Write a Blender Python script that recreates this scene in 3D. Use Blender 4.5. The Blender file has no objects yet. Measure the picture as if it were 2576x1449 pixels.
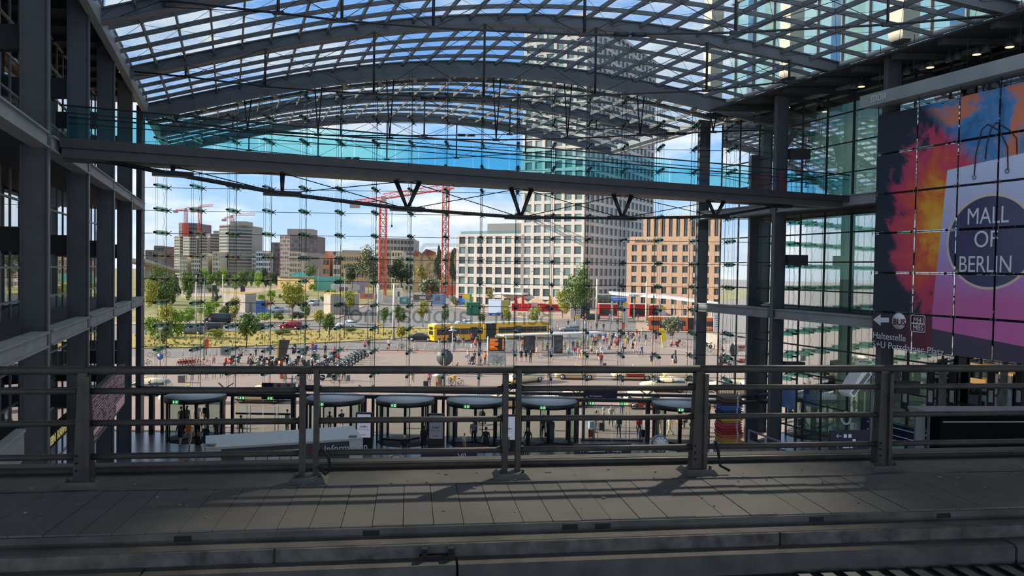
import bpy, bmesh, math, random
import numpy as np
from mathutils import Vector, Matrix
R = random.Random(7)
SC = bpy.context.scene
COL = SC.collection
PI = math.pi
# ------------------------------------------------------------------ camera
W_, H_ = 2576, 1449
FPX, CX, CY = 1900.0, W_ / 2, H_ / 2
CAMH = 12.5
PITCH = math.atan(46.5 / FPX)
ROLL = 0.0155
_f = Vector((0, math.cos(PITCH), -math.sin(PITCH)))
_u0 = Vector((0, math.sin(PITCH), math.cos(PITCH)))
_r0 = Vector((1, 0, 0))
_r = _r0 * math.cos(ROLL) + _u0 * math.sin(ROLL)
_u = _u0 * math.cos(ROLL) - _r0 * math.sin(ROLL)
CAMP = Vector((0, 0, CAMH))
cam = bpy.data.objects.new('camera', bpy.data.cameras.new('camera'))
COL.objects.link(cam)
cam.data.sensor_width = 36
cam.data.lens = FPX / W_ * 36
cam.data.clip_start = 0.1
cam.data.clip_end = 5000
_m = Matrix((_r, _u, -_f)).transposed().to_4x4()
_m.translation = CAMP
cam.matrix_world = _m
SC.camera = cam


def ray(px, py):
    return _f + _r * ((px - CX) / FPX) - _u * ((py - CY) / FPX)


def P(px, py, y):
    """world point seen at pixel px, py that stands at distance y"""
    d = ray(px, py)
    return CAMP + d * (y / d.y)


def G(px, py, z=0.0):
    """point of the level z seen at a pixel"""
    d = ray(px, py)
    return CAMP + d * ((z - CAMH) / d.z)


# ------------------------------------------------------------------ exposure, sky, sun
SC.view_settings.view_transform = 'Standard'
SC.view_settings.look = 'None'
SC.view_settings.gamma = 1
SC.view_settings.exposure = 0.12
SC.view_settings.use_curve_mapping = False
SC.cycles.transparent_max_bounces = 48
SC.cycles.max_bounces = 7
SC.cycles.glossy_bounces = 3
SC.cycles.diffuse_bounces = 3
SC.cycles.sample_clamp_indirect = 4
SC.cycles.caustics_reflective = False
SC.cycles.caustics_refractive = False


def lin(c):
    return tuple(((v / 255) / 12.92 if v / 255 <= 0.04045 else ((v / 255 + 0.055) / 1.055) ** 2.4) for v in c)


world = bpy.data.worlds.new('sky')
SC.world = world
world.use_nodes = True
nt = world.node_tree
nt.nodes.clear()
N = lambda t, **k: [(n := nt.nodes.new(t)), [setattr(n, a, b) for a, b in k.items()]][0]
tc = N('ShaderNodeTexCoord')
sp = N('ShaderNodeSeparateXYZ')
nt.links.new(tc.outputs['Generated'], sp.inputs[0])
ramp = N('ShaderNodeValToRGB')
el = ramp.color_ramp.elements
el[0].position, el[0].color = 0.0, (*lin((196, 216, 232)), 1)
el[1].position, el[1].color = 1.0, (*lin((176, 198, 228)), 1)
for p_, c_ in ((0.06, (180, 210, 240)), (0.14, (138, 190, 244)), (0.24, (126, 178, 244)), (0.45, (146, 186, 240))):
    e = el.new(p_)
    e.color = (*lin(c_), 1)
nt.links.new(sp.outputs['Z'], ramp.inputs[0])
# clouds: a noise over the direction, flattened towards the horizon
mp = N('ShaderNodeMapping')
mp.inputs['Scale'].default_value = (1.0, 1.0, 2.6)
mp.inputs['Location'].default_value = (0.62, 0.2, 0.11)
nt.links.new(tc.outputs['Generated'], mp.inputs[0])
noi = N('ShaderNodeTexNoise')
noi.inputs['Scale'].default_value = 4.2
noi.inputs['Detail'].default_value = 9
noi.inputs['Roughness'].default_value = 0.56
nt.links.new(mp.outputs[0], noi.inputs['Vector'])
cr = N('ShaderNodeValToRGB')
cr.color_ramp.elements[0].position = 0.44
cr.color_ramp.elements[1].position = 0.58
nt.links.new(noi.outputs['Fac'], cr.inputs[0])
noi2 = N('ShaderNodeTexNoise')
noi2.inputs['Scale'].default_value = 9.0
noi2.inputs['Detail'].default_value = 6
nt.links.new(mp.outputs[0], noi2.inputs['Vector'])
cc = N('ShaderNodeValToRGB')
cc.color_ramp.elements[0].position, cc.color_ramp.elements[0].color = 0.35, (*lin((202, 214, 230)), 1)
cc.color_ramp.elements[1].position, cc.color_ramp.elements[1].color = 0.6, (*lin((253, 249, 244)), 1)
nt.links.new(noi2.outputs['Fac'], cc.inputs[0])
mx = N('ShaderNodeMix', data_type='RGBA')
cm = N('ShaderNodeMath', operation='MULTIPLY')
cm.inputs[1].default_value = 0.9
nt.links.new(cr.outputs[0], cm.inputs[0])
nt.links.new(cm.outputs[0], mx.inputs['Factor'])
nt.links.new(ramp.outputs[0], mx.inputs['A'])
nt.links.new(cc.outputs[0], mx.inputs['B'])
bg = N('ShaderNodeBackground')
bg.inputs[1].default_value = 1.15
nt.links.new(mx.outputs['Result'], bg.inputs[0])
wo = N('ShaderNodeOutputWorld')
nt.links.new(bg.outputs[0], wo.inputs[0])


def lamp(name, kind, energy, color, loc=(0, 0, 0), aim=None, **k):
    l = bpy.data.lights.new(name, kind)
    l.energy = energy
    l.color = color
    for a, b in k.items():
        setattr(l, a, b)
    o = bpy.data.objects.new(name, l)
    o.location = loc
    if aim is not None:
        o.rotation_euler = (Vector(aim) - Vector(loc)).to_track_quat('-Z', 'Y').to_euler()
    COL.objects.link(o)
    return o


SUN = Vector((-0.91, 0.02, 0.41)).normalized()
lamp('sun', 'SUN', 7.5, (1.0, 0.87, 0.72), (0, 0, 300), Vector((0, 0, 300)) - SUN, angle=0.009)
# sunlight thrown back by the tall glass front east of the square
lamp('glass_glint', 'SPOT', 52000, (1.0, 0.93, 0.8), (20.5, 37.0, 39.0), (0.5, 7.3, 10.3), spot_size=math.radians(8.0), spot_blend=0.8, shadow_soft_size=0.45)
# ------------------------------------------------------------------ helpers


def mat(name, rgb, rough=0.6, metal=0.0, var=0.0, scale=3.0, emit=0.0, spec=0.5, bump=0.0, rgb2=None):
    m = bpy.data.materials.new(name)
    m.use_nodes = True
    t = m.node_tree
    b = t.nodes['Principled BSDF']
    c = (*lin(rgb), 1)
    b.inputs['Base Color'].default_value = c
    b.inputs['Roughness'].default_value = rough
    b.inputs['Metallic'].default_value = metal
    b.inputs['Specular IOR Level'].default_value = spec
    if emit:
        b.inputs['Emission Color'].default_value = c
        b.inputs['Emission Strength'].default_value = emit
    if var or bump:
        co = t.nodes.new('ShaderNodeTexCoord')
        no = t.nodes.new('ShaderNodeTexNoise')
        no.inputs['Scale'].default_value = scale
        no.inputs['Detail'].default_value = 6
        t.links.new(co.outputs['Object'], no.inputs['Vector'])
        if var:
            r = t.nodes.new('ShaderNodeValToRGB')
            lo = lin(rgb2) if rgb2 else tuple(v * (1 - var) for v in c[:3])
            hi = c[:3] if rgb2 else tuple(min(1, v * (1 + var)) for v in c[:3])
            r.color_ramp.elements[0].position, r.color_ramp.elements[0].color = 0.32, (*lo, 1)
            r.color_ramp.elements[1].position, r.color_ramp.elements[1].color = 0.68, (*hi, 1)
            t.links.new(no.outputs['Fac'], r.inputs[0])
            t.links.new(r.outputs[0], b.inputs['Base Color'])
        if bump:
            bu = t.nodes.new('ShaderNodeBump')
            bu.inputs['Strength'].default_value = bump
            t.links.new(no.outputs['Fac'], bu.inputs['Height'])
            t.links.new(bu.outputs[0], b.inputs['Normal'])
    return m


def glass(name, tint=(235, 245, 245), refl=0.12, rough=0.02, body=None, amount=0.0, graze=0.5):
    """thin pane: what is behind shows through a tint, with a mirror share that grows at grazing view; body: a share of plain colour (dirt, print)"""
    m = bpy.data.materials.new(name)
    m.use_nodes = True
    t = m.node_tree
    t.nodes.clear()
    out = t.nodes.new('ShaderNodeOutputMaterial')
    tr = t.nodes.new('ShaderNodeBsdfTransparent')
    tr.inputs[0].default_value = (*lin(tint), 1)
    gl = t.nodes.new('ShaderNodeBsdfGlossy')
    gl.inputs['Roughness'].default_value = rough
    gl.inputs['Color'].default_value = (0.95, 0.97, 1, 1)
    lw = t.nodes.new('ShaderNodeLayerWeight')
    lw.inputs['Blend'].default_value = 0.25
    ma = t.nodes.new('ShaderNodeMath')
    ma.operation = 'MULTIPLY_ADD'
    ma.inputs[1].default_value = graze
    ma.inputs[2].default_value = refl
    ma.use_clamp = True
    t.links.new(lw.outputs['Fresnel'], ma.inputs[0])
    mi = t.nodes.new('ShaderNodeMixShader')
    t.links.new(ma.outputs[0], mi.inputs[0])
    t.links.new(gl.outputs[0], mi.inputs[2])
    src = tr.outputs[0]
    if body:
        df = t.nodes.new('ShaderNodeBsdfDiffuse')
        df.inputs[0].default_value = (*lin(body), 1)
        m2 = t.nodes.new('ShaderNodeMixShader')
        m2.inputs[0].default_value = amount
        t.links.new(src, m2.inputs[1])
        t.links.new(df.outputs[0], m2.inputs[2])
        src = m2.outputs[0]
    t.links.new(src, mi.inputs[1])
    t.links.new(mi.outputs[0], out.inputs[0])
    return m


def basis(d, up=Vector((0, 0, 1))):
    d = Vector(d).normalized()
    s = d.cross(up)
    if s.length < 1e-4:
        s = d.cross(Vector((0, 1, 0)))
    s.normalize()
    return d, s, s.cross(d).normalized()


class MB:
    """collects shapes into one mesh"""

    def __init__(s):
        s.v, s.f, s.mi, s.cur, s.sm = [], [], [], 0, False
        s.smo = []

    def add(s, vs, fs):
        b = len(s.v)
        s.v += [tuple(p) for p in vs]
        for f in fs:
            s.f.append(tuple(b + i for i in f))
            s.mi.append(s.cur)
            s.smo.append(s.sm)
        return s

    def m(s, i):
        s.cur = i
        return s

    def box(s, c, d, rz=0.0, M=None):
        x, y, z = d[0] / 2, d[1] / 2, d[2] / 2
        q = M or Matrix.Rotation(rz, 3, 'Z')
        c = Vector(c)
        vs = [c + q @ Vector((i * x, j * y, k * z)) for i in (-1, 1) for j in (-1, 1) for k in (-1, 1)]
        return s.add(vs, [(0, 1, 3, 2), (4, 6, 7, 5), (0, 4, 5, 1), (2, 3, 7, 6), (0, 2, 6, 4), (1, 5, 7, 3)])

    def hexa(s, a, b):
        """a, b: two quads (4 points each), joined"""
        return s.add([*a, *b], [(3, 2, 1, 0), (4, 5, 6, 7), (0, 1, 5, 4), (1, 2, 6, 5), (2, 3, 7, 6), (3, 0, 4, 7)])

    def bar(s, p, q, w, h=None, up=Vector((0, 0, 1))):
        h = h or w
        d, r, u = basis(Vector(q) - Vector(p), up)
        k = [r * (i * w / 2) + u * (j * h / 2) for i, j in ((-1, -1), (1, -1), (1, 1), (-1, 1))]
        return s.hexa([Vector(p) + e for e in k], [Vector(q) + e for e in k])

    def tube(s, pts, r, n=6, cap=True, closed=False):
        pts = [Vector(p) for p in pts]
        rr = r if isinstance(r, (list, tuple)) else [r] * len(pts)
        L = len(pts)
        vs, fs = [], []
        pr = None
        for i, p in enumerate(pts):
            a = pts[(i - 1) % L] if (i or closed) else p
            b = pts[(i + 1) % L] if (i < L - 1 or closed) else p
            d, r_, u_ = basis(b - a)
            if pr is not None and r_.dot(pr) < 0:
                r_, u_ = -r_, -u_
            pr = r_
            for k in range(n):
                t = 2 * PI * k / n
                vs.append(p + (r_ * math.cos(t) + u_ * math.sin(t)) * rr[i])
        for i in range(L if closed else L - 1):
            for k in range(n):
                j = (i + 1) % L
                fs.append((i * n + k, i * n + (k + 1) % n, j * n + (k + 1) % n, j * n + k))
        if cap and not closed:
            fs += [tuple(range(n))[::-1], tuple(range((L - 1) * n, L * n))]
        o = s.sm
        s.sm = n > 4
        s.add(vs, fs)
        s.sm = o
        return s

    def ring(s, c, r, t, n=20, axis='Y', k=6):
        c = Vector(c)
        e = {'Y': (Vector((1, 0, 0)), Vector((0, 0, 1))), 'Z': (Vector((1, 0, 0)), Vector((0, 1, 0))), 'X': (Vector((0, 1, 0)), Vector((0, 0, 1)))}[axis]
        return s.tube([c + e[0] * (r * math.cos(2 * PI * i / n)) + e[1] * (r * math.sin(2 * PI * i / n)) for i in range(n)], t, k, closed=True)

    def cyl(s, c, r, h, n=16, axis='Z', r2=None):
        c = Vector(c)
        a = {'Z': Vector((0, 0, 1)), 'Y': Vector((0, 1, 0)), 'X': Vector((1, 0, 0))}[axis] if isinstance(axis, str) else Vector(axis)
        return s.tube([c, c + a * h], [r, r if r2 is None else r2], n)

    def lathe(s, prof, n=16, c=(0, 0, 0)):
        c = Vector(c)
        vs, fs = [], []
        for r, z in prof:
            for k in range(n):
                t = 2 * PI * k / n
                vs.append(c + Vector((r * math.cos(t), r * math.sin(t), z)))
        for i in range(len(prof) - 1):
            for k in range(n):
                fs.append((i * n + k, i * n + (k + 1) % n, (i + 1) * n + (k + 1) % n, (i + 1) * n + k))
        fs += [tuple(range(n))[::-1], tuple(range((len(prof) - 1) * n, len(prof) * n))]
        o = s.sm
        s.sm = n > 6
        s.add(vs, fs)
        s.sm = o
        return s

    def prism(s, poly, d):
        """poly: planar points, d: extrusion vector"""
        n = len(poly)
        d = Vector(d)
        vs = [Vector(p) for p in poly] + [Vector(p) + d for p in poly]
        return s.add(vs, [tuple(range(n))[::-1], tuple(range(n, 2 * n))] + [(i, (i + 1) % n, n + (i + 1) % n, n + i) for i in range(n)])

    def blob(s, c, r, n=10, m=7):
        c = Vector(c)
        r = Vector(r) if not isinstance(r, (int, float)) else Vector((r, r, r))
        vs = [c + Vector((0, 0, -r.z))]
        for i in range(1, m):
            a = -PI / 2 + PI * i / m
            vs += [c + Vector((r.x * math.cos(a) * math.cos(2 * PI * k / n), r.y * math.cos(a) * math.sin(2 * PI * k / n), r.z * math.sin(a))) for k in range(n)]
        vs.append(c + Vector((0, 0, r.z)))
        fs = [(0, 1 + (k + 1) % n, 1 + k) for k in range(n)]
        for i in range(m - 2):
            fs += [(1 + i * n + k, 1 + i * n + (k + 1) % n, 1 + (i + 1) * n + (k + 1) % n, 1 + (i + 1) * n + k) for k in range(n)]
        fs += [(len(vs) - 1, 1 + (m - 2) * n + k, 1 + (m - 2) * n + (k + 1) % n) for k in range(n)]
        o = s.sm
        s.sm = True
        s.add(vs, fs)
        s.sm = o
        return s

    def build(s, name, mats, parent=None, world=False, **tagk):
        me = bpy.data.meshes.new(name)
        off = Vector(parent.location) if (parent is not None and world) else Vector((0, 0, 0))
        me.from_pydata([tuple(Vector(p) - off) for p in s.v], [], s.f)
        for x in (mats if isinstance(mats, (list, tuple)) else [mats]):
            me.materials.append(x)
        me.polygons.foreach_set('material_index', s.mi)
        me.polygons.foreach_set('use_smooth', s.smo)
        b = bmesh.new()
        b.from_mesh(me)
        bmesh.ops.recalc_face_normals(b, faces=b.faces)
        b.to_mesh(me)
        b.free()
        me.update()
        return obj(name, me, parent, **tagk)


def obj(name, me, parent=None, **k):
    o = bpy.data.objects.new(name, me)
    COL.objects.link(o)
    if parent is not None:
        o.parent = parent
    if k:
        tag(o, **k)
    return o


def tag(o, label=None, cat=None, group=None, kind=None):
    for a, b in (('label', label), ('category', cat), ('group', group), ('kind', kind)):
        if b:
            o[a] = b
    return o


def empty(name, loc, rz=0.0, **k):
    o = bpy.data.objects.new(name, None)
    COL.objects.link(o)
    o.location = loc
    o.rotation_euler = (0, 0, rz)
    o.empty_display_size = 0.2
    if k:
        tag(o, **k)
    return o


def copy_tree(o, parent=None):
    c = o.copy()
    COL.objects.link(c)
    c.parent = parent
    for ch in list(o.children):
        copy_tree(ch, c)
    return c


def text(name, body, size, M, mt, parent=None, depth=0.01, align='LEFT', spacing=1.0, width=None, off=0.0, **k):
    """lettering as a mesh; M: 4x4 with x along the line and z out of the face"""
    cu = bpy.data.curves.new(name, 'FONT')
    cu.body = body
    cu.size = size
    cu.extrude = depth
    cu.align_x = align
    cu.space_character = spacing
    cu.offset = off
    t = bpy.data.objects.new(name, cu)
    COL.objects.link(t)
    bpy.context.view_layer.update()
    me = bpy.data.meshes.new_from_object(t)
    bpy.data.objects.remove(t)
    bpy.data.curves.remove(cu)
    if width:
        xs = [v.co.x for v in me.vertices]
        sx = width / max(1e-6, max(xs) - min(xs))
        for v in me.vertices:
            v.co.x *= sx
    me.name = name
    me.transform(M)
    me.materials.clear()
    me.materials.append(mt)
    for p in me.polygons:
        p.material_index = 0
    return obj(name, me, parent, **k)


def frame(o, x, z):
    """4x4 from origin, x direction, outward z direction"""
    x = Vector(x).normalized()
    z = Vector(z).normalized()
    y = z.cross(x)
    m = Matrix((x, y, z)).transposed().to_4x4()
    m.translation = Vector(o)
    return m


ORD = ['first', 'second', 'third', 'fourth', 'fifth', 'sixth', 'seventh', 'eighth', 'ninth', 'tenth', 'eleventh', 'twelfth', 'thirteenth', 'fourteenth',
       'fifteenth', 'sixteenth', 'seventeenth', 'eighteenth', 'nineteenth', 'twentieth']
# the hall runs along SK: x falls by SKX per metre of y
SKX = -0.3753
HD = Vector((SKX, 1, 0)).normalized()
HP = Vector((1, -SKX, 0)).normalized()
HRZ = math.atan2(HD.y, HD.x) - PI / 2


def HW(u, v, z):
    return Vector((u + SKX * v, v, z))
# ------------------------------------------------------------------ materials
M = {}
M['steel'] = mat('steel', (82, 84, 89), 0.5, 0.0, 0.1, 2)
M['steel_dark'] = mat('steel_dark', (46, 47, 50), 0.5, 0.0, 0.15, 2)
M['steel_light'] = mat('steel_light', (118, 120, 122), 0.5, 0.0, 0.12, 1.2)
M['concrete_beam'] = mat('concrete_beam', (150, 150, 150), 0.7, 0, 0.12, 0.8)
M['black'] = mat('black', (22, 22, 24), 0.5)
M['rubber'] = mat('rubber', (30, 30, 32), 0.8)
M['white'] = mat('white', (225, 225, 222), 0.5)
M['offwhite'] = mat('offwhite', (196, 196, 194), 0.6, 0, 0.05, 1.5)
M['chrome'] = mat('chrome', (190, 192, 195), 0.25, 0.9)
M['roof_member'] = mat('roof_member', (108, 110, 113), 0.5, 0, 0.08, 2)
M['arch'] = mat('arch', (110, 114, 119), 0.5, 0, 0.1, 0.6)
M['cable'] = mat('cable', (46, 48, 52), 0.45, 0.3)
M['edge'] = mat('edge', (150, 154, 154), 0.5, 0, 0.1, 0.7)
M['glass_roof'] = glass('glass_roof', (228, 240, 244), 0.03, 0.03, graze=.12)
M['glass_front'] = glass('glass_front', (246, 250, 249), 0.01, 0.01, graze=.1)
M['glass_teal'] = glass('glass_teal', (186, 236, 244), 0.05, 0.02)
M['glass_fin'] = glass('glass_fin', (172, 214, 204), 0.08, 0.02)
M['glass_door'] = glass('glass_door', (212, 226, 222), 0.05, 0.02, graze=.2)
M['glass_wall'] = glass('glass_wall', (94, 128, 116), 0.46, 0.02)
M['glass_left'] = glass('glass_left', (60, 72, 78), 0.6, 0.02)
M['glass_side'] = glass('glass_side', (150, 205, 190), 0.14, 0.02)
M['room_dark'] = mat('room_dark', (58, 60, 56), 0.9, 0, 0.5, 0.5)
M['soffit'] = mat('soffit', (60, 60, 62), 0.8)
M['print_grey'] = glass('print_grey', (222, 228, 228), 0.0, 0.3, (150, 160, 162), 0.1, graze=.0)

# floor: dark polished stone slabs with joints
m = bpy.data.materials.new('station_floor')
m.use_nodes = True
t = m.node_tree
b = t.nodes['Principled BSDF']
co = t.nodes.new('ShaderNodeTexCoord')
br = t.nodes.new('ShaderNodeTexBrick')
br.offset = 0
br.inputs['Scale'].default_value = 1
br.inputs['Brick Width'].default_value = 1.2
br.inputs['Row Height'].default_value = 0.8
br.inputs['Mortar Size'].default_value = 0.012
br.inputs['Color1'].default_value = (*lin((100, 94, 97)), 1)
br.inputs['Color2'].default_value = (*lin((108, 102, 104)), 1)
br.inputs['Mortar'].default_value = (*lin((70, 66, 68)), 1)
t.links.new(co.outputs['Object'], br.inputs['Vector'])
t.links.new(br.outputs['Color'], b.inputs['Base Color'])
b.inputs['Roughness'].default_value = 0.26
M['station_floor'] = m

# ------------------------------------------------------------------ hall shell
UL, UR = -6.33, 35.8           # column lines
UWL, UWR = -9.5, 39.0          # glazed walls behind the columns
YF = 56.0                      # glass front
FRX0, FRX1 = -27.6, 18.0       # its ends


def st(name, mb, mt, parent=None, **k):
    k.setdefault('kind', 'structure')
    return mb.build(name, mt, parent, **({} if parent is not None else k))


st('floor', MB().add([HW(-16, 12, 0), HW(58, 12, 0), (31, YF - .1, 0), (-37, YF - .1, 0)], [(0, 1, 2, 3)]).add(
    [HW(-16, 12, -.4), HW(58, 12, -.4), (31, YF - .1, -.4), (-37, YF - .1, -.4)], [(3, 2, 1, 0)]), M['station_floor'], label='dark polished stone floor of the station hall', cat='floor')


def hwbox(mb, u0, u1, v0, v1, z0, z1):
    a = [HW(u0, v0, z0), HW(u1, v0, z0), HW(u1, v1, z0), HW(u0, v1, z0)]
    return mb.hexa(a, [p + Vector((0, 0, z1 - z0)) for p in a])


def hcol(name, u, v, z0, z1, w, label, mt, inward=1):
    """rolled steel column: web across the hall, two flanges along it"""
    e = empty(name, HW(u, v, z0), HRZ, label=label, cat='column', kind='structure')
    MB().box((0, 0, (z1 - z0) / 2), (w, .14, z1 - z0)).build('web', mt, e)
    for s in (-1, 1):
        MB().box((s * w / 2, 0, (z1 - z0) / 2), (.06, .32, z1 - z0)).build('flange', mt, e)
    return e


VL = [11.6, 19.1, 26.55, 34.1, 41.6, 49.1]
for i, v in enumerate(VL):
    hcol('column_left', UL - .4, v - .3, 0, 24.6, .8, 'dark steel column of the west gallery, %s from the platform' % ORD[i], M['steel'])
st('column_left', MB().box((FRX0 + .12, YF - .2, 12), (.4, .5, 24.2)), M['steel'], label='slim dark steel post where the west gallery meets the glass front', cat='column')
# floor edges of the galleries: pale steel channel beams, one per bay
vb = VL + [56.4]
for z, nm in ((10.1, 'track level'), (17.0, 'upper level')):
    for i in range(len(vb) - 1):
        mb = MB()
        hwbox(mb, UL - .5, UL + .02, vb[i] + .3, vb[i + 1] - .3, z - .55, z)
        hwbox(mb, UL + .02, UL + .12, vb[i] + .3, vb[i + 1] - .3, z - .06, z)
        hwbox(mb, UL + .02, UL + .12, vb[i] + .3, vb[i + 1] - .3, z - .55, z - .49)
        st('beam_left', mb, M['concrete_beam'], label='grey channel beam at %s on the west side, %s bay from the platform' % (nm, ORD[i]), cat='beam')
    mb = MB()
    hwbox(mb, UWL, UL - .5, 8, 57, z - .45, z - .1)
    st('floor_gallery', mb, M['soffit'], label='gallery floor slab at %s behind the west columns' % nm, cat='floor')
for i, v in enumerate(VL[1:] + [55.6]):
    for z in (6.4, 13.3, 20.3):
        mb = MB()
        hwbox(mb, UWL, UL - .8, v - .2, v + .2, z - .43, z + .43)
        st('beam_left', mb, M['steel_dark'], label='dark cross beam tying west column %s to the glazing, %s' % (ORD[i], {6.4: 'lowest row', 13.3: 'middle row', 20.3: 'top row'}[z]), cat='beam')


def glazing(name, u, v0, v1, z0, z1, dv, dz, mt_g, mt_f, label, w=.07, inward=1):
    r = empty(name, HW(u, (v0 + v1) / 2, z0), 0, label=label, cat='glass wall', kind='structure')
    g = MB()
    g.add([HW(u, v0, z0), HW(u, v1, z0), HW(u, v1, z1), HW(u, v0, z1)], [(0, 1, 2, 3)])
    g.build('pane', mt_g, r, world=True)
    f = MB()
    n = round((v1 - v0) / dv)
    for i in range(n + 1):
        v = v0 + (v1 - v0) * i / n
        hwbox(f, u - .05, u + .05, v - w / 2, v + w / 2, z0, z1)
    f.build('mullion_frame', mt_f, r, world=True)
    f = MB()
    n = round((z1 - z0) / dz)
    for i in range(n + 1):
        z = z0 + (z1 - z0) * i / n
        hwbox(f, u - .05, u + .06 * inward, v0, v1, z - .045, z + .045)
    f.build('transom_frame', mt_f, r, world=True)
    return r


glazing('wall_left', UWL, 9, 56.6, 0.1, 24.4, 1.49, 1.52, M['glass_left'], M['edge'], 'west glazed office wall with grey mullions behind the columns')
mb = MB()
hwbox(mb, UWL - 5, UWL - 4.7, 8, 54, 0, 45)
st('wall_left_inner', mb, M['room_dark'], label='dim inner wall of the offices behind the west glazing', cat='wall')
# ceiling strip over the west gallery and the edge beams of the glass roof
mb = MB()
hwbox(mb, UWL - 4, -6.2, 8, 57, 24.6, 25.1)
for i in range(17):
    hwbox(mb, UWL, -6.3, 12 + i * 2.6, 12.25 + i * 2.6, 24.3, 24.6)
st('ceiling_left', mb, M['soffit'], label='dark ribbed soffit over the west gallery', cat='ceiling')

# roof shape across the hall (u, z), read where the roof meets the glass front
_pts = [(370, 263), (585, 220), (725, 192), (860, 170), (1000, 160), (1150, 156), (1221, 158), (1461, 174), (1590, 198), (1720, 231), (1881, 266)]
_uz = [(lambda p: (p.x - SKX * YF, p.z))(P(a, b_, YF)) for a, b_ in _pts]
_co = np.polyfit([a for a, _ in _uz], [b_ for _, b_ in _uz], 4)
RU0, RU1 = _uz[0][0], _uz[-1][0]


def zr(u):
    return float(np.polyval(_co, u))


NU = 26
us = [RU0 + (RU1 - RU0) * i / NU for i in range(NU + 1)]
VR0, VR1, DV = 30.2, 76.4, 2.06
roof = empty('ceiling_glass', (0, YF, 27), 0, label='vaulted glass roof of the station hall on a steel grid', cat='roof', kind='structure')
g = MB()
vv = [VR0, VR1]
for i, u in enumerate(us):
    g.v += [tuple(HW(u, VR0, zr(u))), tuple(HW(u, VR1, zr(u)))]
for i in range(NU):
    g.f.append((2 * i, 2 * i + 1, 2 * i + 3, 2 * i + 2))
    g.mi.append(0)
    g.smo.append(False)
g.build('pane', M['glass_roof'], roof, world=True)
for u in us:
    mb = MB()
    d = .05
    mb.hexa([HW(u - d, VR0, zr(u) - .30), HW(u + d, VR0, zr(u) - .30), HW(u + d, VR0, zr(u) - .04), HW(u - d, VR0, zr(u) - .04)],
            [HW(u - d, VR1, zr(u) - .30), HW(u + d, VR1, zr(u) - .30), HW(u + d, VR1, zr(u) - .04), HW(u - d, VR1, zr(u) - .04)])
    mb.build('rib', M['roof_member'], roof, world=True)


def arc_strip(mb, v, w, z0, z1, uu=None):
    uu = uu or us
    n = len(uu)
    for (du, dz) in ((-w / 2, z0), (w / 2, z0), (w / 2, z1), (-w / 2, z1)):
        mb.v += [tuple(HW(u, v, zr(u) + dz) + Vector((0, du, 0))) for u in uu]
    b0 = len(mb.v) - 4 * n
    for k in range(4):
        a, c = b0 + k * n, b0 + ((k + 1) % 4) * n
        for i in range(n - 1):
            mb.f.append((a + i, a + i + 1, c + i + 1, c + i))
            mb.mi.append(mb.cur)
            mb.smo.append(False)
    mb.f += [tuple(b0 + k * n for k in range(4)), tuple(b0 + k * n + n - 1 for k in (3, 2, 1, 0))]
    mb.mi += [mb.cur] * 2
    mb.smo += [False] * 2
    return mb


uf = [RU0 + (RU1 - RU0) * i / 52 for i in range(53)]
MAINV = [35.4, 45.7, 56.0, 66.2, 75.9]
nv = int((VR1 - VR0) / DV)
nv += 2
for k in range(3, nv + 1):
    v = 25.1 + k * DV
    if min(abs(v - a) for a in MAINV) < .5:
        continue
    arc_strip(MB(), v, .09, -.28, -.04, uf).build('purlin', M['roof_member'], roof, world=True)
# fine cross wires that brace the grid
for k in range(3, nv - 1, 2):
    mb = MB()
    v = 25.1 + k * DV
    for i in range(0, NU, 2):
        mb.tube([HW(us[i], v, zr(us[i]) - .36), HW(us[min(NU, i + 2)], v + 2 * DV, zr(us[min(NU, i + 2)]) - .36)], .012, 3, cap=False)
        mb.tube([HW(us[min(NU, i + 2)], v, zr(us[min(NU, i + 2)]) - .36), HW(us[i], v + 2 * DV, zr(us[i]) - .36)], .012, 3, cap=False)
    mb.build('bracing_wire', M['cable'], roof, world=True)
# edge beams of the roof
mb = MB()
hwbox(mb, RU0 - .25, RU0 + .12, 14, 56.2, zr(RU0) - .75, zr(RU0) + .1)
st('beam_roof_edge', mb, M['edge'], label='pale edge beam along the west side of the glass roof', cat='beam')
mb = MB()
hwbox(mb, RU1 - .1, RU1 + .35, 14, 76.5, zr(RU1) - .75, zr(RU1) + .12)
st('beam_roof_edge', mb, M['edge'], label='pale edge beam along the east side of the glass roof', cat='beam')
mb = MB()
hwbox(mb, RU0 - .25, RU0 + .12, 56.2, 76.5, zr(RU0) - .75, zr(RU0) + .1)
st('beam_roof_edge', mb, M['edge'], label='edge beam of the west eave outside the glass front', cat='beam')

# main arches: curved beam, king posts and a tension cable underneath (posts and cable read from the photograph)
cab = {
    35.4: [(300, -20), (413, 0), (700, 33), (860, 52), (1090, 70), (1470, 88), (1850, 82), (2233, 62), (2576, 33)],
    45.7: [(338, 180), (467, 193), (667, 218), (940, 237), (1217, 248), (1497, 240), (1777, 228), (1985, 205), (2120, 194)],
    56.0: [(372, 285), (443, 306), (623, 328), (800, 339), (980, 348), (1248, 352), (1427, 349), (1610, 340), (1794, 332), (1955, 326)],
    66.2: [(420, 316), (585, 330), (857, 341), (1067, 341), (1282, 338), (1500, 325), (1672, 318)],
    75.9: [(455, 352), (626, 378), (800, 394), (973, 401), (1148, 397), (1322, 385), (1530, 372)],
}
names = {25.1: 'over the platform edge', 35.4: 'second from the platform', 45.7: 'third from the platform', 56.0: 'over the glass front',
         66.2: 'first one outside the glass front', 75.9: 'outermost one'}
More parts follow.
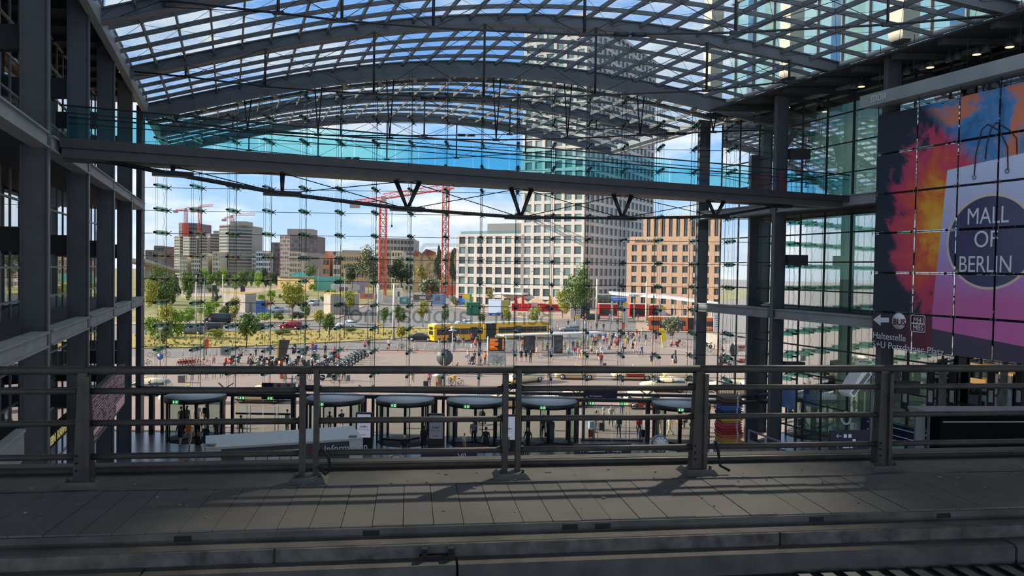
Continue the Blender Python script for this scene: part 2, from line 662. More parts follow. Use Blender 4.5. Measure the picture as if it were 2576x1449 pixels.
for v in MAINV:
    a = empty('beam_arch', HW(16, v, 26), 0, label='curved dark steel roof arch, %s' % names[v], cat='arch beam', kind='structure')
    mb = MB()
    dd = 1.0 if v == 56.0 else .62
    arc_strip(mb, v, .12, -dd, .02, uf)
    arc_strip(mb, v, .42, -dd - .06, -dd, uf)
    arc_strip(mb, v, .42, -.02, .05, uf)
    if v == 56.0:
        uu = [RU0 - 1.4] + uf
        arc_strip(mb, v - .55, .3, -dd - .1, -dd + .55, uf)
    mb.build('arch_web', M['arch'], a, world=True)
    if v == 56.0:
        # ladder frame under the front arch that takes the facade cables
        mb = MB()
        arc_strip(mb, v - .75, .16, -1.32, -1.1, uf)
        arc_strip(mb, v + .75, .16, -1.32, -1.1, uf)
        for k in range(17):
            x = -25.5 + 2.58 * k
            u = x - SKX * v
            mb.bar(Vector((x, v - .75, zr(u) - 1.21)), Vector((x, v + .75, zr(u) - 1.21)), .3, .22)
        mb.build('ladder_frame', M['steel_light'], a, world=True)
    if v not in cab:
        continue
    pp = [P(x, y, v - .35) for x, y in cab[v]]
    MB().tube(pp, .055 if v < 60 else .045, 6).build('tension_cable', M['cable'], a, world=True)
    for p in pp[1:-1]:
        u = p.x - SKX * v
        if u < RU0 or u > RU1:
            continue
        mb = MB()
        top = Vector((p.x, p.y, zr(u) - dd))
        if v == 56.0:
            mb.tube([p, top + Vector((-.28, 0, 0))], .05, 6)
            mb.tube([p, top + Vector((.28, 0, 0))], .05, 6)
            mb.box(top, (.75, .3, .12))
        else:
            mb.tube([p, top], .07, 6)
        mb.box(p, (.5, .16, .16))
        mb.build('king_post', M['cable'], a, world=True)
    for i in range(1, len(pp) - 1):
        for j in (i - 1, i + 1):
            q = pp[j]
            u = q.x - SKX * v
            if RU0 < u < RU1:
                MB().tube([pp[i], Vector((q.x, q.y, zr(u) - dd))], .018, 4, cap=False).build('stay_cable', M['cable'], a, world=True)
    tb = {35.4: (1585, 86), 45.7: (1090, 246), 66.2: (1173, 340), 75.9: (885, 398), 56.0: (1700, 336)}[v]
    c = P(tb[0], tb[1], v - .4)
    MB().cyl(c - Vector((.75, 0, 0)), .12, .68, 8, 'X').cyl(c + Vector((.07, 0, 0)), .12, .68, 8, 'X').build('turnbuckle', M['cable'], a, world=True)

# end columns of the front arch on the east side and the east column line
for i, (v, z1) in enumerate(((33.1, 24.6), (41.2, 24.6), (49.4, 24.0), (57.4, 24.0))):
    hcol('column_right', UR + .1, v, 0, z1, .85, ['dark steel column behind the hanging banner, nearer the platform', 'dark steel column behind the left edge of the hanging banner', 'dark steel column under the east end of the front arch',
         'sunlit steel column of the east wing outside the glass front'][i], M['steel'])
st('column_right', MB().box(P(1892, 700, YF).xy.to_3d() + Vector((0, 0, 10.6)), (.62, .5, 21.2)), M['steel'], label='dark post that ends the glass front on the east side', cat='column')
mb = MB()
mb.box((18.3, 53.4, 23.2), (3.2, .6, .5), .4)
mb.prism([P(1995, 330, 49.8), P(2010, 330, 49.8), P(1960, 405, 49.8), P(1945, 405, 49.8)], (0, .4, 0))
st('beam_bracket', mb, M['steel'], label='steel bracket that carries the east end of the front arch', cat='bracket')
# glazed east wall and its beams
glazing('wall_right', UWR, 18, 60, 0.1, 24.6, 2.05, 1.95, M['glass_wall'], M['steel_dark'], 'east glazed office wall with dark mullions and mirrored roof', w=.09, inward=-1)
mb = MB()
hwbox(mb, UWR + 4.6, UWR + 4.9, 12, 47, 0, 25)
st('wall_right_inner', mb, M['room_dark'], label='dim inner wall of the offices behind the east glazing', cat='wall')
for z in (10.2, 17.1):
    mb = MB()
    hwbox(mb, UWR + .15, UWR + 4.6, 16, 60, z - .4, z)
    st('floor_gallery', mb, M['soffit'], label='office floor slab at %s behind the east glazing' % ('track level' if z < 12 else 'upper level'), cat='floor')
    for i, (v0, v1) in enumerate(((33.5, 40.9), (41.6, 49.1), (49.8, 57.1))):
        mb = MB()
        hwbox(mb, UR - .25, UR + .5, v0, v1, z - .62, z)
        hwbox(mb, UR - .33, UR - .25, v0, v1, z - .62, z - .55)
        hwbox(mb, UR - .33, UR - .25, v0, v1, z - .07, z)
        st('beam_right', mb, M['concrete_beam'], label='grey channel beam at %s on the east side, %s bay from the platform' % ('track level' if z < 12 else 'upper level', ORD[i]), cat='beam')
    mb = MB()
    hwbox(mb, UR + .5, UWR - .1, 16, 57, z - .5, z - .1)
    st('floor_gallery', mb, M['soffit'], label='walkway slab at %s in front of the east glazing' % ('track level' if z < 12 else 'upper level'), cat='floor')
for v in (41.2, 49.4):
    for z in (6.4, 13.4, 20.3):
        mb = MB()
        hwbox(mb, UR + .6, UR + 1.9, v - .2, v + .2, z - .34, z + .34)
        st('beam_right', mb, M['steel_dark'], label='dark cross beam between east column %s the banner and glazing, %s' % ('beside' if v < 45 else 'beyond', {6.4: 'lowest row', 13.4: 'middle row', 20.3: 'top row'}[z]), cat='beam')
mb = MB()
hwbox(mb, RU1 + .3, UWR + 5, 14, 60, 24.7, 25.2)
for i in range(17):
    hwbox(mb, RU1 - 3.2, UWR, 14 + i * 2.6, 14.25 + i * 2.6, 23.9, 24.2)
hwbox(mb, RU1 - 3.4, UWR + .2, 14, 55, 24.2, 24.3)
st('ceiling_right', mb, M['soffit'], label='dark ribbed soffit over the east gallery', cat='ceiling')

# office slabs above the roof edges
M['cream'] = mat('cream', (214, 200, 178), 0.7, 0, 0.06, 0.5)
M['glass_office'] = glass('glass_office', (150, 214, 218), 0.3, 0.03, (176, 222, 222), 0.5)
blk = empty('office_block', HW(UWR, 45, 25), 0, label='tall glazed office slab with cream posts above the east roof edge', cat='office block', kind='structure')
g = MB()
hwbox(g, UWR + .3, UWR + .4, 20, 59.6, 25.3, 47)
hwbox(g, UWR + .3, UWR + 9, 59.5, 59.6, 25.3, 47)
g.build('pane', M['glass_office'], blk, world=True)
for v in (25, 33.1, 41.2, 49.4, 57.4):
    mb = MB()
    hwbox(mb, UWR - 3.0, UWR - 2.1, v - .45, v + .45, 25.2, 47)
    mb.build('post', M['cream'], blk, world=True)
mb = MB()
for i in range(9):
    hwbox(mb, UWR + .12, UWR + .3, 20, 59.6, 25.6 + i * 2.6, 25.75 + i * 2.6)
for i in range(20):
    hwbox(mb, UWR + .12, UWR + .3, 20 + i * 2.05, 20.08 + i * 2.05, 25.3, 47)
mb.build('mullion_frame', M['steel_light'], blk, world=True)
mb = MB()
hwbox(mb, UWR + 4, UWR + 4.3, 20, 59, 25.3, 47)
mb.build('inner_wall', M['offwhite'], blk, world=True)
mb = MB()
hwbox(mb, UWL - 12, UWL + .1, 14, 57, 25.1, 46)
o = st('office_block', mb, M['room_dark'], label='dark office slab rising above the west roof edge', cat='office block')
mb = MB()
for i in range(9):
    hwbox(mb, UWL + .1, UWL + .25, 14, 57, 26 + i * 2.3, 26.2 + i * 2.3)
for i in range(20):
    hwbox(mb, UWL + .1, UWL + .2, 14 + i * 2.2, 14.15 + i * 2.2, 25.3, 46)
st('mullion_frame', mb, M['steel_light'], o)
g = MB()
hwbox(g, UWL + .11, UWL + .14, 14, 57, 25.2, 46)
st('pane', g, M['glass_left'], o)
# unseen opaque slab added over the tracks; keeps sky and sun off the walkway
st('ceiling_shade_slab', MB().box((-10, 2, 22.6), (150, 30, .5)), M['soffit'], label='opaque slab added above the view to shade the walkway', cat='ceiling')

# ------------------------------------------------------------------ cable-net glass front
XK = [-25.5 + 2.58 * k for k in range(17)]
ZJ = [16.45 + 1.68 * j for j in range(-7, 7)]
pol = [Vector((FRX0, YF, 3.5))] + [Vector((FRX1, YF, 3.5)), Vector((FRX1, YF, zr(RU1) - 1.0))]
for i in range(40, -1, -1):
    u = RU0 + (RU1 - RU0) * i / 40
    x = u + SKX * YF
    if x < FRX1:
        pol.append(Vector((x, YF, zr(u) - .95)))
pol.append(Vector((FRX0, YF, zr(RU0) - 1.3)))
st('window_1', MB().add(pol, [tuple(range(len(pol)))]), M['glass_front'], label='huge clear glass front of the hall facing the square', cat='window')
pc = bpy.data.meshes
clamp = MB().tube([(0, -.34, 0), (0, .02, 0)], .075, 8).box((0, -.2, 0), (.2, .18, .1))
mid = MB().tube([(0, .85, 0), (0, 1.15, 0)], .075, 6)
spider = MB()
for a in (-1, 1):
    for b_ in (-1, 1):
        spider.tube([(0, 1.86, 0), (a * .09, 1.9, b_ * .09), (a * .2, 1.98, b_ * .17)], [.03, .028, .022], 5)
spider.box((0, 1.84, 0), (.14, .12, .14))
fin = MB().box((0, .86, 0), (.05, 1.75, .34)).prism([(-.16, .1, .03), (.16, .1, .03), (.11, 1.6, .03), (-.11, 1.6, .03)], (0, 0, .02))
meshes = {}


def shared(nm, mb, mt):
    o = mb.build(nm, mt)
    me = o.data
    bpy.data.objects.remove(o)
    return me


fin_me, clamp_me, mid_me, spider_me = shared('fin', fin, M['glass_fin']), shared('clamp', clamp, M['black']), shared('link', mid, M['steel_dark']), shared('spider', spider, M['steel_dark'])
for k, x in enumerate(XK):
    u = x - SKX * YF
    top = zr(u) - 1.25
    e = empty('cable_truss', (x, YF - 1.9, 3.4), 0, label='vertical cable truss of the glass front, %s from the west column' % ORD[k], cat='cable truss', group='cable trusses of the glass front')
    top2 = zr(u + SKX * 1.9 - .5) - 1.25
    for s in (-.07, .07):
        MB().tube([(s, 0, 0), (s, 0, top - 3.4)], .010, 4, cap=False).build('inner_cable', M['cable'], e)
    MB().tube([(-.1, 1.83, 0), (-.1, 1.83, top - 3.4)], .02, 5, cap=False).build('outer_cable', M['cable'], e)
    zz = [3.5] + [z for z in ZJ if z < top - .3] + [top]
    mb = MB()
    for i in range(len(zz) - 1):
        for a, b_ in ((.9, 1.55), (1.55, .9)):
            mb.tube([(0, a, zz[i] - 3.4), (0, b_, zz[i + 1] - 3.4)], .008, 3, cap=False)
    mb.build('cross_wire', M['cable'], e)
    for z in zz[1:-1]:
        f = obj('glass_fin', fin_me, e)
        f.location = (0, 0, z - 3.4)
        for nm, me in (('clamp', clamp_me), ('link', mid_me), ('spider', spider_me)):
            obj(nm, me, f)
for j, z in enumerate(ZJ):
    xs = [x for x in np.linspace(FRX0, FRX1, 90) if zr(x - SKX * YF) - 1.1 > z]
    o = MB().tube([(xs[0], YF - .12, z), (xs[-1], YF - .12, z)], .02, 5).build('cable', M['cable'])
    tag(o, 'thin horizontal steel cable of the glass front, %s up from the doors' % ORD[j], 'cable', 'horizontal cables of the glass front')
# lettering and emblem on the outside of the front, seen from behind
back = lambda px, py: frame(P(px, py, YF + .04), (-1, 0, 0), (0, 1, 0))
text('facade_lettering', 'Berlin Hauptbahnhof', 2.05, back(1392, 818), M['print_grey'], depth=.03, width=15.6, label='grey station name letters seen mirrored on the glass front', cat='lettering')
lg = empty('facade_emblem', P(1099, 655, YF + .04), 0, label='square grey railway emblem seen mirrored on the glass front', cat='emblem')
a_, b_ = P(1058, 700, YF + .04), P(1142, 612, YF + .04)
# outline of a rounded square with two bars and bowls inside
cx_, cz_, hw_, hh_ = 0, 0, (P(1178, 655, YF).x - P(1056, 655, YF).x) / 2, (P(1099, 612, YF).z - P(1099, 702, YF).z) / 2
lg.location = P(1117, 657, YF + .04)


def rr(w, h, r, n=5):
    o = []
    for sx, sz, a0 in ((1, 1, 0), (-1, 1, 90), (-1, -1, 180), (1, -1, 270)):
        for i in range(n + 1):
            a = math.radians(a0 + 90 * i / n)
            o.append(Vector((sx * (w - r) + r * math.cos(a), 0, sz * (h - r) + r * math.sin(a))))
    return o


def ring_strip(mb, outer, inner, d=.03):
    n = len(outer)
    mb.add([*outer, *inner], [(i, (i + 1) % n, n + (i + 1) % n, n + i) for i in range(n)])
    return mb


ring_strip(MB(), rr(hw_, hh_, .5), rr(hw_ - .26, hh_ - .26, .3)).build('border', M['print_grey'], lg)
mb = MB()
for sz in (-1, 1):      # B, mirrored: bowls towards -x
    mb2 = [Vector((.0 - .62 * math.cos(a) if True else 0, 0, sz * .46 + .46 * math.sin(a))) for a in np.linspace(-PI / 2, PI / 2, 9)]
    ring_strip(mb, mb2 + [Vector((.3, 0, sz * .46 + .46)), Vector((.3, 0, sz * .46 - .46))], [p * .0 + Vector((p.x * .6 + .02, 0, sz * .46 + (p.z - sz * .46) * .6)) for p in mb2 + [Vector((.3, 0, sz * .46 + .46)), Vector((.3, 0, sz * .46 - .46))]])
for v_ in range(len(mb.v)):
    mb.v[v_] = (mb.v[v_][0] - .75, mb.v[v_][1], mb.v[v_][2])
mb.build('letter', M['print_grey'], lg)
mb = MB()
dd_ = [Vector((-.95 * math.cos(a), 0, .92 * math.sin(a))) for a in np.linspace(-PI / 2, PI / 2, 11)] + [Vector((.25, 0, .92)), Vector((.25, 0, -.92))]
ring_strip(mb, dd_, [Vector((p.x * .62 + .02, 0, p.z * .7)) for p in dd_])
for v_ in range(len(mb.v)):
    mb.v[v_] = (mb.v[v_][0] + .85, mb.v[v_][1], mb.v[v_][2])
mb.build('letter', M['print_grey'], lg)
# ------------------------------------------------------------------ track side: railing, walkway, kerbs
RA = math.atan(0.134)           # the tracks run at this angle to the glass front
TX, TY = Vector((math.cos(RA), math.sin(RA), 0)), Vector((-math.sin(RA), math.cos(RA), 0))
T0 = Vector((0, 8.4, 0))        # foot of the railing on the view axis


def T(s, d, z):
    """s along the track, d beyond the railing line"""
    return T0 + TX * s + TY * d + Vector((0, 0, z))


M['rail_paint'] = mat('rail_paint', (76, 70, 63), 0.6, 0.1, 0.22, 6, bump=0.1)
M['ledge'] = mat('ledge', (116, 112, 102), 0.85, 0, 0.2, 2.2, bump=0.25)
M['panel'] = mat('panel', (118, 114, 106), 0.85, 0, 0.14, 1.6, bump=0.15)
M['kerb'] = mat('kerb', (102, 98, 90), 0.9, 0, 0.3, 3.5, bump=0.5)
M['worn'] = mat('worn', (128, 122, 112), 0.9, 0, 0.4, 6, bump=0.9, rgb2=(78, 72, 66))
M['ballast'] = mat('ballast', (60, 58, 56), 0.95, 0, 0.4, 20, bump=0.8)
S0, S1 = -11, 11


def tbox(mb, s0, s1, d0, d1, z0, z1):
    a = [T(s0, d0, z0), T(s1, d0, z0), T(s1, d1, z0), T(s0, d1, z0)]
    return mb.hexa(a, [p + Vector((0, 0, z1 - z0)) for p in a])


ZW = 10.26
mb = MB()
tbox(mb, S0, S1, .45, .62, ZW - .9, ZW + .005)
mb.build('bridge_edge_beam', M['ledge'], label='concrete edge beam of the rail bridge beyond the railing', cat='edge beam', kind='structure')
MB().tube([T(S0, .41, ZW - .03), T(S1, .41, ZW - .03)], .038, 8).build('bridge_drip_pipe', M['rail_paint'], label='dusty pipe lying along the edge beam behind the railing posts', cat='pipe')
mb = MB()
tbox(mb, S0, S1, -.34, .45, ZW - .9, ZW - .07)
mb.build('bridge_ledge', M['ledge'], label='dusty concrete ledge the railing posts stand on', cat='ledge', kind='structure')
mb = MB()
tbox(mb, S0, S1, -.5, -.34, ZW - .9, ZW - .13)
tbox(mb, S0, S1, -.385, -.355, ZW - .13, ZW - .03)
mb.build('bridge_gutter', M['steel_dark'], label='dark gutter channel between ledge and walkway slabs', cat='gutter', kind='structure')
# walkway slabs
slab0 = None
n = 0
s = S0
while s < S1:
    w = .266
    mb = MB()
    dz = R.uniform(-.004, .004)
    tbox(mb, s + .003, s + w - .003, -1.73 + R.uniform(-.004, .004), -.5, ZW - .06, ZW + dz)
    o = mb.build('walkway_slab', M['panel'])
    tag(o, 'narrow grey concrete slab in the row that covers the walkway beside the track', 'slab', 'concrete slabs covering the walkway')
    s += w
mb = MB()
tbox(mb, S0, S1, -1.76, -1.738, ZW - .3, ZW - .012)
tbox(mb, S0, S1, -1.76, -1.5, ZW - .3, ZW - .065)
tbox(mb, S0, S1, -1.5, -.5, ZW - .3, ZW - .07)
o = mb.build('cable_trough', M['kerb'], label='concrete trough edge that carries the walkway slabs', cat='trough', kind='structure')
nb = MB()
for sx in (-3.05, -1.5, .25, .55, 2.6, 3.9):
    tbox(nb, sx, sx + .14, -1.765, -1.75, ZW - .077, ZW - .03)
nb.build('recess', M['black'], o)
mb = MB()
tbox(mb, S0, S1, -1.95, -1.5, ZW - .5, ZW - .085)
mb.build('bridge_step', M['kerb'], label='low concrete step in front of the cable trough', cat='step', kind='structure')
mb = MB()
for i in range(5):
    tbox(mb, S0 + i * 4.4 + .01, S0 + i * 4.4 + 4.39, -1.98, -1.94, ZW - .62, ZW - .09)
mb.build('bridge_worn_edge', M['worn'], label='worn cracked concrete face between the steps', cat='edge', kind='structure')
for i, (a, b_) in enumerate(((S0, -3.2), (-3.18, -.72), (-.7, 4.35), (4.38, S1))):
    mb = MB()
    mb.prism([T(a, -2.2, ZW - .9), T(a, -2.2, ZW - .225), T(a, -2.17, ZW - .195), T(a, -2.0, ZW - .195), T(a, -1.98, ZW - .22), T(a, -1.98, ZW - .9)], TX * (b_ - a))
    mb.build('kerb_stone', M['kerb'], label='long concrete kerb beside the track, %s piece from the west' % ORD[i], cat='kerb', kind='structure')
MB().box((0, 4.1, ZW - .41), (40, 4.2, .1), RA).build('floor_track', M['ballast'], label='dark track bed in front of the kerb', cat='track bed', kind='structure')
mb = MB()
for i in range(40):
    tbox(mb, 2.2 + i * .21, 2.2 + i * .21 + .11, -3.1, -2.25, ZW - .37, ZW - .33)
mb.build('track_grille', M['steel_dark'], label='dark ribbed cover plates beside the track bed', cat='grille')
cl = MB()
tbox(cl, -1.02, -.72, -2.06, -2.0, ZW - .195, ZW - .16)
for sx in (-1.0, -.78):
    tbox(cl, sx, sx + .05, -2.06, -2.0, ZW - .16, ZW - .1)
cl.build('cable_clip', M['black'], label='black plastic clip lying at the foot of the worn face', cat='clip')
# crumbs of rubble on the ledge
mb = MB()
rr_ = random.Random(3)
for i in range(170):
    p = T(rr_.uniform(-7, 7), rr_.choice([rr_.uniform(-.33, .2), rr_.uniform(-1.5, -.5), rr_.uniform(-.36, -.25)]), ZW)
    q = rr_.uniform(.006, .02)
    z = ZW - .07 if (p - T0).dot(TY) > -.34 else ZW
    mb.box((p.x, p.y, z + q * .3), (q * 1.6, q, q * .8), rr_.uniform(0, 3))
mb.build('debris', mat('debris', (150, 146, 138), 0.9, 0, .4, 9), label='specks of grit and rubble scattered on ledge and slabs', cat='debris', kind='stuff')
# railing: posts of two flat bars on bolted feet, four tubes
rl = empty('railing', T(0, 0, ZW), 0, label='long dusty steel railing of posts and four tubes beside the track', cat='railing')
ps = [-8.9, -6.68, -4.46, -2.18, .02, 2.19, 4.48, 6.7, 8.9]
zt = 11.385
for i, s in enumerate(ps):
    flat = i in (3, 4)
    mb = MB()
    if flat:       # pair of slim bars with a gap
        tbox(mb, s - .105, s - .045, -.05, .05, ZW - .03, zt - .05)
        tbox(mb, s + .045, s + .1, -.05, .05, ZW - .03, zt + .01)
    else:          # channel post, wider at its foot
        a = [T(s - .085, -.07, ZW - .03), T(s + .085, -.07, ZW - .03), T(s + .085, .07, ZW - .03), T(s - .085, .07, ZW - .03)]
        b_ = [T(s - .045, -.05, zt - .02), T(s + .045, -.05, zt - .02), T(s + .045, .05, zt - .02), T(s - .045, .05, zt - .02)]
        mb.hexa(a, b_)
        tbox(mb, s + .04, s + .085, -.1, -.07, ZW - .03, zt - .05)
    p_ = mb.build('post', M['rail_paint'], rl, world=True)
    mb = MB()
    mb.hexa([T(s - .2, -.19, ZW - .07), T(s + .2, -.19, ZW - .07), T(s + .2, .15, ZW - .07), T(s - .2, .15, ZW - .07)],
            [T(s - .15, -.14, ZW - .01), T(s + .15, -.14, ZW - .01), T(s + .15, .1, ZW - .01), T(s - .15, .1, ZW - .01)])
    mb.build('foot', M['ledge'], rl, world=True)
    for sx in (-.12, .12):
        MB().cyl(T(s + sx, -.1, ZW - .01), .018, .035, 6).build('bolt', M['rail_paint'], rl, world=True)
    if not flat:
        mb = MB()
        for k in range(3):
            for sx in (-.05, .05):
                q = T(s + sx, -.072, ZW + .1 + k * .075)
                mb.cyl(q, .011, .012, 6, -TY)
        mb.build('rivet', M['black'], rl, world=True)
    if flat or i == 5:
        q = T(s, 0, zt - .19)
        MB().cyl(q - TX * .12, .028, .24, 8, TX).build('hinge_bolt', M['black'], rl, world=True)
for z, r in ((zt, .045), (11.17, .033), (10.835, .033), (10.485, .033)):
    for i in range(len(ps) - 1):
        g_ = .012 if z == zt else .05
        MB().tube([T(ps[i] + g_, 0, z), T(ps[i + 1] - g_ + (.02 if z == zt else 0), 0, z)], r, 10).build('tube', M['rail_paint'], rl, world=True)
for i, s in enumerate((-2.0, 2.42)):
    c = [T(s - .05, -.05, ZW + .28), T(s + .03, -.07, ZW + .2), T(s + .05, -.07, ZW + .05), T(s + .0, -.08, ZW + .01), T(s - .08, -.1, ZW + .1)] if i == 0 else \
        [T(s - .03, -.05, ZW + .3), T(s + .0, -.06, ZW + .18), T(s + .02, -.08, ZW + .02), T(s + .12, -.12, ZW - .03)]
    MB().tube(c, .017, 6).build('earthing_cable', M['rubber'], label='black cable loop hanging at the railing post ' + ('west of the middle' if i == 0 else 'east of the middle'), cat='cable')

# ------------------------------------------------------------------ glass footbridge across the hall
bx = {}
BL, BRt = HW(UL + .1, 28.6, 0), HW(UR - .3, 44.6, 0)
BD = (BRt - BL).xy.to_3d().normalized()
BP = Vector((-BD.y, BD.x, 0))
BLEN = (BRt - BL).length
ZB = 17.0


def Bp(s, d, z):
    return BL + BD * s + BP * d + Vector((0, 0, z))


br_ = empty('footbridge', Bp(BLEN / 2, 0, ZB), 0, label='slender footbridge with teal glass sides spanning the hall', cat='footbridge')


def bbox(mb, s0, s1, d0, d1, z0, z1):
    a = [Bp(s0, d0, z0), Bp(s1, d0, z0), Bp(s1, d1, z0), Bp(s0, d1, z0)]
    return mb.hexa(a, [p + Vector((0, 0, z1 - z0)) for p in a])


mb = MB()
bbox(mb, 0, BLEN, -1.25, 1.25, ZB - .3, ZB - .06)
bbox(mb, 0, BLEN, -.8, .8, ZB - .62, ZB - .3)
mb.build('deck', M['steel'], br_, world=True)
for d in (-1.25, 1.25):
    mb = MB()
    bbox(mb, 0, BLEN, d - .05, d + .05, ZB - .32, ZB + .02)
    mb.build('deck_edge', M['steel_dark'], br_, world=True)
    n = 22
    for i in range(n):
        mb = MB()
        a, b_ = BLEN * i / n + .02, BLEN * (i + 1) / n - .02
        mb.add([Bp(a, d, ZB + .02), Bp(b_, d, ZB + .02), Bp(b_, d, ZB + 1.2), Bp(a, d, ZB + 1.2)], [(0, 1, 2, 3)])
        mb.build('glass_panel', M['glass_teal'], br_, world=True)
    MB().tube([Bp(0, d, ZB + 1.2), Bp(BLEN, d, ZB + 1.2)], .035, 6).build('handrail', M['steel_dark'], br_, world=True)
    MB().tube([Bp(0, d * .93, ZB + .95), Bp(BLEN, d * .93, ZB + .95)], .022, 6).build('handrail', M['steel_dark'], br_, world=True)
bn = [(225, 398), (435, 438), (710, 487), (1025, 526), (1310, 547), (1565, 549), (1800, 545), (1960, 518), (2085, 496)]


def bpix(px, py):
    """point of the bridge's middle plane seen at a pixel"""
    d = ray(px, py)
    k = (BL - CAMP).xy.to_3d().dot(BP) / d.xy.to_3d().dot(BP)
    q = CAMP + d * k
    return q


nodes = [bpix(*q) for q in bn]
for dd in (-.35, .35):
    MB().tube([q + BP * dd for q in nodes], .055, 6).build('tension_cable', M['cable'], br_, world=True)
for i, q in enumerate(nodes[1:-1]):
    s = (q - BL).xy.to_3d().dot(BD)
    sp_ = 0 if i < 2 else .55
    mb = MB()
    for k in ((0,) if sp_ == 0 else (-1, 1)):
        mb.tube([Bp(s + k * sp_, 0, ZB - .6), q], [.11, .07], 6)
    mb.build('strut', M['cable'], br_, world=True)
    MB().bar(q - BD * .75, q + BD * .75, .5, .2).build('saddle', M['cable'], br_, world=True)
    for k in (-1, 1):
        j = i + 1 + k
        s2 = (nodes[j] - BL).xy.to_3d().dot(BD)
        MB().tube([q, Bp(min(max(s2, 0), BLEN), 0, ZB - .6)], .02, 4, cap=False).build('stay_cable', M['cable'], br_, world=True)
mb = MB()
for i in range(len(nodes) - 1):
    a, b_ = nodes[i], nodes[i + 1]
    n = int((b_ - a).length / .16)
    for k in range(n):
        p_ = a + (b_ - a) * k / n
        mb.tube([p_, p_ + Vector((0, 0, .2))], .006, 3, cap=False)
mb.build('bird_spike', M['steel_light'], br_, world=True)

# ------------------------------------------------------------------ hanging advertising banner on the east side
UB = 35.1


def ub(px, py, u=UB):
    """point of the plane u = const (along the hall) seen at a pixel"""
    d = ray(px, py)
    k = u / (d.x - SKX * d.y)
    return CAMP + d * k


B0 = ub(2205, 290)
B0 = HW(UB, B0.y, 0)
ban = empty('banner', B0, HRZ - PI / 2, label='huge hanging advertising banner with ink clouds and a lilac shopping bag', cat='banner')
# local x: along the hall towards the platform, local z up, local y: away from the hall


def sxz(px, py):
    q = ub(px, py) - B0
    return (q.dot(-HD), q.z)


def nodemat(name):
    m = bpy.data.materials.new(name)
    m.use_nodes = True
    return m, m.node_tree, m.node_tree.nodes['Principled BSDF']


m, t, b = nodemat('banner_print')
b.inputs['Roughness'].default_value = 0.55
co = t.nodes.new('ShaderNodeTexCoord')
sep = t.nodes.new('ShaderNodeSeparateXYZ')
t.links.new(co.outputs['Object'], sep.inputs[0])


def mth(op, a, b_=None, c=None):
    n = t.nodes.new('ShaderNodeMath')
    n.operation = op
    for i, v in enumerate((a, b_, c)):
        if v is None:
            continue
        if isinstance(v, (int, float)):
            n.inputs[i].default_value = v
        else:
            t.links.new(v, n.inputs[i])
    return n.outputs[0]


def rampn(v, stops):
    r = t.nodes.new('ShaderNodeValToRGB')
    e = r.color_ramp.elements
    e[0].position, e[0].color = stops[0][0], (*lin(stops[0][1]), 1)
    e[1].position, e[1].color = stops[-1][0], (*lin(stops[-1][1]), 1)
    for p_, c in stops[1:-1]:
        q = e.new(p_)
        q.color = (*lin(c), 1)
    t.links.new(v, r.inputs[0])
    return r.outputs[0]


def mixc(f, a, b_):
    n = t.nodes.new('ShaderNodeMix')
    n.data_type = 'RGBA'
    t.links.new(f, n.inputs['Factor'])
    for k, v in (('A', a), ('B', b_)):
        if isinstance(v, tuple):
            n.inputs[k].default_value = (*lin(v), 1)
        else:
            t.links.new(v, n.inputs[k])
    return n.outputs['Result']


def noise(scale, detail=6, rough=.6, dist=0.0, loc=(0, 0, 0)):
    mp_ = t.nodes.new('ShaderNodeMapping')
    mp_.inputs['Location'].default_value = loc
    t.links.new(co.outputs['Object'], mp_.inputs[0])
    n = t.nodes.new('ShaderNodeTexNoise')
    n.inputs['Scale'].default_value = scale
    n.inputs['Detail'].default_value = detail
    n.inputs['Roughness'].default_value = rough
    n.inputs['Distortion'].default_value = dist
    t.links.new(mp_.outputs[0], n.inputs['Vector'])
    return n.outputs['Fac']


X, Z = sep.outputs['X'], sep.outputs['Z']
(bx0, bz0), (bx1, bz1) = sxz(2384, 428), sxz(2341, 826)       # left edge of the bag, top and bottom
(bx2, bz2) = sxz(2576, 385)
gx, gz = sxz(2330, 560)                                        # heart of the orange ink
# ink: distance from the bag edge, torn by noise
dx = mth('SUBTRACT', gx + .6, X)
ddz = mth('MULTIPLY', mth('SUBTRACT', Z, gz), .55)
rad = mth('SQRT', mth('ADD', mth('MULTIPLY', dx, dx), mth('MULTIPLY', ddz, ddz)))
n1 = noise(.42, 8, .62, 1.6, (3, 0, 1))
fld = mth('ADD', mth('MULTIPLY', rad, .24), mth('MULTIPLY', mth('SUBTRACT', n1, .5), 1.1))
ink = rampn(fld, [(.0, (252, 196, 80)), (.16, (244, 160, 50)), (.3, (226, 100, 60)), (.43, (220, 74, 92)), (.56, (196, 66, 100)), (.62, (120, 52, 84)), (.67, (36, 44, 64)), (.8, (26, 38, 54))])
upz = rampn(mth('ADD', mth('MULTIPLY', mth('SUBTRACT', Z, sxz(2400, 380)[1]), .3), mth('MULTIPLY', mth('SUBTRACT', X, 4.0), .35)), [(.3, (0, 0, 0)), (.6, (255, 255, 255))])
blue = rampn(noise(.5, 7, .6, 1.2, (7, 2, 4)), [(.38, (222, 130, 92)), (.5, (84, 140, 190)), (.62, (60, 120, 176)), (.75, (30, 50, 80))])
ink = mixc(upz, ink, blue)
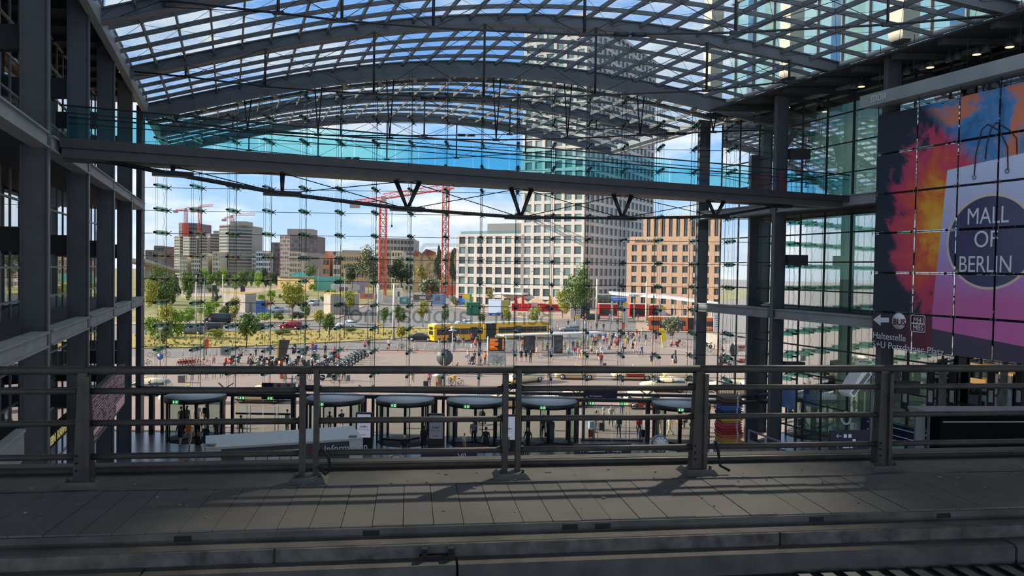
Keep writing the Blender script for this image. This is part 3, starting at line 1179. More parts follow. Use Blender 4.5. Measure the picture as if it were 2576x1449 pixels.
# bag: lilac at the top to pink at the bottom
edge = mth('MULTIPLY_ADD', Z, (bx1 - bx0) / (bz1 - bz0), bx0 - bz0 * (bx1 - bx0) / (bz1 - bz0))
inb = mth('GREATER_THAN', X, edge)
topz = mth('MULTIPLY_ADD', X, (bz2 - bz0) / (bx2 - bx0), bz0 - bx0 * (bz2 - bz0) / (bx2 - bx0))
inb = mth('MULTIPLY', inb, mth('LESS_THAN', Z, topz))
tz0 = sxz(2480, 905)[1]
bagc = rampn(mth('DIVIDE', mth('SUBTRACT', Z, tz0), bz0 - tz0), [(.0, (226, 116, 184)), (.3, (214, 112, 172)), (.42, (196, 136, 204)), (.62, (186, 180, 226)), (1.0, (212, 220, 246))])
fold = rampn(noise(.6, 3, .5, .6), [(.35, (0, 0, 0)), (.75, (60, 60, 60))])
bagc = mixc(fold, bagc, (226, 220, 240))
flo = mth('MULTIPLY_ADD', X, (sxz(2576, 872)[1] - sxz(2341, 826)[1]) / (sxz(2576, 872)[0] - bx1), sxz(2341, 826)[1] - bx1 * (sxz(2576, 872)[1] - sxz(2341, 826)[1]) / (sxz(2576, 872)[0] - bx1))
ground = mixc(rampn(X, [(.42, (0, 0, 0)), (.5, (255, 255, 255))]), (52, 42, 56), (96, 84, 104))
isg = mth('MULTIPLY', mth('LESS_THAN', Z, flo), mth('GREATER_THAN', X, bx1 - .1))
base = mixc(inb, ink, bagc)
base = mixc(isg, base, (84, 72, 90))
# disc with a cream rim
cxx, czz = sxz(2489, 608)
rx = sxz(2489, 487)[1] - czz
dxx = mth('SUBTRACT', X, cxx)
dzz = mth('SUBTRACT', Z, czz)
rd = mth('SQRT', mth('ADD', mth('MULTIPLY', dxx, dxx), mth('MULTIPLY', dzz, dzz)))
base = mixc(mth('LESS_THAN', rd, rx), base, (226, 206, 188))
base = mixc(mth('LESS_THAN', rd, rx * .945), base, mixc(rampn(mth('MULTIPLY_ADD', dxx, .3, .5), [(.3, (58, 56, 92)), (.8, (120, 120, 142))]), (64, 62, 100), (150, 150, 168)))
# direction sign at the foot of the banner
sx1, sz1 = sxz(2345, 800)
isd = mth('MULTIPLY', mth('LESS_THAN', Z, sxz(2300, 790)[1]), mth('LESS_THAN', X, sxz(2410, 800)[0]))
isd = mth('MULTIPLY', isd, mth('LESS_THAN', X, mth('ADD', sxz(2345, 830)[0], 0)))
base = mixc(isd, base, mixc(rampn(mth('DIVIDE', X, 6), [(.2, (0, 0, 0)), (.62, (255, 255, 255))]), (44, 34, 52), (112, 48, 66)))
t.links.new(base, b.inputs['Base Color'])
M['banner_print'] = m
M['banner_text'] = mat('banner_text', (226, 226, 230), 0.6)

ce = [sxz(p, 560)[0] for p in (2201, 2302, 2406, 2507, 2606, 2705)]
zz = [sxz(2300, y)[1] for y in (268, 375, 480, 583, 687, 790, 884)]
gp = .055
gaps = []
for i in range(5):
    for j in range(6):
        mb = MB()
        x0, x1 = ce[i] + gp, ce[i + 1] - gp
        mb.box(((x0 + x1) / 2, 0, (zz[j] + zz[j + 1]) / 2), (x1 - x0, .03, zz[j] - zz[j + 1] - 2 * gp))
        mb.build('banner_panel', M['banner_print'], ban)
    gaps.append((ce[i] - gp, ce[i] + gp))
mb = MB()
for j in range(7):
    mb.tube([(ce[0], .04, zz[j]), (ce[-1], .04, zz[j])], .02, 5)
mb.build('hanger_rod', M['black'], ban)
mb = MB()
for i in range(6):
    mb.tube([(ce[i], .05, zz[0] + .5), (ce[i], .05, zz[-1])], .02, 5)
mb.build('hanger_wire', M['black'], ban)
mb = MB()
for i in range(6):
    for j in range(7):
        for k in (-.12, .12):
            mb.box((ce[i] + k, -.03, zz[j]), (.02, .03, .2))
mb.build('clip', M['steel_light'], ban)


def btext(body, size, px, py, w=None, mt=None, y=-.03, align='LEFT', off=0.0, up=0):
    x, z = sxz(px, py)
    Mx = Matrix(((1, 0, 0, x), (0, 0, -1, y), (0, 1, 0, z), (0, 0, 0, 1)))
    o = text('lettering', body, size, Mx, mt or M['banner_text'], ban, .004, align, width=w, off=off)
    bm = bmesh.new()
    bm.from_mesh(o.data)
    for a, c in gaps:
        for q in (a, c):
            bmesh.ops.bisect_plane(bm, geom=bm.verts[:] + bm.edges[:] + bm.faces[:], plane_co=(q, 0, 0), plane_no=(1, 0, 0))
        bmesh.ops.delete(bm, geom=[f for f in bm.faces if a < f.calc_center_median().x < c], context='FACES')
    bm.to_mesh(o.data)
    bm.free()
    return o


wd = lambda a, c, y: abs(sxz(c, y)[0] - sxz(a, y)[0])
btext('MALL', 1.1, 2432, 565, wd(2432, 2535, 560))
btext('OF', 1.1, 2450, 622, wd(2450, 2508, 620))
btext('BERLIN', 1.1, 2411, 684, wd(2411, 2541, 680))
btext('Haltestelle', .5, 2196, 850, wd(2196, 2278, 850))
btext('S+U Potsdamer Platz', .5, 2195, 872, wd(2195, 2375, 880))
btext('M41', .4, 2298, 811, wd(2298, 2323, 811))
btext('M85', .4, 2297, 830, wd(2297, 2322, 830))


def bshape(name, pts, mt, y=-.02):
    v_ = [(x, y, z) for x, z in (sxz(*q) for q in pts)]
    return MB().prism(v_, (0, .006, 0)).build(name, mt, ban)


bshape('arrow', [(2197, 804), (2216, 790), (2216, 799), (2237, 799), (2237, 811), (2216, 811), (2216, 820)], M['banner_text'])
x_, z_ = sxz(2262, 808)
MB().cyl((x_, -.028, z_), .43, .01, 28, 'Y').build('disc', M['banner_text'], ban)
btext('BUS', .46, 2247, 816, wd(2247, 2278, 816), mat('bus_red', (84, 44, 52), .6), -.036, off=.012)
for pz in (803, 823):
    mb = MB()
    x0, z0 = sxz(2310, pz + 1)
    o_, i_ = rr(.44, .24, .1), rr(.4, .2, .08)
    ring_strip(mb, [p + Vector((x0, -.03, z0)) for p in o_], [p + Vector((x0, -.03, z0)) for p in i_])
    mb.build('frame', M['banner_text'], ban)
for a, pk, c in (((2452, 442), (2487, 312), (2537, 428)), ((2480, 400), (2508, 308), (2560, 388))):
    p_ = [sxz(*a), sxz(a[0] + 4, (a[1] * .6 + pk[1] * .4)), sxz(a[0] * .45 + pk[0] * .55, pk[1] + 14), sxz(*pk), sxz(c[0] * .6 + pk[0] * .4, pk[1] + 18), sxz(c[0] - 1, c[1] * .5 + pk[1] * .5), sxz(*c)]
    MB().tube([(x, -.03, z) for x, z in p_], .03, 5).build('bag_handle', mat('bag_cord', (52, 38, 48), .7), ban)
for px, py in ((2452, 446), (2535, 430)):
    x_, z_ = sxz(px, py)
    MB().ring((x_, -.03, z_), .09, .025, 14).build('eyelet', M['steel_light'], ban)
# beam that carries the banner
UBm = 34.6
p0, p1 = ub(2163, 258, UBm), ub(2576, 160, UBm)
bm_ = empty('banner_beam', HW(UBm, p0.y, p0.z), 0, label='long grey box beam with company name that carries the banner', cat='beam')
mb = MB()
zt_, zb_ = ub(2163, 243, UBm).z, ub(2163, 273, UBm).z
hwbox(mb, UBm, UBm + 1.3, p0.y - 12, p0.y, zb_, zt_)
mb.build('housing', M['edge'], bm_, world=True)
q = ub(2190, 258, UBm - .03)
text('lettering', 'STRÖER', .5, Matrix.Translation(-Vector(bm_.location)) @ frame(q, -HD, -HP), M['white'], bm_, .005, width=1.02)
for px in (2185, 2268, 2400, 2530):
    a = ub(px, 215, UBm)
    c = HW(UBm + .6, a.y, zt_)
    MB().tube([c, c + Vector((0, 0, 2.6))], .02, 5).build('hanger_wire', M['cable'], bm_, world=True)
# spotlights under both roof edges
sl = {}
M['lamp_warm'] = mat('lamp_warm', (255, 190, 130), .4, emit=3.0)
M['lamp_off'] = mat('lamp_off', (120, 120, 118), .3)
mb = MB().lathe([(.05, .3), (.1, .28), (.2, .08), (.22, -.1), (.2, -.12)], 12).tube([(0, 0, .28), (0, 0, .75)], .03, 5)
can_me = shared('can', mb, M['steel'])
lens_me = shared('lens', MB().lathe([(.01, -.1), (.19, -.11), (.19, -.13), (.01, -.15)], 12), M['lamp_off'])
lamps_r = [(2540, 112, 1), (2561, 98, 0), (2457, 131, 1), (2480, 124, 0), (2340, 164, 1), (2322, 168, 0), (2388, 149, 0), (2408, 142, 0), (2282, 180, 0), (2262, 185, 0), (2167, 213, 1), (2150, 216, 0), (1980, 266, 1), (1966, 267, 0)]
lamps_l = [(290, 126, 1), (294, 146, 1), (303, 162, 1), (308, 177, 1), (316, 182, 0), (334, 222, 1), (342, 234, 0), (347, 246, 0)]
for k, (px, py, on) in enumerate(lamps_r + lamps_l):
    right = k < len(lamps_r)
    q = ub(px, py, RU1 - .9 if right else RU0 - .6)
    e = empty('spotlight', q, 0, label='%s spotlight hanging under the %s roof edge, %s from the platform' % ('glowing' if on else 'dark', 'east' if right else 'west',
              ORD[(sorted(lamps_r, key=lambda a: -a[0]) if right else sorted(lamps_l, key=lambda a: a[0])).index((px, py, on))]), cat='spotlight', group='spotlights under the %s roof edge' % ('east' if right else 'west'))
    obj('housing', can_me, e)
    l_ = obj('lens', lens_me, e)
    if on:
        l_.material_slots[0].link = 'OBJECT'
        l_.material_slots[0].material = M['lamp_warm']
# ------------------------------------------------------------------ ground outside
M['asphalt'] = mat('asphalt', (122, 116, 112), 0.9, 0, 0.1, 0.35, bump=.05)
M['dry_grass'] = mat('dry_grass', (178, 150, 84), 0.95, 0, .3, 0.45, rgb2=(126, 124, 54), bump=.3)
M['field'] = mat('field', (158, 140, 88), 0.95, 0, .3, 0.09, rgb2=(86, 104, 48))
M['path'] = mat('path', (168, 146, 126), 0.95, 0, 0.1, .5)
M['kerbstone'] = mat('kerbstone', (190, 178, 164), 0.9)
M['red_paving'] = mat('red_paving', (160, 118, 104), 0.9, 0, .08, 1.5)
m, t, b = nodemat('plaza_paving')
co = t.nodes.new('ShaderNodeTexCoord')
br = t.nodes.new('ShaderNodeTexBrick')
br.inputs['Scale'].default_value = 1
br.inputs['Brick Width'].default_value = .6
br.inputs['Row Height'].default_value = .3
br.inputs['Mortar Size'].default_value = .008
for k, c in (('Color1', (154, 136, 124)), ('Color2', (147, 129, 118)), ('Mortar', (126, 111, 102))):
    br.inputs[k].default_value = (*lin(c), 1)
t.links.new(co.outputs['Object'], br.inputs['Vector'])
c1 = noise(.16, 6, .6)
bc = mixc(rampn(c1, [(.35, (0, 0, 0)), (.7, (70, 70, 70))]), br.outputs['Color'], (112, 100, 92))
t.links.new(bc, b.inputs['Base Color'])
b.inputs['Roughness'].default_value = .85
M['plaza_paving'] = m


def slab(name, pix, z, mt, label, cat, kind='structure', h=.3, pts=None):
    pts = pts or [G(x, y, z) for x, y in pix]
    return MB().prism(pts, (0, 0, -h)).build(name, mt, label=label, cat=cat, kind=kind)


st('ground_road', MB().add([(-900, 57, -.13), (900, 57, -.13), (1600, 1900, -.13), (-1600, 1900, -.13)], [(0, 1, 2, 3)]), M['asphalt'], label='grey asphalt of the roads around the square', cat='road')
g0, g1 = G(360, 897, 0), G(1890, 800, 0)
plz = [Vector((-60, YF, 0)), Vector((60, YF, 0)), Vector((95, 130, 0)), G(2050, 852, 0), G(1760, 850, 0), G(1560, 857, 0), G(1240, 874, 0), G(1100, 878, 0), G(940, 882, 0), G(700, 894, 0), G(360, 898, 0), Vector((-130, 108, 0))]
slab('ground_plaza', None, 0, M['plaza_paving'], 'warm grey paved station square', 'pavement', h=.3, pts=plz)
slab('ground_cycle_strip', [(900, 893), (1060, 887), (1240, 884), (1242, 879), (1100, 882), (940, 886)], .004, M['red_paving'], 'reddish paved strip along the bus road', 'pavement', h=.004)
slab('ground_verge', [(300, 875), (560, 873), (700, 866), (860, 859), (1000, 850), (1060, 843), (1100, 832), (1060, 822), (860, 828), (600, 834), (300, 840)], .02, M['dry_grass'], 'dry yellow grass verge between the two roads', 'grass', h=.2)
slab('ground_field', None, 0, M['field'], 'wild green and straw coloured wasteland beyond the road', 'field', pts=[G(200, 812), G(700, 806), G(830, 796), G(905, 768), G(1000, 740), G(1150, 716), Vector((600, 1500, 0)), Vector((-1300, 1500, 0)), Vector((-420, 300, 0))])
slab('ground_pavement', [(200, 817), (700, 811), (850, 800), (920, 768), (905, 768), (830, 796), (700, 806), (200, 812)], .02, M['path'], 'sandy footpath along the far road', 'path')
slab('ground_pavement', [(1130, 770), (1330, 800), (1500, 806), (1590, 800), (1590, 762), (1330, 752), (1150, 745)], .02, M['path'], 'pale pavement in front of the food stalls', 'path')
slab('ground_pavement', [(1600, 832), (1980, 846), (1980, 790), (1600, 795)], .03, M['path'], 'tram stop platform beyond the orange bus', 'platform')
for i, (pp, z) in enumerate((([(560, 800), (830, 786), (905, 752), (860, 750), (640, 770), (560, 780)], .01), ([(360, 748), (560, 745), (700, 728), (1000, 716), (1000, 712), (600, 722), (360, 738)], .01), ([(420, 718), (900, 703), (900, 699), (420, 712)], .01))):
    slab('ground_track', pp, z, M['asphalt'] if i != 1 else M['path'], ['grey service road behind the young trees', 'sandy track crossing the wasteland', 'far grey road crossing the wasteland'][i], 'road')
for i, (a, b_) in enumerate((((1640, 868), (1990, 925)), ((1815, 893), (2000, 930)))):
    p_, q_ = G(*a, 0.004), G(*b_, .004)
    MB().bar(p_, q_, .12, .006).build('ground_line', M['white'], label='thin white line marked on the square, ' + ('longer one' if i == 0 else 'shorter one'), cat='marking', kind='structure')
# grass tufts on the verge
mb = MB()
rg = random.Random(5)
for i in range(1000):
    p = G(rg.uniform(340, 1060), rg.uniform(826, 874), .02)
    px_ = 1288 + 1900 * p.x / p.y
    if not (834 - (px_ - 600) * .02 < 678 + 1900 * 12.5 / p.y + .0155 * (px_ - 1288) < 873 - max(0, px_ - 560) * .055):
        continue
    h = rg.uniform(.12, .4)
    a = rg.uniform(0, PI)
    w = rg.uniform(.1, .3)
    d = Vector((math.cos(a) * w, math.sin(a) * w, 0))
    mb.add([p - d, p + d, p + d * .6 + Vector((rg.uniform(-.1, .1), 0, h)), p - d * .6 + Vector((0, 0, h * .8))], [(0, 1, 2, 3)])
mb.build('grass_tufts', M['dry_grass'], label='dry grass tufts growing on the verge', cat='grass', kind='stuff')

# ------------------------------------------------------------------ buildings
M['tower_stone'] = mat('tower_stone', (192, 184, 176), 0.8, 0, .06, .3)
M['hotel_brick'] = mat('hotel_brick', (182, 150, 124), 0.85, 0, .1, 1.2)
M['win_a'] = mat('win_a', (74, 88, 88), 0.15)
M['win_b'] = mat('win_b', (104, 122, 118), 0.15)
M['win_c'] = mat('win_c', (58, 62, 66), 0.15)
M['win_d'] = mat('win_d', (140, 158, 152), 0.2)
M['grey_slab'] = mat('grey_slab', (158, 150, 142), 0.85, 0, .05, .1)
M['cream_wall'] = mat('cream_wall', (200, 188, 166), 0.85)
M['yellow_wall'] = mat('yellow_wall', (198, 164, 118), 0.85, 0, .05, .1)
M['brick_red'] = mat('brick_red', (190, 130, 96), 0.9, 0, .08, .3)
M['mauve'] = mat('mauve', (128, 108, 108), 0.9)
M['roof_grey'] = mat('roof_grey', (120, 112, 108), 0.9)
M['roof_red'] = mat('roof_red', (150, 84, 66), 0.9)
M['concrete'] = mat('concrete', (160, 152, 142), 0.9, 0, .1, .6)
WINM = [M['win_a'], M['win_b'], M['win_c']]


def face(root, A, B, z0, z1, nb, nf, pw, sh, core, mats, prot=.3, seed=1, limit=100, band=False, base=None, sub=0, wlist=None):
    """one front: windows on a core wall behind a grid of piers and spandrels"""
    A, B = Vector(A), Vector(B)
    d = (B - A)
    L = d.length
    d.normalize()
    nrm = Vector((d.y, -d.x, 0))
    if nrm.y > 0 and abs(nrm.y) > .01 or (abs(nrm.y) <= .01 and False):
        nrm = -nrm
    up = Vector((0, 0, 1))
    bw, fh = L / nb, (z1 - z0) / nf
    g = MB()
    for i in range(nb + 1):
        p = A + d * (i * bw)
        if band and 0 < i < nb:
            continue
        a = [p - d * pw / 2, p + d * pw / 2, p + d * pw / 2 + nrm * prot, p - d * pw / 2 + nrm * prot]
        g.hexa([q + up * z0 for q in a], [q + up * z1 for q in a])
    for j in range(nf + 1):
        z = z0 + j * fh
        zz0, zz1 = max(z0, z - sh / 2), min(z1 + .4, z + sh / 2)
        a = [A, B, B + nrm * prot * .9, A + nrm * prot * .9]
        g.hexa([q + up * zz0 for q in a], [q + up * zz1 for q in a])
    g.build('facade_grid', core, root, world=True)
    rs = random.Random(seed)
    out = []
    for j in range(nf):
        if band:
            p = A + nrm * .03
            q = B + nrm * .03
            za, zb = z0 + j * fh + sh / 2, z0 + (j + 1) * fh - sh / 2
            out.append(((p, q, za, zb), rs.choice(mats), nrm))
            continue
        for i in range(nb):
            p = A + d * (i * bw + pw / 2) + nrm * .03
            q = A + d * ((i + 1) * bw - pw / 2) + nrm * .03
            za, zb = z0 + j * fh + sh / 2, z0 + (j + 1) * fh - sh / 2
            out.append(((p, q, za, zb), rs.choice(mats), nrm))
    if wlist is not None:
        wlist += out
    else:
        windows(root, out, limit, sub)
    return nrm


def windows(root, out, limit=100, sub=0):
    out = sorted(out, key=lambda w: -(w[0][1] - w[0][0]).length * (w[0][3] - w[0][2]) / max(1, w[0][0].y) ** 2)
    rest = {}
    for k, ((p, q, za, zb), mt, nrm) in enumerate(out):
        up = Vector((0, 0, 1))
        quad = [p + up * za, q + up * za, q + up * zb, p + up * zb]
        if k < limit:
            mb = MB()
            mb.add(quad, [(0, 1, 2, 3)])
            if sub:
                mb.m(1)
                for f in ((.33, .36), (.66, .69)) if sub == 2 else ((.44, .5),):
                    a, b_ = p + (q - p) * f[0] + nrm * .04, p + (q - p) * f[1] + nrm * .04
                    mb.add([a + up * za, b_ + up * za, b_ + up * zb, a + up * zb], [(0, 1, 2, 3)])
                mb.build('window', [mt, M['frame_tint']], root, world=True)
            else:
                mb.build('window', mt, root, world=True)
        else:
            rest.setdefault('x', MB()).m(WINX.index(mt)).add(quad, [(0, 1, 2, 3)])
    for mb in rest.values():
        o = mb.build('far_window', WINX, root, world=True)
        o['kind'] = 'stuff'


WINX = [M['win_a'], M['win_b'], M['win_c'], M['win_d']]
M['frame_tint'] = mat('frame_tint', (150, 164, 140), 0.4)


def core(root, pts, z0, z1, mt, name='wall', roof=None):
    pts = [Vector((p[0], p[1], z0)) for p in pts]
    MB().prism(pts, (0, 0, z1 - z0)).build(name, mt, root, world=True)


def at(px, d, z=0):
    p = P(px, 700, d)
    return Vector((p.x, d, z))


def ztop(px, py, d):
    return P(px, py, d).z


# white grid tower with its low wing
A, B = at(1152, 262), at(1466, 238)
dAB = (B - A).normalized()
nAB = Vector((-dAB.y, dAB.x, 0))          # away from the square
C = B + nAB * 62
# point of the line AB at px 1314
k = (A.x - (1314 - CX) / FPX * A.y) / (-(dAB.x) + (1314 - CX) / FPX * dAB.y)
Tp = A + dAB * k
zl, zt2 = ztop(1152, 592, 262), 93.0
tw = empty('office_tower', (B + A) / 2, 0, label='tall white grid office tower with a low wing beside the red cranes', cat='office tower')
core(tw, [A, B, C, A + nAB * 62], 0, zl - .4, M['tower_stone'], 'wing_wall')
core(tw, [Tp + nAB * .1, B, C, Tp + nAB * 61], 0, zt2 - .4, M['tower_stone'])
wl = []
nfl = 7
face(tw, A, Tp, 0, zl, 7, nfl, 1.15, 1.05, M['tower_stone'], [M['win_a'], M['win_b'], M['win_a'], M['win_c']], .35, 3, wlist=wl)
fh = zl / nfl
nf2 = int(zt2 / fh)
face(tw, Tp, B, 0, nf2 * fh, 6, nf2, 1.1, 1.05, M['tower_stone'], [M['win_a'], M['win_b'], M['win_b'], M['win_d']], .35, 4, wlist=wl)
face(tw, B, C, 0, nf2 * fh, 16, nf2, 1.1, 1.05, M['tower_stone'], [M['win_a'], M['win_c'], M['win_c'], M['win_a']], .35, 5, wlist=wl)
windows(tw, wl, 100, 2)
pA, pB = A + dAB * 8 + nAB * 6, Tp + nAB * 6
mb = MB()
mb.prism([pA + Vector((0, 0, zl)), pB + Vector((0, 0, zl)), pB + nAB * 20 + Vector((0, 0, zl)), pA + nAB * 20 + Vector((0, 0, zl))], (0, 0, 4.2))
mb.build('penthouse', mat('penthouse', (120, 124, 122), .4), tw, world=True)
mb = MB()
mb.bar(A + nAB * 1.5 + Vector((0, 0, zl + .8)), Tp + nAB * 1.5 + Vector((0, 0, zl + .8)), .05, 1.2)
mb.build('balustrade', glass('balustrade_glass', (180, 214, 206), .2), tw, world=True)
mb = MB()
mb.bar(A + dAB * 16 + Vector((0, -2.5, 4.6)), A + dAB * 27 + Vector((0, -2.5, 4.6)), 5, .5)
mb.build('entrance_canopy', M['white'], tw, world=True)

# tan brick hotel
A, B = at(1583, 216), at(1818, 204)
dAB = (B - A).normalized()
nAB = Vector((-dAB.y, dAB.x, 0))
zl, zh = ztop(1583, 601, 216), ztop(1625, 545, 218)
ho = empty('hotel', (A + B) / 2, 0, label='tan brick hotel with deep set windows beside the white tower', cat='hotel')
core(ho, [A, B, B + nAB * 22, A + nAB * 22], 0, zl, M['hotel_brick'])
wl = []
face(ho, A, B, 0, zl - 1.2, 9, 7, 1.45, 1.15, M['hotel_brick'], [M['win_c'], M['win_a']], .4, 9, wlist=wl)
mb = MB()
a = [A + Vector((0, 0, zl - 1.5)), B + Vector((0, 0, zl - 1.5))]
mb.bar(a[0] + Vector((0, 0, 1)), a[1] + Vector((0, 0, 1)), .9, 2.2)
mb.build('parapet', M['hotel_brick'], ho, world=True)
A2, B2 = at(1621, 222), at(1830, 211)
core(ho, [A2, B2, B2 + nAB * 16, A2 + nAB * 16], zl - .5, zh, M['hotel_brick'], 'upper_wall')
face(ho, A2, B2, zl, zh, 11, 1, 1.1, .9, M['hotel_brick'], [M['win_c']], .3, 10, wlist=wl)
windows(ho, wl, 100, 1)
nh = Vector((dAB.y, -dAB.x, 0))
q = P(1590, 606, 215.0)
text('lettering', 'HOTEL ROMY', 1.25, Matrix.Translation(-Vector(ho.location)) @ frame(q + nh * .2, dAB, nh), M['cream_wall'], ho, .1, width=6.2)


def block(name, px0, pxm, px1, ytop, d, mt, label, nf=12, b1=3, b2=5, roof=None, band=False, mats=None, turn=.55, cat='tower block', lim=100, sh=None, pw=.5):
    """two-sided block: lit west front px0-pxm, shaded front pxm-px1"""
    z = ztop(pxm, ytop, d)
    Bc = at(pxm, d)
    Lf = at(px0, d + (at(pxm, d).x - at(px0, d).x) * .9)
    Rt = at(px1, d + (at(px1, d).x - at(pxm, d).x) * turn)
    r = empty(name, Bc, 0, label=label, cat=cat)
    bk = Vector((0, 25, 0))
    core(r, [Lf, Bc, Rt, Rt + bk, Lf + bk], 0, z, mt)
    wl = []
    fh = z / nf
    sh = sh or fh * .45
    if px0 < pxm:
        face(r, Lf, Bc, 0, z, b1, nf, pw, sh, mt, mats or WINM, .25, 1, band=band, wlist=wl)
    face(r, Bc, Rt, 0, z, b2, nf, pw, sh, mt, mats or WINM, .25, 2, band=band, wlist=wl)
    windows(r, wl, lim)
    if roof:
        a, b_, h = roof
        Ra, Rb = at(a, d + 4), at(b_, d + 4)
        mb = MB().prism([Ra + Vector((0, 0, z)), Rb + Vector((0, 0, z)), Rb + Vector((0, 14, z)), Ra + Vector((0, 14, z))], (0, 0, h))
        mb.build('roof_plant', M['grey_slab'], r, world=True)
    return r


block('tower_block', 450, 462, 504, 561, 690, M['mauve'], 'dark unfinished high-rise with an orange core under the small cranes', 16, 2, 6, cat='high-rise', band=True)
q = at(468, 683)
zq = ztop(468, 562, 683)
MB().box((q.x, q.y - 2, zq / 2), (4.4, 3, zq)).build('lift_core', mat('core_orange', (196, 92, 66), .8), bpy.data.objects['tower_block'], world=True)
block('tower_block', 439, 452, 462, 594, 620, M['grey_slab'], 'pale tower block farthest west in the row of slabs', 15, 3, 3, band=True)
block('tower_block', 461, 476, 494, 597, 610, M['grey_slab'], 'second pale tower block in the row of slabs from the west', 15, 3, 4, band=True)
block('tower_block', 493, 500, 521, 596, 615, M['grey_slab'], 'third pale tower block in the row, the narrowest one', 15, 2, 4, band=True)
block('tower_block', 520, 528, 553, 589, 625, M['grey_slab'], 'fourth tower block in the row, just west of the tallest', 16, 2, 4, (536, 550, 3), band=True)
block('tower_block', 552, 574, 634, 566, 590, M['grey_slab'], 'tallest pale tower block of the row with balconies and a rooftop box', 17, 4, 6, (578, 620, 3.2), band=True)
for i, (a, m_, c, y) in enumerate(((453, 453, 470, 645), (481, 481, 504, 641), (508, 508, 522, 637), (535, 535, 553, 634))):
    block('low_block', a, m_, c, y, 575, M['cream_wall'], 'low sunlit cream block at the foot of the tower row, %s from the west' % ORD[i], 6, 2, 5, cat='block', turn=.1)
block('low_block', 634, 634, 658, 640, 600, M['cream_wall'], 'white block right beside the tallest tower block', 6, 2, 4, cat='block', turn=.1)
block('low_block', 655, 664, 682, 632, 640, M['yellow_wall'], 'far beige block with a flat roof behind the white houses', 5, 2, 4, cat='block')
block('low_block', 644, 662, 680, 634, 590, M['white'], 'white stepped house with dark windows near the mauve block', 6, 3, 4, cat='block')
block('low_block', 682, 682, 706, 611, 600, M['mauve'], 'plain mauve block standing before the grey office tower', 8, 2, 3, cat='block', turn=.1)
block('tower_block', 705, 729, 797, 592, 560, M['mauve'], 'grey brown office tower with a stepped glass crown', 12, 4, 7, (722, 785, 5), cat='office tower', mats=[M['win_b'], M['win_a']])
block('low_block', 728, 728, 757, 634, 548, M['cream_wall'], 'white office wing with vertical window strips in front of the grey brown tower', 6, 2, 7, cat='block', turn=.1)
block('low_block', 757, 757, 803, 637, 565, M['grey_slab'], 'plain grey windowless wall east of the white office wing', 3, 1, 2, cat='block', turn=.3, sh=6)
block('low_block', 800, 800, 862, 633, 620, M['roof_grey'], 'long dark old factory roofline behind the gables', 4, 2, 9, cat='building', turn=.1)
for i, (a, c) in enumerate(((812, 828), (838, 858))):
    r = block('gable_house', a, a, c, 649, 520, M['brick_red'] if i == 0 else M['cream_wall'], 'orange brick gable house at the end of the old factory' if i == 0 else 'pale gable house next to the orange brick one', 3, 1, 2, cat='house', turn=.2)
    z = ztop(a, 649, 520)
    p0, p1 = at(a, 519.5, z), at(c, 519.5, z)
    MB().prism([p0, p1, (p0 + p1) / 2 + Vector((0, 0, 5))], (0, 18, 0)).build('gable', M['brick_red'] if i == 0 else M['cream_wall'], r, world=True)
block('old_building', 858, 858, 915, 641, 470, M['yellow_wall'], 'long ochre building with a dark attic storey behind the willow', 4, 2, 9, (860, 912, 3), cat='building', turn=.1)
block('office_block', 943, 954, 1040, 600, 430, M['grey_slab'], 'grey slab office with window bands behind the west red crane', 8, 2, 10, cat='office block', mats=[M['win_c'], M['win_a']], turn=.4)
block('low_block', 985, 985, 1012, 632, 420, M['cream_wall'], 'small cream rooftop house in front of the grey slab office', 6, 2, 4, cat='block', turn=.1)
for i, (a, c, y, lb) in enumerate(((1006, 1052, 643, 'cream gabled house with a red roof edge between the red cranes'), (1050, 1090, 640, 'tall yellow firewall house west of the poplar'), (1128, 1153, 637, 'yellow house with a red roof between poplar and white wing'))):
    d = 400
    r = block('old_house', a, a, c, y, d, M['yellow_wall'] if i else M['cream_wall'], lb, 5, 1, 4 if i == 0 else 2, cat='house', turn=.1, sh=1.9 if i == 0 else 3.2, pw=1.2 if i == 0 else 3.6)
    z = ztop(a, y, d)
    p0, p1 = at(a + (c - a) * (.7 if i == 0 else .2), d - 1, z), at(c, d - 1, z)
    MB().prism([p0, p1, p1 + Vector((0, 0, 1.6)), (p0 * .6 + p1 * .4) + Vector((0, 0, 3))], (0, 14, 0)).build('roof', M['roof_red'], r, world=True)
# filling station like yellow kiosk with a green hipped roof, turquoise fence
d = 400
r = empty('pavilion', at(745, d), 0, label='yellow pavilion with a green hipped roof in the wasteland', cat='pavilion')
z = ztop(745, 697, d)
core(r, [at(698, d), at(790, d - 10), at(790, d + 12), at(698, d + 12)], 0, z, M['yellow_wall'])
p = [at(730, d - 3, z + .3), at(776, d - 7, z + .3), at(776, d + 10, z + .3), at(730, d + 10, z + .3)]
c = at(752, d, z + 2.8)
M['green_roof'] = mat('green_roof', (46, 110, 100), .5)
MB().add([*p, c - Vector((2, 0, 0)), c + Vector((2, 0, 0))], [(0, 1, 5, 4), (1, 2, 5), (2, 3, 4, 5), (3, 0, 4), (3, 2, 1, 0)]).build('roof', M['green_roof'], r, world=True)
mb = MB()
mb.prism([at(698, d - 1, z), at(790, d - 11, z), at(790, d + 12, z), at(698, d + 12, z)], (0, 0, .35))
mb.build('eave', M['green_roof'], r, world=True)
p0, p1 = at(790, 395), at(862, 398)
z = ztop(820, 695, 396)
MB().bar(Vector((p0.x, p0.y, z / 2)), Vector((p1.x, p1.y, z / 2)), .2, z).build('noise_fence', mat('turquoise', (110, 184, 166), .5), label='turquoise screen fence east of the yellow pavilion', cat='fence')
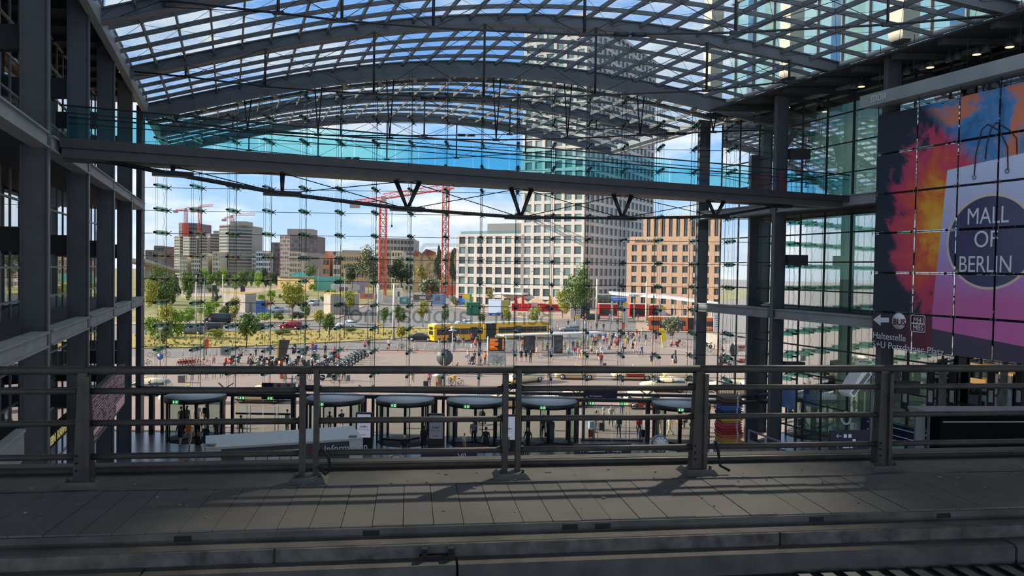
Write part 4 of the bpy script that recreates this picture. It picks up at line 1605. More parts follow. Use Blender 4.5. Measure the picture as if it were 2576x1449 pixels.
# concrete shaft houses with dry grass on the roof
for i, (a, m_, c, y, d, lb) in enumerate(((560, 566, 643, 739, 205, 'concrete shaft house with dry grass on its roof and a blue container beside it'), (815, 832, 904, 741, 200, 'concrete shaft house behind the round young tree'))):
    z = ztop(m_, y, d)
    r = empty('shaft_house', at((a + c) / 2, d), 0, label=lb, cat='concrete building')
    if i == 0:
        pts = [at(a, d + 3), at(617, d - 5), at(c, d - 2), at(c + 2, d + 9), at(a, d + 12)]
    else:
        pts = [at(a, d + 3), at(m_, d - 4), at(c, d), at(c, d + 12), at(a + 3, d + 12)]
    core(r, pts, 0, z, M['concrete'])
    cen = sum(pts, Vector()) / len(pts)
    MB().prism([cen + (p - cen) * .93 + Vector((0, 0, z)) for p in pts], (0, 0, .25)).build('roof_grass', M['dry_grass'], r, world=True)
    q0, q1 = (pts[1] + (pts[2] - pts[1]) * .4), (pts[1] + (pts[2] - pts[1]) * .7)
    o_ = Vector((0, -.06, 0))
    MB().add([q0 + o_, q1 + o_, q1 + o_ + Vector((0, 0, 2.6)), q0 + o_ + Vector((0, 0, 2.6))], [(0, 1, 2, 3)]).build('door', M['roof_grey'], r, world=True)
# railway viaduct far west and distant low skyline
vd = empty('viaduct', at(395, 420), 0, label='railway viaduct with railings climbing at the western edge of the wasteland', cat='viaduct')
mb = MB()
p0, p1 = at(340, 330, ztop(340, 655, 330)), at(440, 560, ztop(440, 690, 560) + 2)
mb.bar(p0, p1, 9, 1.4)
mb.build('deck', M['concrete'], vd, world=True)
for i in range(7):
    q = p0 + (p1 - p0) * (i + .5) / 7
    MB().box((q.x, q.y, q.z / 2 - .4), (2, 2, max(.5, q.z - .8))).build('pier', M['concrete'], vd, world=True)
for s in (-4.3, 4.3):
    MB().tube([p0 + Vector((s, 0, 1.8)), p1 + Vector((s, 0, 1.8))], .12, 4).build('handrail', M['steel_light'], vd, world=True)
for i, (a, c, y) in enumerate(((366, 392, 630), (388, 413, 619))):
    block('low_block', a, a, c, y, 640, M['mauve'] if i else M['roof_grey'], ['flat distant grey block at the western edge of the skyline', 'distant dark block next to the western viaduct'][i], 5, 1, 3, cat='block', turn=.1)

# ------------------------------------------------------------------ cranes
M['crane_red'] = mat('crane_red', (206, 84, 66), .5)
M['crane_grey'] = mat('crane_grey', (170, 150, 140), .6)


def lattice(mb, p, q, w, r, n, tri=False):
    p, q = Vector(p), Vector(q)
    d, s, u = basis(q - p, Vector((0, 1, 0)) if abs((q - p).normalized().z) > .8 else Vector((0, 0, 1)))
    off = [s * (-w / 2) + u * (-w / 2), s * (w / 2) + u * (-w / 2), s * (w / 2) + u * (w / 2), s * (-w / 2) + u * (w / 2)] if not tri else [s * (-w / 2), s * (w / 2), u * w]
    L = len(off)
    for o in off:
        mb.tube([p + o, q + o], r, 4)
    for i in range(n):
        a, b_ = p + (q - p) * (i / n), p + (q - p) * ((i + 1) / n)
        for k in range(L):
            o1, o2 = off[k], off[(k + 1) % L]
            mb.tube([a + o1, b_ + o2], r * .6, 3, cap=False)
            mb.tube([b_ + o1, b_ + o2], r * .5, 3, cap=False)
            if not tri:
                mb.tube([a + o2, b_ + o1], r * .5, 3, cap=False)


def crane(px, d, ybase, ymast, w, jib, counter, label, name='tower_crane', mt=None, group=None, hook=None, cd=0.0):
    mt = mt or M['crane_red']
    b_ = at(px, d)
    zt_ = ztop(px, ymast, d)
    zb = 0
    e = empty(name, b_, 0, label=label, cat='crane')
    mb = MB()
    lattice(mb, b_, b_ + Vector((0, 0, zt_)), w, w * .07, int(zt_ / (w * 1.15)))
    mb.build('mast', mt, e, world=True)
    top = b_ + Vector((0, 0, zt_))
    jd = jib[2] if len(jib) > 2 else d
    j = P(jib[0], jib[1], jd)
    mb = MB()
    lattice(mb, top + Vector((0, 0, 1.4)), j, w * .75, w * .06, max(6, int((j - top).length / (w * 1.2))), True)
    mb.build('jib', mt, e, world=True)
    c = P(counter[0], counter[1], counter[2] if len(counter) > 2 else d)
    mb = MB()
    lattice(mb, top + Vector((0, 0, .8)), c, w * .5, w * .06, 6, True)
    mb.build('counter_jib', mt, e, world=True)
    MB().box(c + Vector((0, 0, -.9)), (w * 1.5, 1.6, w * .8)).build('counterweight', M['crane_grey'], e, world=True)
    MB().box(top + Vector((w * .2, -w * .8, .8)), (w * .7, w * .7, w * .9)).build('cab', M['crane_grey'], e, world=True)
    MB().bar(top, top + Vector((0, 0, 2.4)), w * .6).build('slewing_head', mt, e, world=True)
    if hook:
        t_ = top + (j - top) * hook[0]
        h_ = P(*hook[1], d) if False else Vector((t_.x, t_.y, t_.z - hook[1]))
        mb = MB().tube([t_, h_], .09, 4).box(h_, (.6, .4, .9))
        mb.build('hook', M['steel_dark'], e, world=True)
    return e


crane(962, 300, 735, 509, 2.6, (1140, 474, 290), (893, 511, 306), 'red tower crane with its long jib pointing east, left of the poplar', hook=(.13, 10))
crane(1119, 330, 730, 448, 2.7, (1150, 470, 220), (1002, 449, 338), 'taller red tower crane whose counterweight shows below the footbridge', hook=(.2, 7))
crane(467, 660, 600, 531, 2.4, (503, 526, 660), (442, 530, 660), 'small distant crane on the dark unfinished high-rise')
crane(502, 655, 600, 526, 2.4, (535, 518, 655), (485, 529, 655), 'second small distant crane behind the dark unfinished high-rise')
crane(583, 640, 560, 548, 2.4, (641, 541, 640), (564, 551, 640), 'small pale red crane above the tallest tower block', mt=mat('crane_pale', (206, 150, 138), .6))
# ------------------------------------------------------------------ entrance under the glass front
XP = [-26.3 + 5.2 * k for k in range(9)]
M['navy'] = mat('navy', (26, 26, 52), .5)
M['exit_green'] = mat('exit_green', (40, 140, 60), .5, emit=.5)
M['exit_white'] = mat('exit_white', (220, 250, 220), .5, emit=.9)
M['screen_white'] = mat('screen_white', (206, 206, 224), .4, emit=.28)
M['ink'] = mat('ink', (60, 56, 60), .6)
M['sign_text'] = mat('sign_text', (224, 224, 232), .6, emit=.05)
M['sign_red'] = mat('sign_red', (176, 42, 48), .6)
mb = MB()
mb.box(((FRX0 + FRX1) / 2, YF - .3, 3.36), (FRX1 - FRX0, .3, .2))
mb.box(((FRX0 + FRX1) / 2, YF - .8, 3.02), (FRX1 - FRX0, .5, .22))
st('beam_portal', mb, M['steel_dark'], label='dark double beam over the entrance doors', cat='beam')
mb = MB()
mb.box(((FRX0 + FRX1) / 2, YF - .95, 3.16), (FRX1 - FRX0, .2, .05))
st('trim_1', mb, M['steel_light'], label='pale metal strip on the door beam', cat='trim')
for k, x in enumerate(XP):
    if k == 8:
        continue
    MB().box((x, YF - .8, 1.45), (.3, .34, 2.9)).box((x + .55, YF - .3, 1.45), (.2, .2, 2.9)).build('column_portal', M['steel_dark'], label='dark entrance post carrying the door beam, %s from the west' % ORD[k], cat='post', kind='structure')
    mb = MB()
    for s in (-1, 1):
        mb.bar((x + s * .1, YF - .4, 3.46), (x + s * .55, YF - .15, 3.75), .1, .06)
    mb.build('cable_shoe', M['steel_light'], label='bright steel cable shoe on the door beam, %s from the west' % ORD[k], cat='bracket')


def exit_sign(p, label):
    e = empty('exit_sign', p, 0, label=label, cat='exit sign')
    MB().box((0, 0, 0), (.42, .08, .22)).build('housing', M['exit_green'], e)
    mb = MB()
    mb.prism([(-.1, -.05, -.08), (-.16, -.05, -.01), (-.12, -.05, -.01), (-.12, -.05, .08), (-.08, -.05, .08), (-.08, -.05, -.01), (-.04, -.05, -.01)], (0, .01, 0))
    mb.build('arrow', M['exit_white'], e)
    mb = MB()
    ring_strip(mb, [Vector((x, -.05, z)) for x, z in ((.04, -.08), (.16, -.08), (.16, .08), (.04, .08))], [Vector((x, -.05, z)) for x, z in ((.06, -.06), (.14, -.06), (.14, .06), (.06, .06))])
    mb.blob((.1, -.05, .03), .018, 6, 4).tube([(.1, -.05, .02), (.1, -.05, -.02), (.07, -.05, -.05)], .01, 4)
    mb.build('pictogram', M['exit_white'], e)
    MB().tube([(0, 0, .1), (0, .3, .22)], .012, 4).build('bracket', M['black'], e)


DX = [(-22.65, 'revolving door farthest west, by the departure board'), (-12.6, 'revolving door behind the white information kiosk'), (-7.56, 'revolving door between the first two white screens'),
      (-2.5, 'revolving door a child and two adults walk towards'), (2.76, 'revolving door a person in a long robe walks through'), (12.3, 'revolving door behind the station clock')]
DY = 54.2
M['canopy_grey'] = mat('canopy_grey', (196, 198, 200), .7)
for k, (x, lb) in enumerate(DX):
    e = empty('revolving_door', (x, DY, 0), 0, label='big glass ' + lb, cat='revolving door')
    MB().lathe([(.01, 3.06), (2.0, 3.06), (2.06, 3.12), (.01, 3.14)], 36).build('canopy_top', M['canopy_grey'], e)
    MB().lathe([(1.98, 2.78), (2.1, 2.78), (2.1, 3.08), (1.98, 3.08)], 36).build('canopy_fascia', M['steel_dark'], e)
    for s in (-1, 1):
        n = 8
        pts = [Vector((s * 2.0 * math.cos(a), -2.0 * math.sin(a), 0)) for a in np.linspace(-.75, .78, n)]
        MB().add([*pts, *[p + Vector((0, 0, 2.78)) for p in pts]], [(i, i + 1, n + i + 1, n + i) for i in range(n - 1)]).build('drum_glass', M['glass_door'], e)
        for p in (pts[0], pts[n // 2], pts[-1]):
            MB().box(p + Vector((0, 0, 1.39)), (.13, .13, 2.78), math.atan2(p.y, p.x)).build('drum_post', M['steel_dark'], e)
    MB().cyl((0, 0, 0), .1, 2.78, 10).build('shaft', M['steel_dark'], e)
    for i in range(3):
        a = PI / 2 + .35 + i * 2 * PI / 3 + k * .5
        d = Vector((math.cos(a), math.sin(a), 0))
        w = MB().add([d * .12 + Vector((0, 0, .1)), d * 1.9 + Vector((0, 0, .1)), d * 1.9 + Vector((0, 0, 2.7)), d * .12 + Vector((0, 0, 2.7))], [(0, 1, 2, 3)]).build('wing', M['glass_door'], e)
        mb = MB()
        mb.bar(d * .12 + Vector((0, 0, .06)), d * 1.92 + Vector((0, 0, .06)), .06, .1)
        mb.bar(d * .12 + Vector((0, 0, 2.72)), d * 1.92 + Vector((0, 0, 2.72)), .06, .1)
        mb.bar(d * 1.92 + Vector((0, 0, .05)), d * 1.92 + Vector((0, 0, 2.75)), .07, .07)
        mb.build('wing_frame', M['steel_dark'], w)
    MB().lathe([(.01, .004), (1.95, .004), (1.95, .012), (.01, .012)], 30).build('threshold', mat('mat_floor', (72, 64, 68), .8), e)
    mb = MB()
    for i in range(9):
        mb.box((1.3 - i * .11, -1.99 + i * .0 + (i - 4) ** 2 * .004, 1.35), (.07, .01, .07))
    mb.build('safety_dots', M['steel_dark'], e)
    exit_sign((x - .5 if k else x - .5, DY - 2.2, 2.98), 'small green exit sign on the canopy of the ' + lb.split(',')[0].replace('revolving door', 'revolving door', 1) if False else 'small green exit sign over the ' + lb.split(',')[0])
for x0, x1, nm in ((XP[1] + .9, XP[2] - .2, 'west'), (XP[6] + .3, XP[7] - .3, 'east')):
    e = empty('swing_door', ((x0 + x1) / 2, YF - .75, 0), 0, label='glazed swing doors with long bar handles in the %s bay' % nm, cat='door')
    w = (x1 - x0) / 4
    for i in range(4):
        a = x0 + i * w - (x0 + x1) / 2
        l = MB().add([(a + .02, 0, .08), (a + w - .02, 0, .08), (a + w - .02, 0, 2.6), (a + .02, 0, 2.6)], [(0, 1, 2, 3)]).build('leaf', M['glass_door'], e)
        mb = MB()
        mb.box((a + w / 2, 0, .06), (w - .03, .06, .1)).box((a + w / 2, 0, 2.62), (w - .03, .06, .08))
        mb.box((a + w / 2, 0, 1.62), (w - .06, .04, .14))
        mb.build('leaf_frame', M['steel_dark'], l)
        hx = a + w - .12 if i % 2 == 0 else a + .12
        MB().tube([(hx, -.08, .25), (hx, -.08, 2.2)], .025, 6).build('handle', M['chrome'], l)
    for i in range(2):
        px = x0 + w * (1 + 2 * i) - .4
        exit_sign((px, YF - 1.1, 2.83), 'small green exit sign over the %s swing doors, the %s one' % (nm, 'western' if i == 0 else 'eastern'))
# white screens between the doors
for k, (px, lb) in enumerate(((920, 'white advertising screen next to the information kiosk'), (1102, 'white advertising screen between the third and fourth revolving doors'), (1284, 'white advertising screen partly behind the middle railing post'))):
    x = (px - CX) / FPX * 51.8
    e = empty('totem_screen', (x, 51.8, 0), 0, label=lb, cat='advertising screen')
    MB().box((0, 0, 1.25), (1.14, .28, 2.5)).build('housing', M['steel_dark'], e)
    MB().box((0, -.15, 1.6), (.92, .02, 1.6)).build('screen', M['screen_white'] if k != 1 else mat('screen_dim', (150, 152, 160), .4, emit=.08), e)
    text('lettering', 't-online.', .2, frame((-.27, -.165, 1.5), (1, 0, 0), (0, -1, 0)), M['ink'], e, .002, width=.56, off=.006)
    text('lettering', 'Nachrichten von hier', .1, frame((-.32, -.165, 1.33), (1, 0, 0), (0, -1, 0)), M['ink'], e, .002, width=.64)
    MB().box((0, -.16, .98), (.4, .01, .03)).build('caption_line', M['ink'], e)
# information kiosk with a flat white roof
kz = 3.0
kc = [G(517, 1096, kz), G(889, 1071, kz), G(913, 1102, kz), G(517, 1127, kz)]
ki = empty('information_kiosk', Vector((kc[0] + kc[2]).xy.to_3d() / 2), 0, label='white flat-roofed information kiosk on the hall floor', cat='kiosk')
M['kiosk_white'] = mat('kiosk_white', (184, 182, 178), .6, 0, .05, 1)
MB().prism([p - Vector((0, 0, .12)) for p in kc], (0, 0, .12)).build('roof', M['kiosk_white'], ki, world=True)
cen = sum(kc, Vector()) / 4
inn = [cen + (p - cen) * .93 for p in kc]
MB().prism([Vector((p.x, p.y, 0)) for p in inn], (0, 0, kz - .12)).build('wall', mat('kiosk_dark', (70, 70, 74), .5), ki, world=True)
fd = (kc[2] - kc[3]).xy.to_3d().normalized()
fn = Vector((fd.y, -fd.x, 0))
L_ = (kc[2] - kc[3]).length
for s in (0, L_ - .75):
    p = kc[3].xy.to_3d() + fd * s
    MB().prism([p, p + fd * .75, p + fd * .75 - fn * 2.3, p - fn * 2.3], (0, 0, kz - .12)).build('corner_pillar', M['offwhite'], ki, world=True)
p = kc[3] + fd * 1.9 + fn * -.1 - Vector((0, 0, .33))
for i in range(5):
    q = p + fd * (i * .6 + (.0)) + fn * .03
    MB().bar(q - Vector((0, 0, .55)), q + fd * .56 - Vector((0, 0, .55)), .05, 1.0).build('blind', M['kiosk_white'] if i % 2 else M['offwhite'], ki, world=True)
q = kc[3] + fd * 5.3 + fn * .06 + Vector((0, 0, -.62))
text('lettering', 'DB', .4, Matrix.Translation(-Vector(ki.location)) @ frame(q, fd, fn), M['sign_red'], ki, .02, off=.01)
text('lettering', 'Information', .5, Matrix.Translation(-Vector(ki.location)) @ frame(q + fd * .7, fd, fn), M['white'], ki, .02)
for px, py in ((531, 1122), (888, 1100)):
    q = G(px, py, kz)
    MB().box(q + Vector((0, 0, .06)), (.42, .26, .12)).build('roof_hatch', M['steel_light'], ki, world=True)


def navy_sign(name, c, w, h, rz, label, rows, strip=True, back=False):
    e = empty(name, c, rz, label=label, cat='hanging sign')
    MB().box((0, 0, 0), (w, .14, h)).build('panel', M['navy'], e)
    if strip:
        MB().box((w * .17, -.075, h * .36), (w * .64, .02, h * .24)).build('pictogram_strip', M['edge'], e)
        for sx in (.02, .3):
            MB().box((w * sx, -.09, h * .36), (w * .11, .01, h * .15)).build('service_logo', M['sign_red'], e)
    for body, size, x, z in rows:
        text('lettering', body, size, frame((x, -.08, z), (1, 0, 0), (0, -1, 0)), M['sign_text'], e, .003)
    foot = 0.0 if c[1] < 50 else 3.1
    for s in (-.4, .4):
        MB().tube([(s * w, 0, -h / 2), (s * w, 0, foot - c[2])], .035, 6).build('post', M['black'], e)
    return e


def arrow(e, x, z, s, ang):
    mb = MB()
    c, sn = math.cos(ang), math.sin(ang)
    f = lambda a, b_: (x + (a * c - b_ * sn) * s, -.085, z + (a * sn + b_ * c) * s)
    mb.tube([f(-.5, 0), f(.5, 0)], s * .05, 4).tube([f(.1, .35), f(.5, 0), f(.1, -.35)], s * .05, 4)
    mb.build('arrow', M['sign_text'], e)


c = P(1510, 992, 55.1)
e = navy_sign('hanging_sign', c, 2.45, 1.08, 0, 'dark blue sign with an up arrow above the east swing doors', [('Europaplatz', .19, -.78, -.18), ('Invalidenstraße', .19, -.78, -.38)])
arrow(e, -.98, -.28, .3, PI / 2)
c = P(701, 984, 55.1)
e = navy_sign('hanging_sign', c, 2.45, 1.2, 0, 'dark blue sign with a grey strip above the west swing doors', [('1', .18, -.98, -.2)])
MB().box((-.2, -.08, -.1), (1.0, .01, .02)).build('line', M['sign_text'], e)
c = P(1516, 1136, 40.0)
e = navy_sign('hanging_sign', c, 3.1, .85, RA, 'dark blue platform sign with numbers hanging low over the hall floor', [('11-16', .3, -1.3, 0), ('S', .26, -.62, .02), ('Ausgang', .15, .5, .0), ('Europaplatz', .15, .5, -.18)], strip=False)
MB().box((-.33, -.075, .11), (.9, .01, .22)).build('pictogram_strip', M['edge'], e)
MB().box((1.3, -.075, .28), (.36, .01, .18)).build('service_logo', M['sign_red'], e)
MB().box((.28, -.075, 0), (.02, .01, .85)).build('divider', M['edge'], e)
c = P(2146, 1107, 33.0)
e = navy_sign('hanging_sign', c, 2.2, .86, RA, 'dark blue sign with two left arrows below the shop logo', [('Europaplatz', .12, .28, -.12), ('Invalidenstraße', .12, .28, -.26)], strip=False)
for z in (.2, -.25):
    arrow(e, -.72, z, .24, PI)
arrow(e, .08, -.18, .24, PI / 2)
for i, (x, z) in enumerate(((-.42, .2), (-.2, .2), (-.45, -.25), (-.3, -.25), (-.12, -.25), (.0, -.02))):
    MB().box((x, -.075, z), (.14, .01, .16)).build('pictogram', M['sign_text'], e)
c = P(1130, 1152, 39)
e = navy_sign('hanging_sign', c, 2.9, .55, RA + .05, 'dark blue sign whose upper edge just shows behind the bridge edge', [('2-03', .26, .4, .05)], strip=False)

# station clocks on posts
M['clock_face'] = mat('clock_face', (216, 222, 224), .4)
for px, py, lb in ((1660, 1116, 'round station clock on a post in front of the eastern revolving door'), (998, 1164, 'round station clock of which only the upper rim shows behind the bridge edge')):
    y = 41.0
    c = P(px, py, y)
    e = empty('station_clock', (c.x, c.y, 0), RA - .15, label=lb, cat='clock')
    MB().cyl((0, -.2, c.z), .46, .4, 28, 'Y').build('case', M['steel_light'], e)
    MB().cyl((0, -.215, c.z), .41, .02, 28, 'Y').build('face', M['clock_face'], e)
    mb = MB()
    for i in range(12):
        a = i * PI / 6
        d = Vector((math.sin(a), 0, math.cos(a)))
        q = Vector((0, -.225, c.z))
        mb.bar(q + d * .3, q + d * .38, .03, .01, Vector((0, 1, 0)))
    mb.build('hour_mark', M['black'], e)
    for a, l, w in ((PI * 1.04, .26, .035), (PI * .97, .36, .025)):
        d = Vector((math.sin(a), 0, math.cos(a)))
        q = Vector((0, -.23, c.z))
        MB().bar(q - d * .05, q + d * l, w, .01, Vector((0, 1, 0))).build('hand', M['black'], e)
    MB().cyl((0, 0, 0), .07, c.z - .44, 10).build('post', M['steel_dark'], e)

# stack of folded textiles on a beige stand
sc_ = P(1833, 1112, 46.0)
sd = empty('promotion_stand', (sc_.x, sc_.y, 0), RA, label='beige promotion stand with a dark hatch carrying the colourful stack', cat='stand')
mb = MB()
pr_ = [Vector((-.7, 0, 1.0)), Vector((.95, 0, 1.0)), Vector((1.05, 0, 1.5)), Vector((1.05, 0, 2.1)), Vector((.9, 0, 2.2)), Vector((-.65, 0, 2.2)), Vector((-.75, 0, 2.0))]
mb.prism([p - Vector((0, .6, 0)) for p in pr_], (0, 1.2, 0))
mb.build('body', mat('beige', (150, 138, 116), .7), sd)
MB().box((.0, 0, .5), (1.3, .9, 1.0)).build('plinth', M['steel_dark'], sd)
MB().prism([(-.45, -.62, 2.0), (-.2, -.62, 2.17), (.15, -.62, 2.17), (-.05, -.62, 2.0)], (0, .03, 0)).build('hatch', M['black'], sd)
cols = [((192, 150, 60), 'mustard', .14), ((196, 140, 60), 'ochre', .12), ((190, 110, 60), 'orange', .12), ((176, 96, 84), 'salmon', .14), ((158, 40, 42), 'dark red', .17), ((160, 44, 44), 'red', .17), ((168, 56, 56), 'bright red', .17),
        ((164, 74, 84), 'rose', .16), ((180, 110, 60), 'amber', .14), ((196, 160, 70), 'yellow', .2), ((196, 190, 180), 'white', .12), ((30, 34, 30), 'black', .2), ((40, 60, 100), 'navy blue', .12), ((64, 96, 160), 'blue', .17), ((70, 110, 170), 'light blue', .14),
        ((58, 44, 44), 'dark brown', .17), ((84, 66, 64), 'brown', .2), ((110, 92, 88), 'grey brown', .2)]
z = 2.2
for i, (c_, nm, h) in enumerate(cols):
    mb = MB()
    w = .62 + R.uniform(-.03, .05) + (.04 if 2 < i < 8 else 0)
    o_ = R.uniform(-.03, .03)
    n = 6
    top = [Vector((o_ - w - .03 * (k % 2), -.55, z + h * (k / n))) for k in range(n + 1)]
    prof = [Vector((o_ - w, -.56, z + .01)), Vector((o_ + w - .1, -.56, z + .01)), Vector((o_ + w, -.5, z + h * .5)), Vector((o_ + w - .1, -.56, z + h - .012)), Vector((o_ - w, -.56, z + h - .012)), Vector((o_ - w - .05, -.5, z + h * .5))]
    mb.prism([Vector((p.x, -.55, p.z)) for p in prof], (0, 1.1, 0))
    e = mb.build('folded_textile', mat('textile_' + nm.replace(' ', '_'), c_, .9, 0, .08, 6))
    e.location = sd.location
    e.rotation_euler = sd.rotation_euler
    tag(e, '%s folded textile slab, %s from the bottom of the colourful stack' % (nm, ORD[i]), 'textile slab', 'folded textiles on the promotion stand')
    MB().prism([(o_ + w * .35, -.565, z + .015), (o_ + w * .5, -.565, z + .015), (o_ + w * .5, -.565, z + h - .015), (o_ + w * .35, -.565, z + h - .015)], (0, .01, 0)).build('spine_mark', M['offwhite'], e)
    z += h

# east side at floor level: shop front, posters, counter, barrier, logo
M['poster_blue'] = mat('poster_blue', (40, 150, 220), .4, emit=.35, var=.5, scale=1.2, rgb2=(120, 200, 230))
M['poster_deep'] = mat('poster_deep', (30, 70, 130), .4, emit=.12, var=.5, scale=1.1, rgb2=(110, 130, 150))
M['poster_pale'] = mat('poster_pale', (120, 126, 112), .5, var=.4, scale=2.4)


def hpanel(name, px0, py0, px1, py1, u, mt, label, cat, th=.05):
    """upright board along the hall between two pixels (top at py0, bottom at py1, read on the px0 side)"""
    a, b_ = ub(px0, py0, u), ub(px1, py0, u)
    lo = ub(px0, py1, u).z
    mb = MB()
    hwbox(mb, u, u + th, min(a.y, b_.y), max(a.y, b_.y), lo, a.z)
    return mb.build(name, mt, label=label, cat=cat)


hpanel('poster', 1962, 968, 2000, 1022, 37.9, M['poster_deep'], 'poster with a blue glow in the shop front beside the dark east column', 'poster')
hpanel('poster', 1896, 972, 1932, 1006, 40.6, M['poster_blue'], 'pale blue poster behind the glass corner by the east post', 'poster')
hpanel('poster', 1900, 1044, 1922, 1090, 39.4, M['poster_blue'], 'bright cyan poster near the floor behind the glass corner', 'poster')
hpanel('poster', 1866, 976, 1876, 1060, 42.2, M['poster_blue'], 'narrow cyan poster strip at the edge of the glass front', 'poster')
hpanel('poster', 2004, 930, 2036, 985, 39.8, M['poster_pale'], 'tall pale poster in the second shop window beyond the column', 'poster')
hpanel('poster', 2070, 912, 2100, 980, 39.8, M['poster_pale'], 'tall pale poster behind the shop glass left of the floodlight', 'poster')
fa = empty('shop_fascia', HW(36.4, 42, 3.8), 0, label='dark blue shop sign band with two white lines along the east wall', cat='shop sign')
mb = MB()
hwbox(mb, 36.6, 36.9, 33, 43.5, 3.5, 4.35)
mb.build('band', mat('fascia_blue', (22, 34, 62), .4), fa, world=True)
for z in (3.7, 4.12):
    mb = MB()
    hwbox(mb, 36.56, 36.6, 33, 43, z, z + .04)
    mb.build('line', M['white'], fa, world=True)
c = ub(2128, 1052, 36.2)
lo_ = empty('shop_logo', c, HRZ - PI / 2 + .5, label='white round letter logo with a small two on the shop band', cat='shop sign')
mb = MB()
n = 24
o_, i_ = [Vector((.3 * math.cos(a), 0, .4 * math.sin(a))) for a in np.linspace(0, 2 * PI, n, endpoint=False)], [Vector((.2 * math.cos(a), 0, .3 * math.sin(a))) for a in np.linspace(0, 2 * PI, n, endpoint=False)]
for dy in (0, .1):
    ring_strip(mb, [p + Vector((0, dy, 0)) for p in o_], [p + Vector((0, dy, 0)) for p in i_])
for pts_ in (o_, i_):
    ring_strip(mb, pts_, [p + Vector((0, .1, 0)) for p in pts_])
mb.build('letter', M['white'], lo_)
text('numeral', '2', .42, frame((.26, 0, -.5), (1, 0, 0), (0, -1, 0)), M['white'], lo_, .04, off=.01)
c = P(2059, 1110, 44)
e = empty('counter', (c.x, c.y, 0), .3, label='white sales counter table with a leaflet display in the phone shop', cat='counter')
MB().box((0, 0, 1.0), (1.5, .7, .16)).build('top', M['white'], e)
for sx in (-.7, .7):
    for sy in (-.3, .3):
        MB().box((sx, sy, .46), (.05, .05, .92)).build('leg', M['white'], e)
MB().prism([(.1, -.1, 1.08), (.75, -.1, 1.08), (.65, .15, 1.6), (.05, .15, 1.6)], (0, .1, 0)).build('leaflet_display', M['steel_light'], e)
e = empty('barrier', (P(1925, 1120, 43).x, 43, 0), .4, label='grey metal barrier frame with a sloped top beside the textile stack', cat='barrier')
q = [P(1884, 1082, 43), P(1964, 1112, 41), P(1964, 1150, 41), P(1884, 1150, 43)]
e.rotation_euler = (0, 0, 0)
mb = MB()
mb.bar(q[0], q[1], .09, .09).bar(q[0], Vector((q[0].x, q[0].y, 0)), .09, .09).bar(q[1], Vector((q[1].x, q[1].y, 0)), .09, .09)
mb.build('frame', M['steel_light'], e, world=True)
MB().add([q[0] - Vector((0, 0, .5)), q[1] - Vector((0, 0, .5)), Vector((q[1].x, q[1].y, .2)), Vector((q[0].x, q[0].y, .2))], [(0, 1, 2, 3)]).build('panel', M['poster_pale'], e, world=True)
# shop windows one floor up with warm lit panels and dark posters
M['warm_sign'] = mat('warm_sign', (226, 172, 104), .5, emit=.55)
for i, (a, b_, y0, y1) in enumerate(((2441, 2477, 913, 925), (2484, 2512, 919, 928), (2441, 2477, 950, 963), (2512, 2546, 935, 942))):
    hpanel('light_panel', a, y0, b_, y1, 38.6, M['warm_sign'], ['warm lit shop panel just above the top rail, the first one', 'warm lit shop panel just above the top rail, the farther east one', 'warm lit shop panel between the first two rails', 'warm lit strip at the eastern end between the rails'][i], 'light panel')
for i, a in enumerate((2246, 2268, 2332, 2362, 2386, 2484, 2516, 2554)):
    o_ = hpanel('shop_poster', a, 934, a + 18, 1028, 38.5, M['room_dark'] if i % 3 == 2 else (M['black'] if i % 3 == 1 else M['poster_pale']), 'dim cosmetics poster in the row behind the rails, %s from the rail post' % ORD[i], 'poster')
    if i % 3 != 0:
        p0, p1 = ub(a + 4, 985, 38.47), ub(a + 14, 985, 38.47)
        zt1, zb1 = ub(a + 8, 982, 38.47).z, ub(a + 8, 1012, 38.47).z
        mb = MB()
        hwbox(mb, 38.45, 38.47, p1.y, p0.y, zb1, zt1)
        mb.build('printed_tube', M['offwhite'], o_)
bx_ = empty('screen_box', P(2470, 1090, 23), RA, label='big dark display box with a bird-spiked cover near the platform', cat='display box')
a, b_ = P(2350, 1048, 23), P(2650, 1048, 24)
lo = P(2350, 1180, 23).z
mb = MB()
mb.bar(Vector((a.x, a.y, (a.z + lo) / 2)), Vector((b_.x, b_.y, (a.z + lo) / 2)), .5, a.z - lo)
bx_.rotation_euler = (0, 0, 0)
mb.build('housing', mat('box_black', (14, 14, 18), .9, spec=.05), bx_, world=True)
mb = MB()
mb.bar(a + Vector((.1, -.3, -.1)), b_ + Vector((0, -.3, -.1)), .04, .04)
mb.build('frame_line', M['steel_light'], bx_, world=True)
a, b_ = P(2312, 1032, 23), P(2650, 1032, 24)
MB().bar(a, b_, 1.0, .08).build('cover', M['steel_light'], bx_, world=True)
mb = MB()
for i in range(90):
    q = a + (b_ - a) * i / 90 + Vector((0, -.4, 0))
    mb.tube([q, q + Vector((0, 0, .1))], .006, 3, cap=False)
mb.build('bird_spike', M['steel_light'], bx_, world=True)
for i, px in enumerate((2314, 2339)):
    a, b_ = P(px, 1036, 23.2), P(px, 1200, 23.2)
    MB().box((a.x, a.y, (a.z + b_.z) / 2), (.28 if i == 0 else .1, .1, a.z - b_.z)).build('side_post', M['steel'], bx_, world=True)
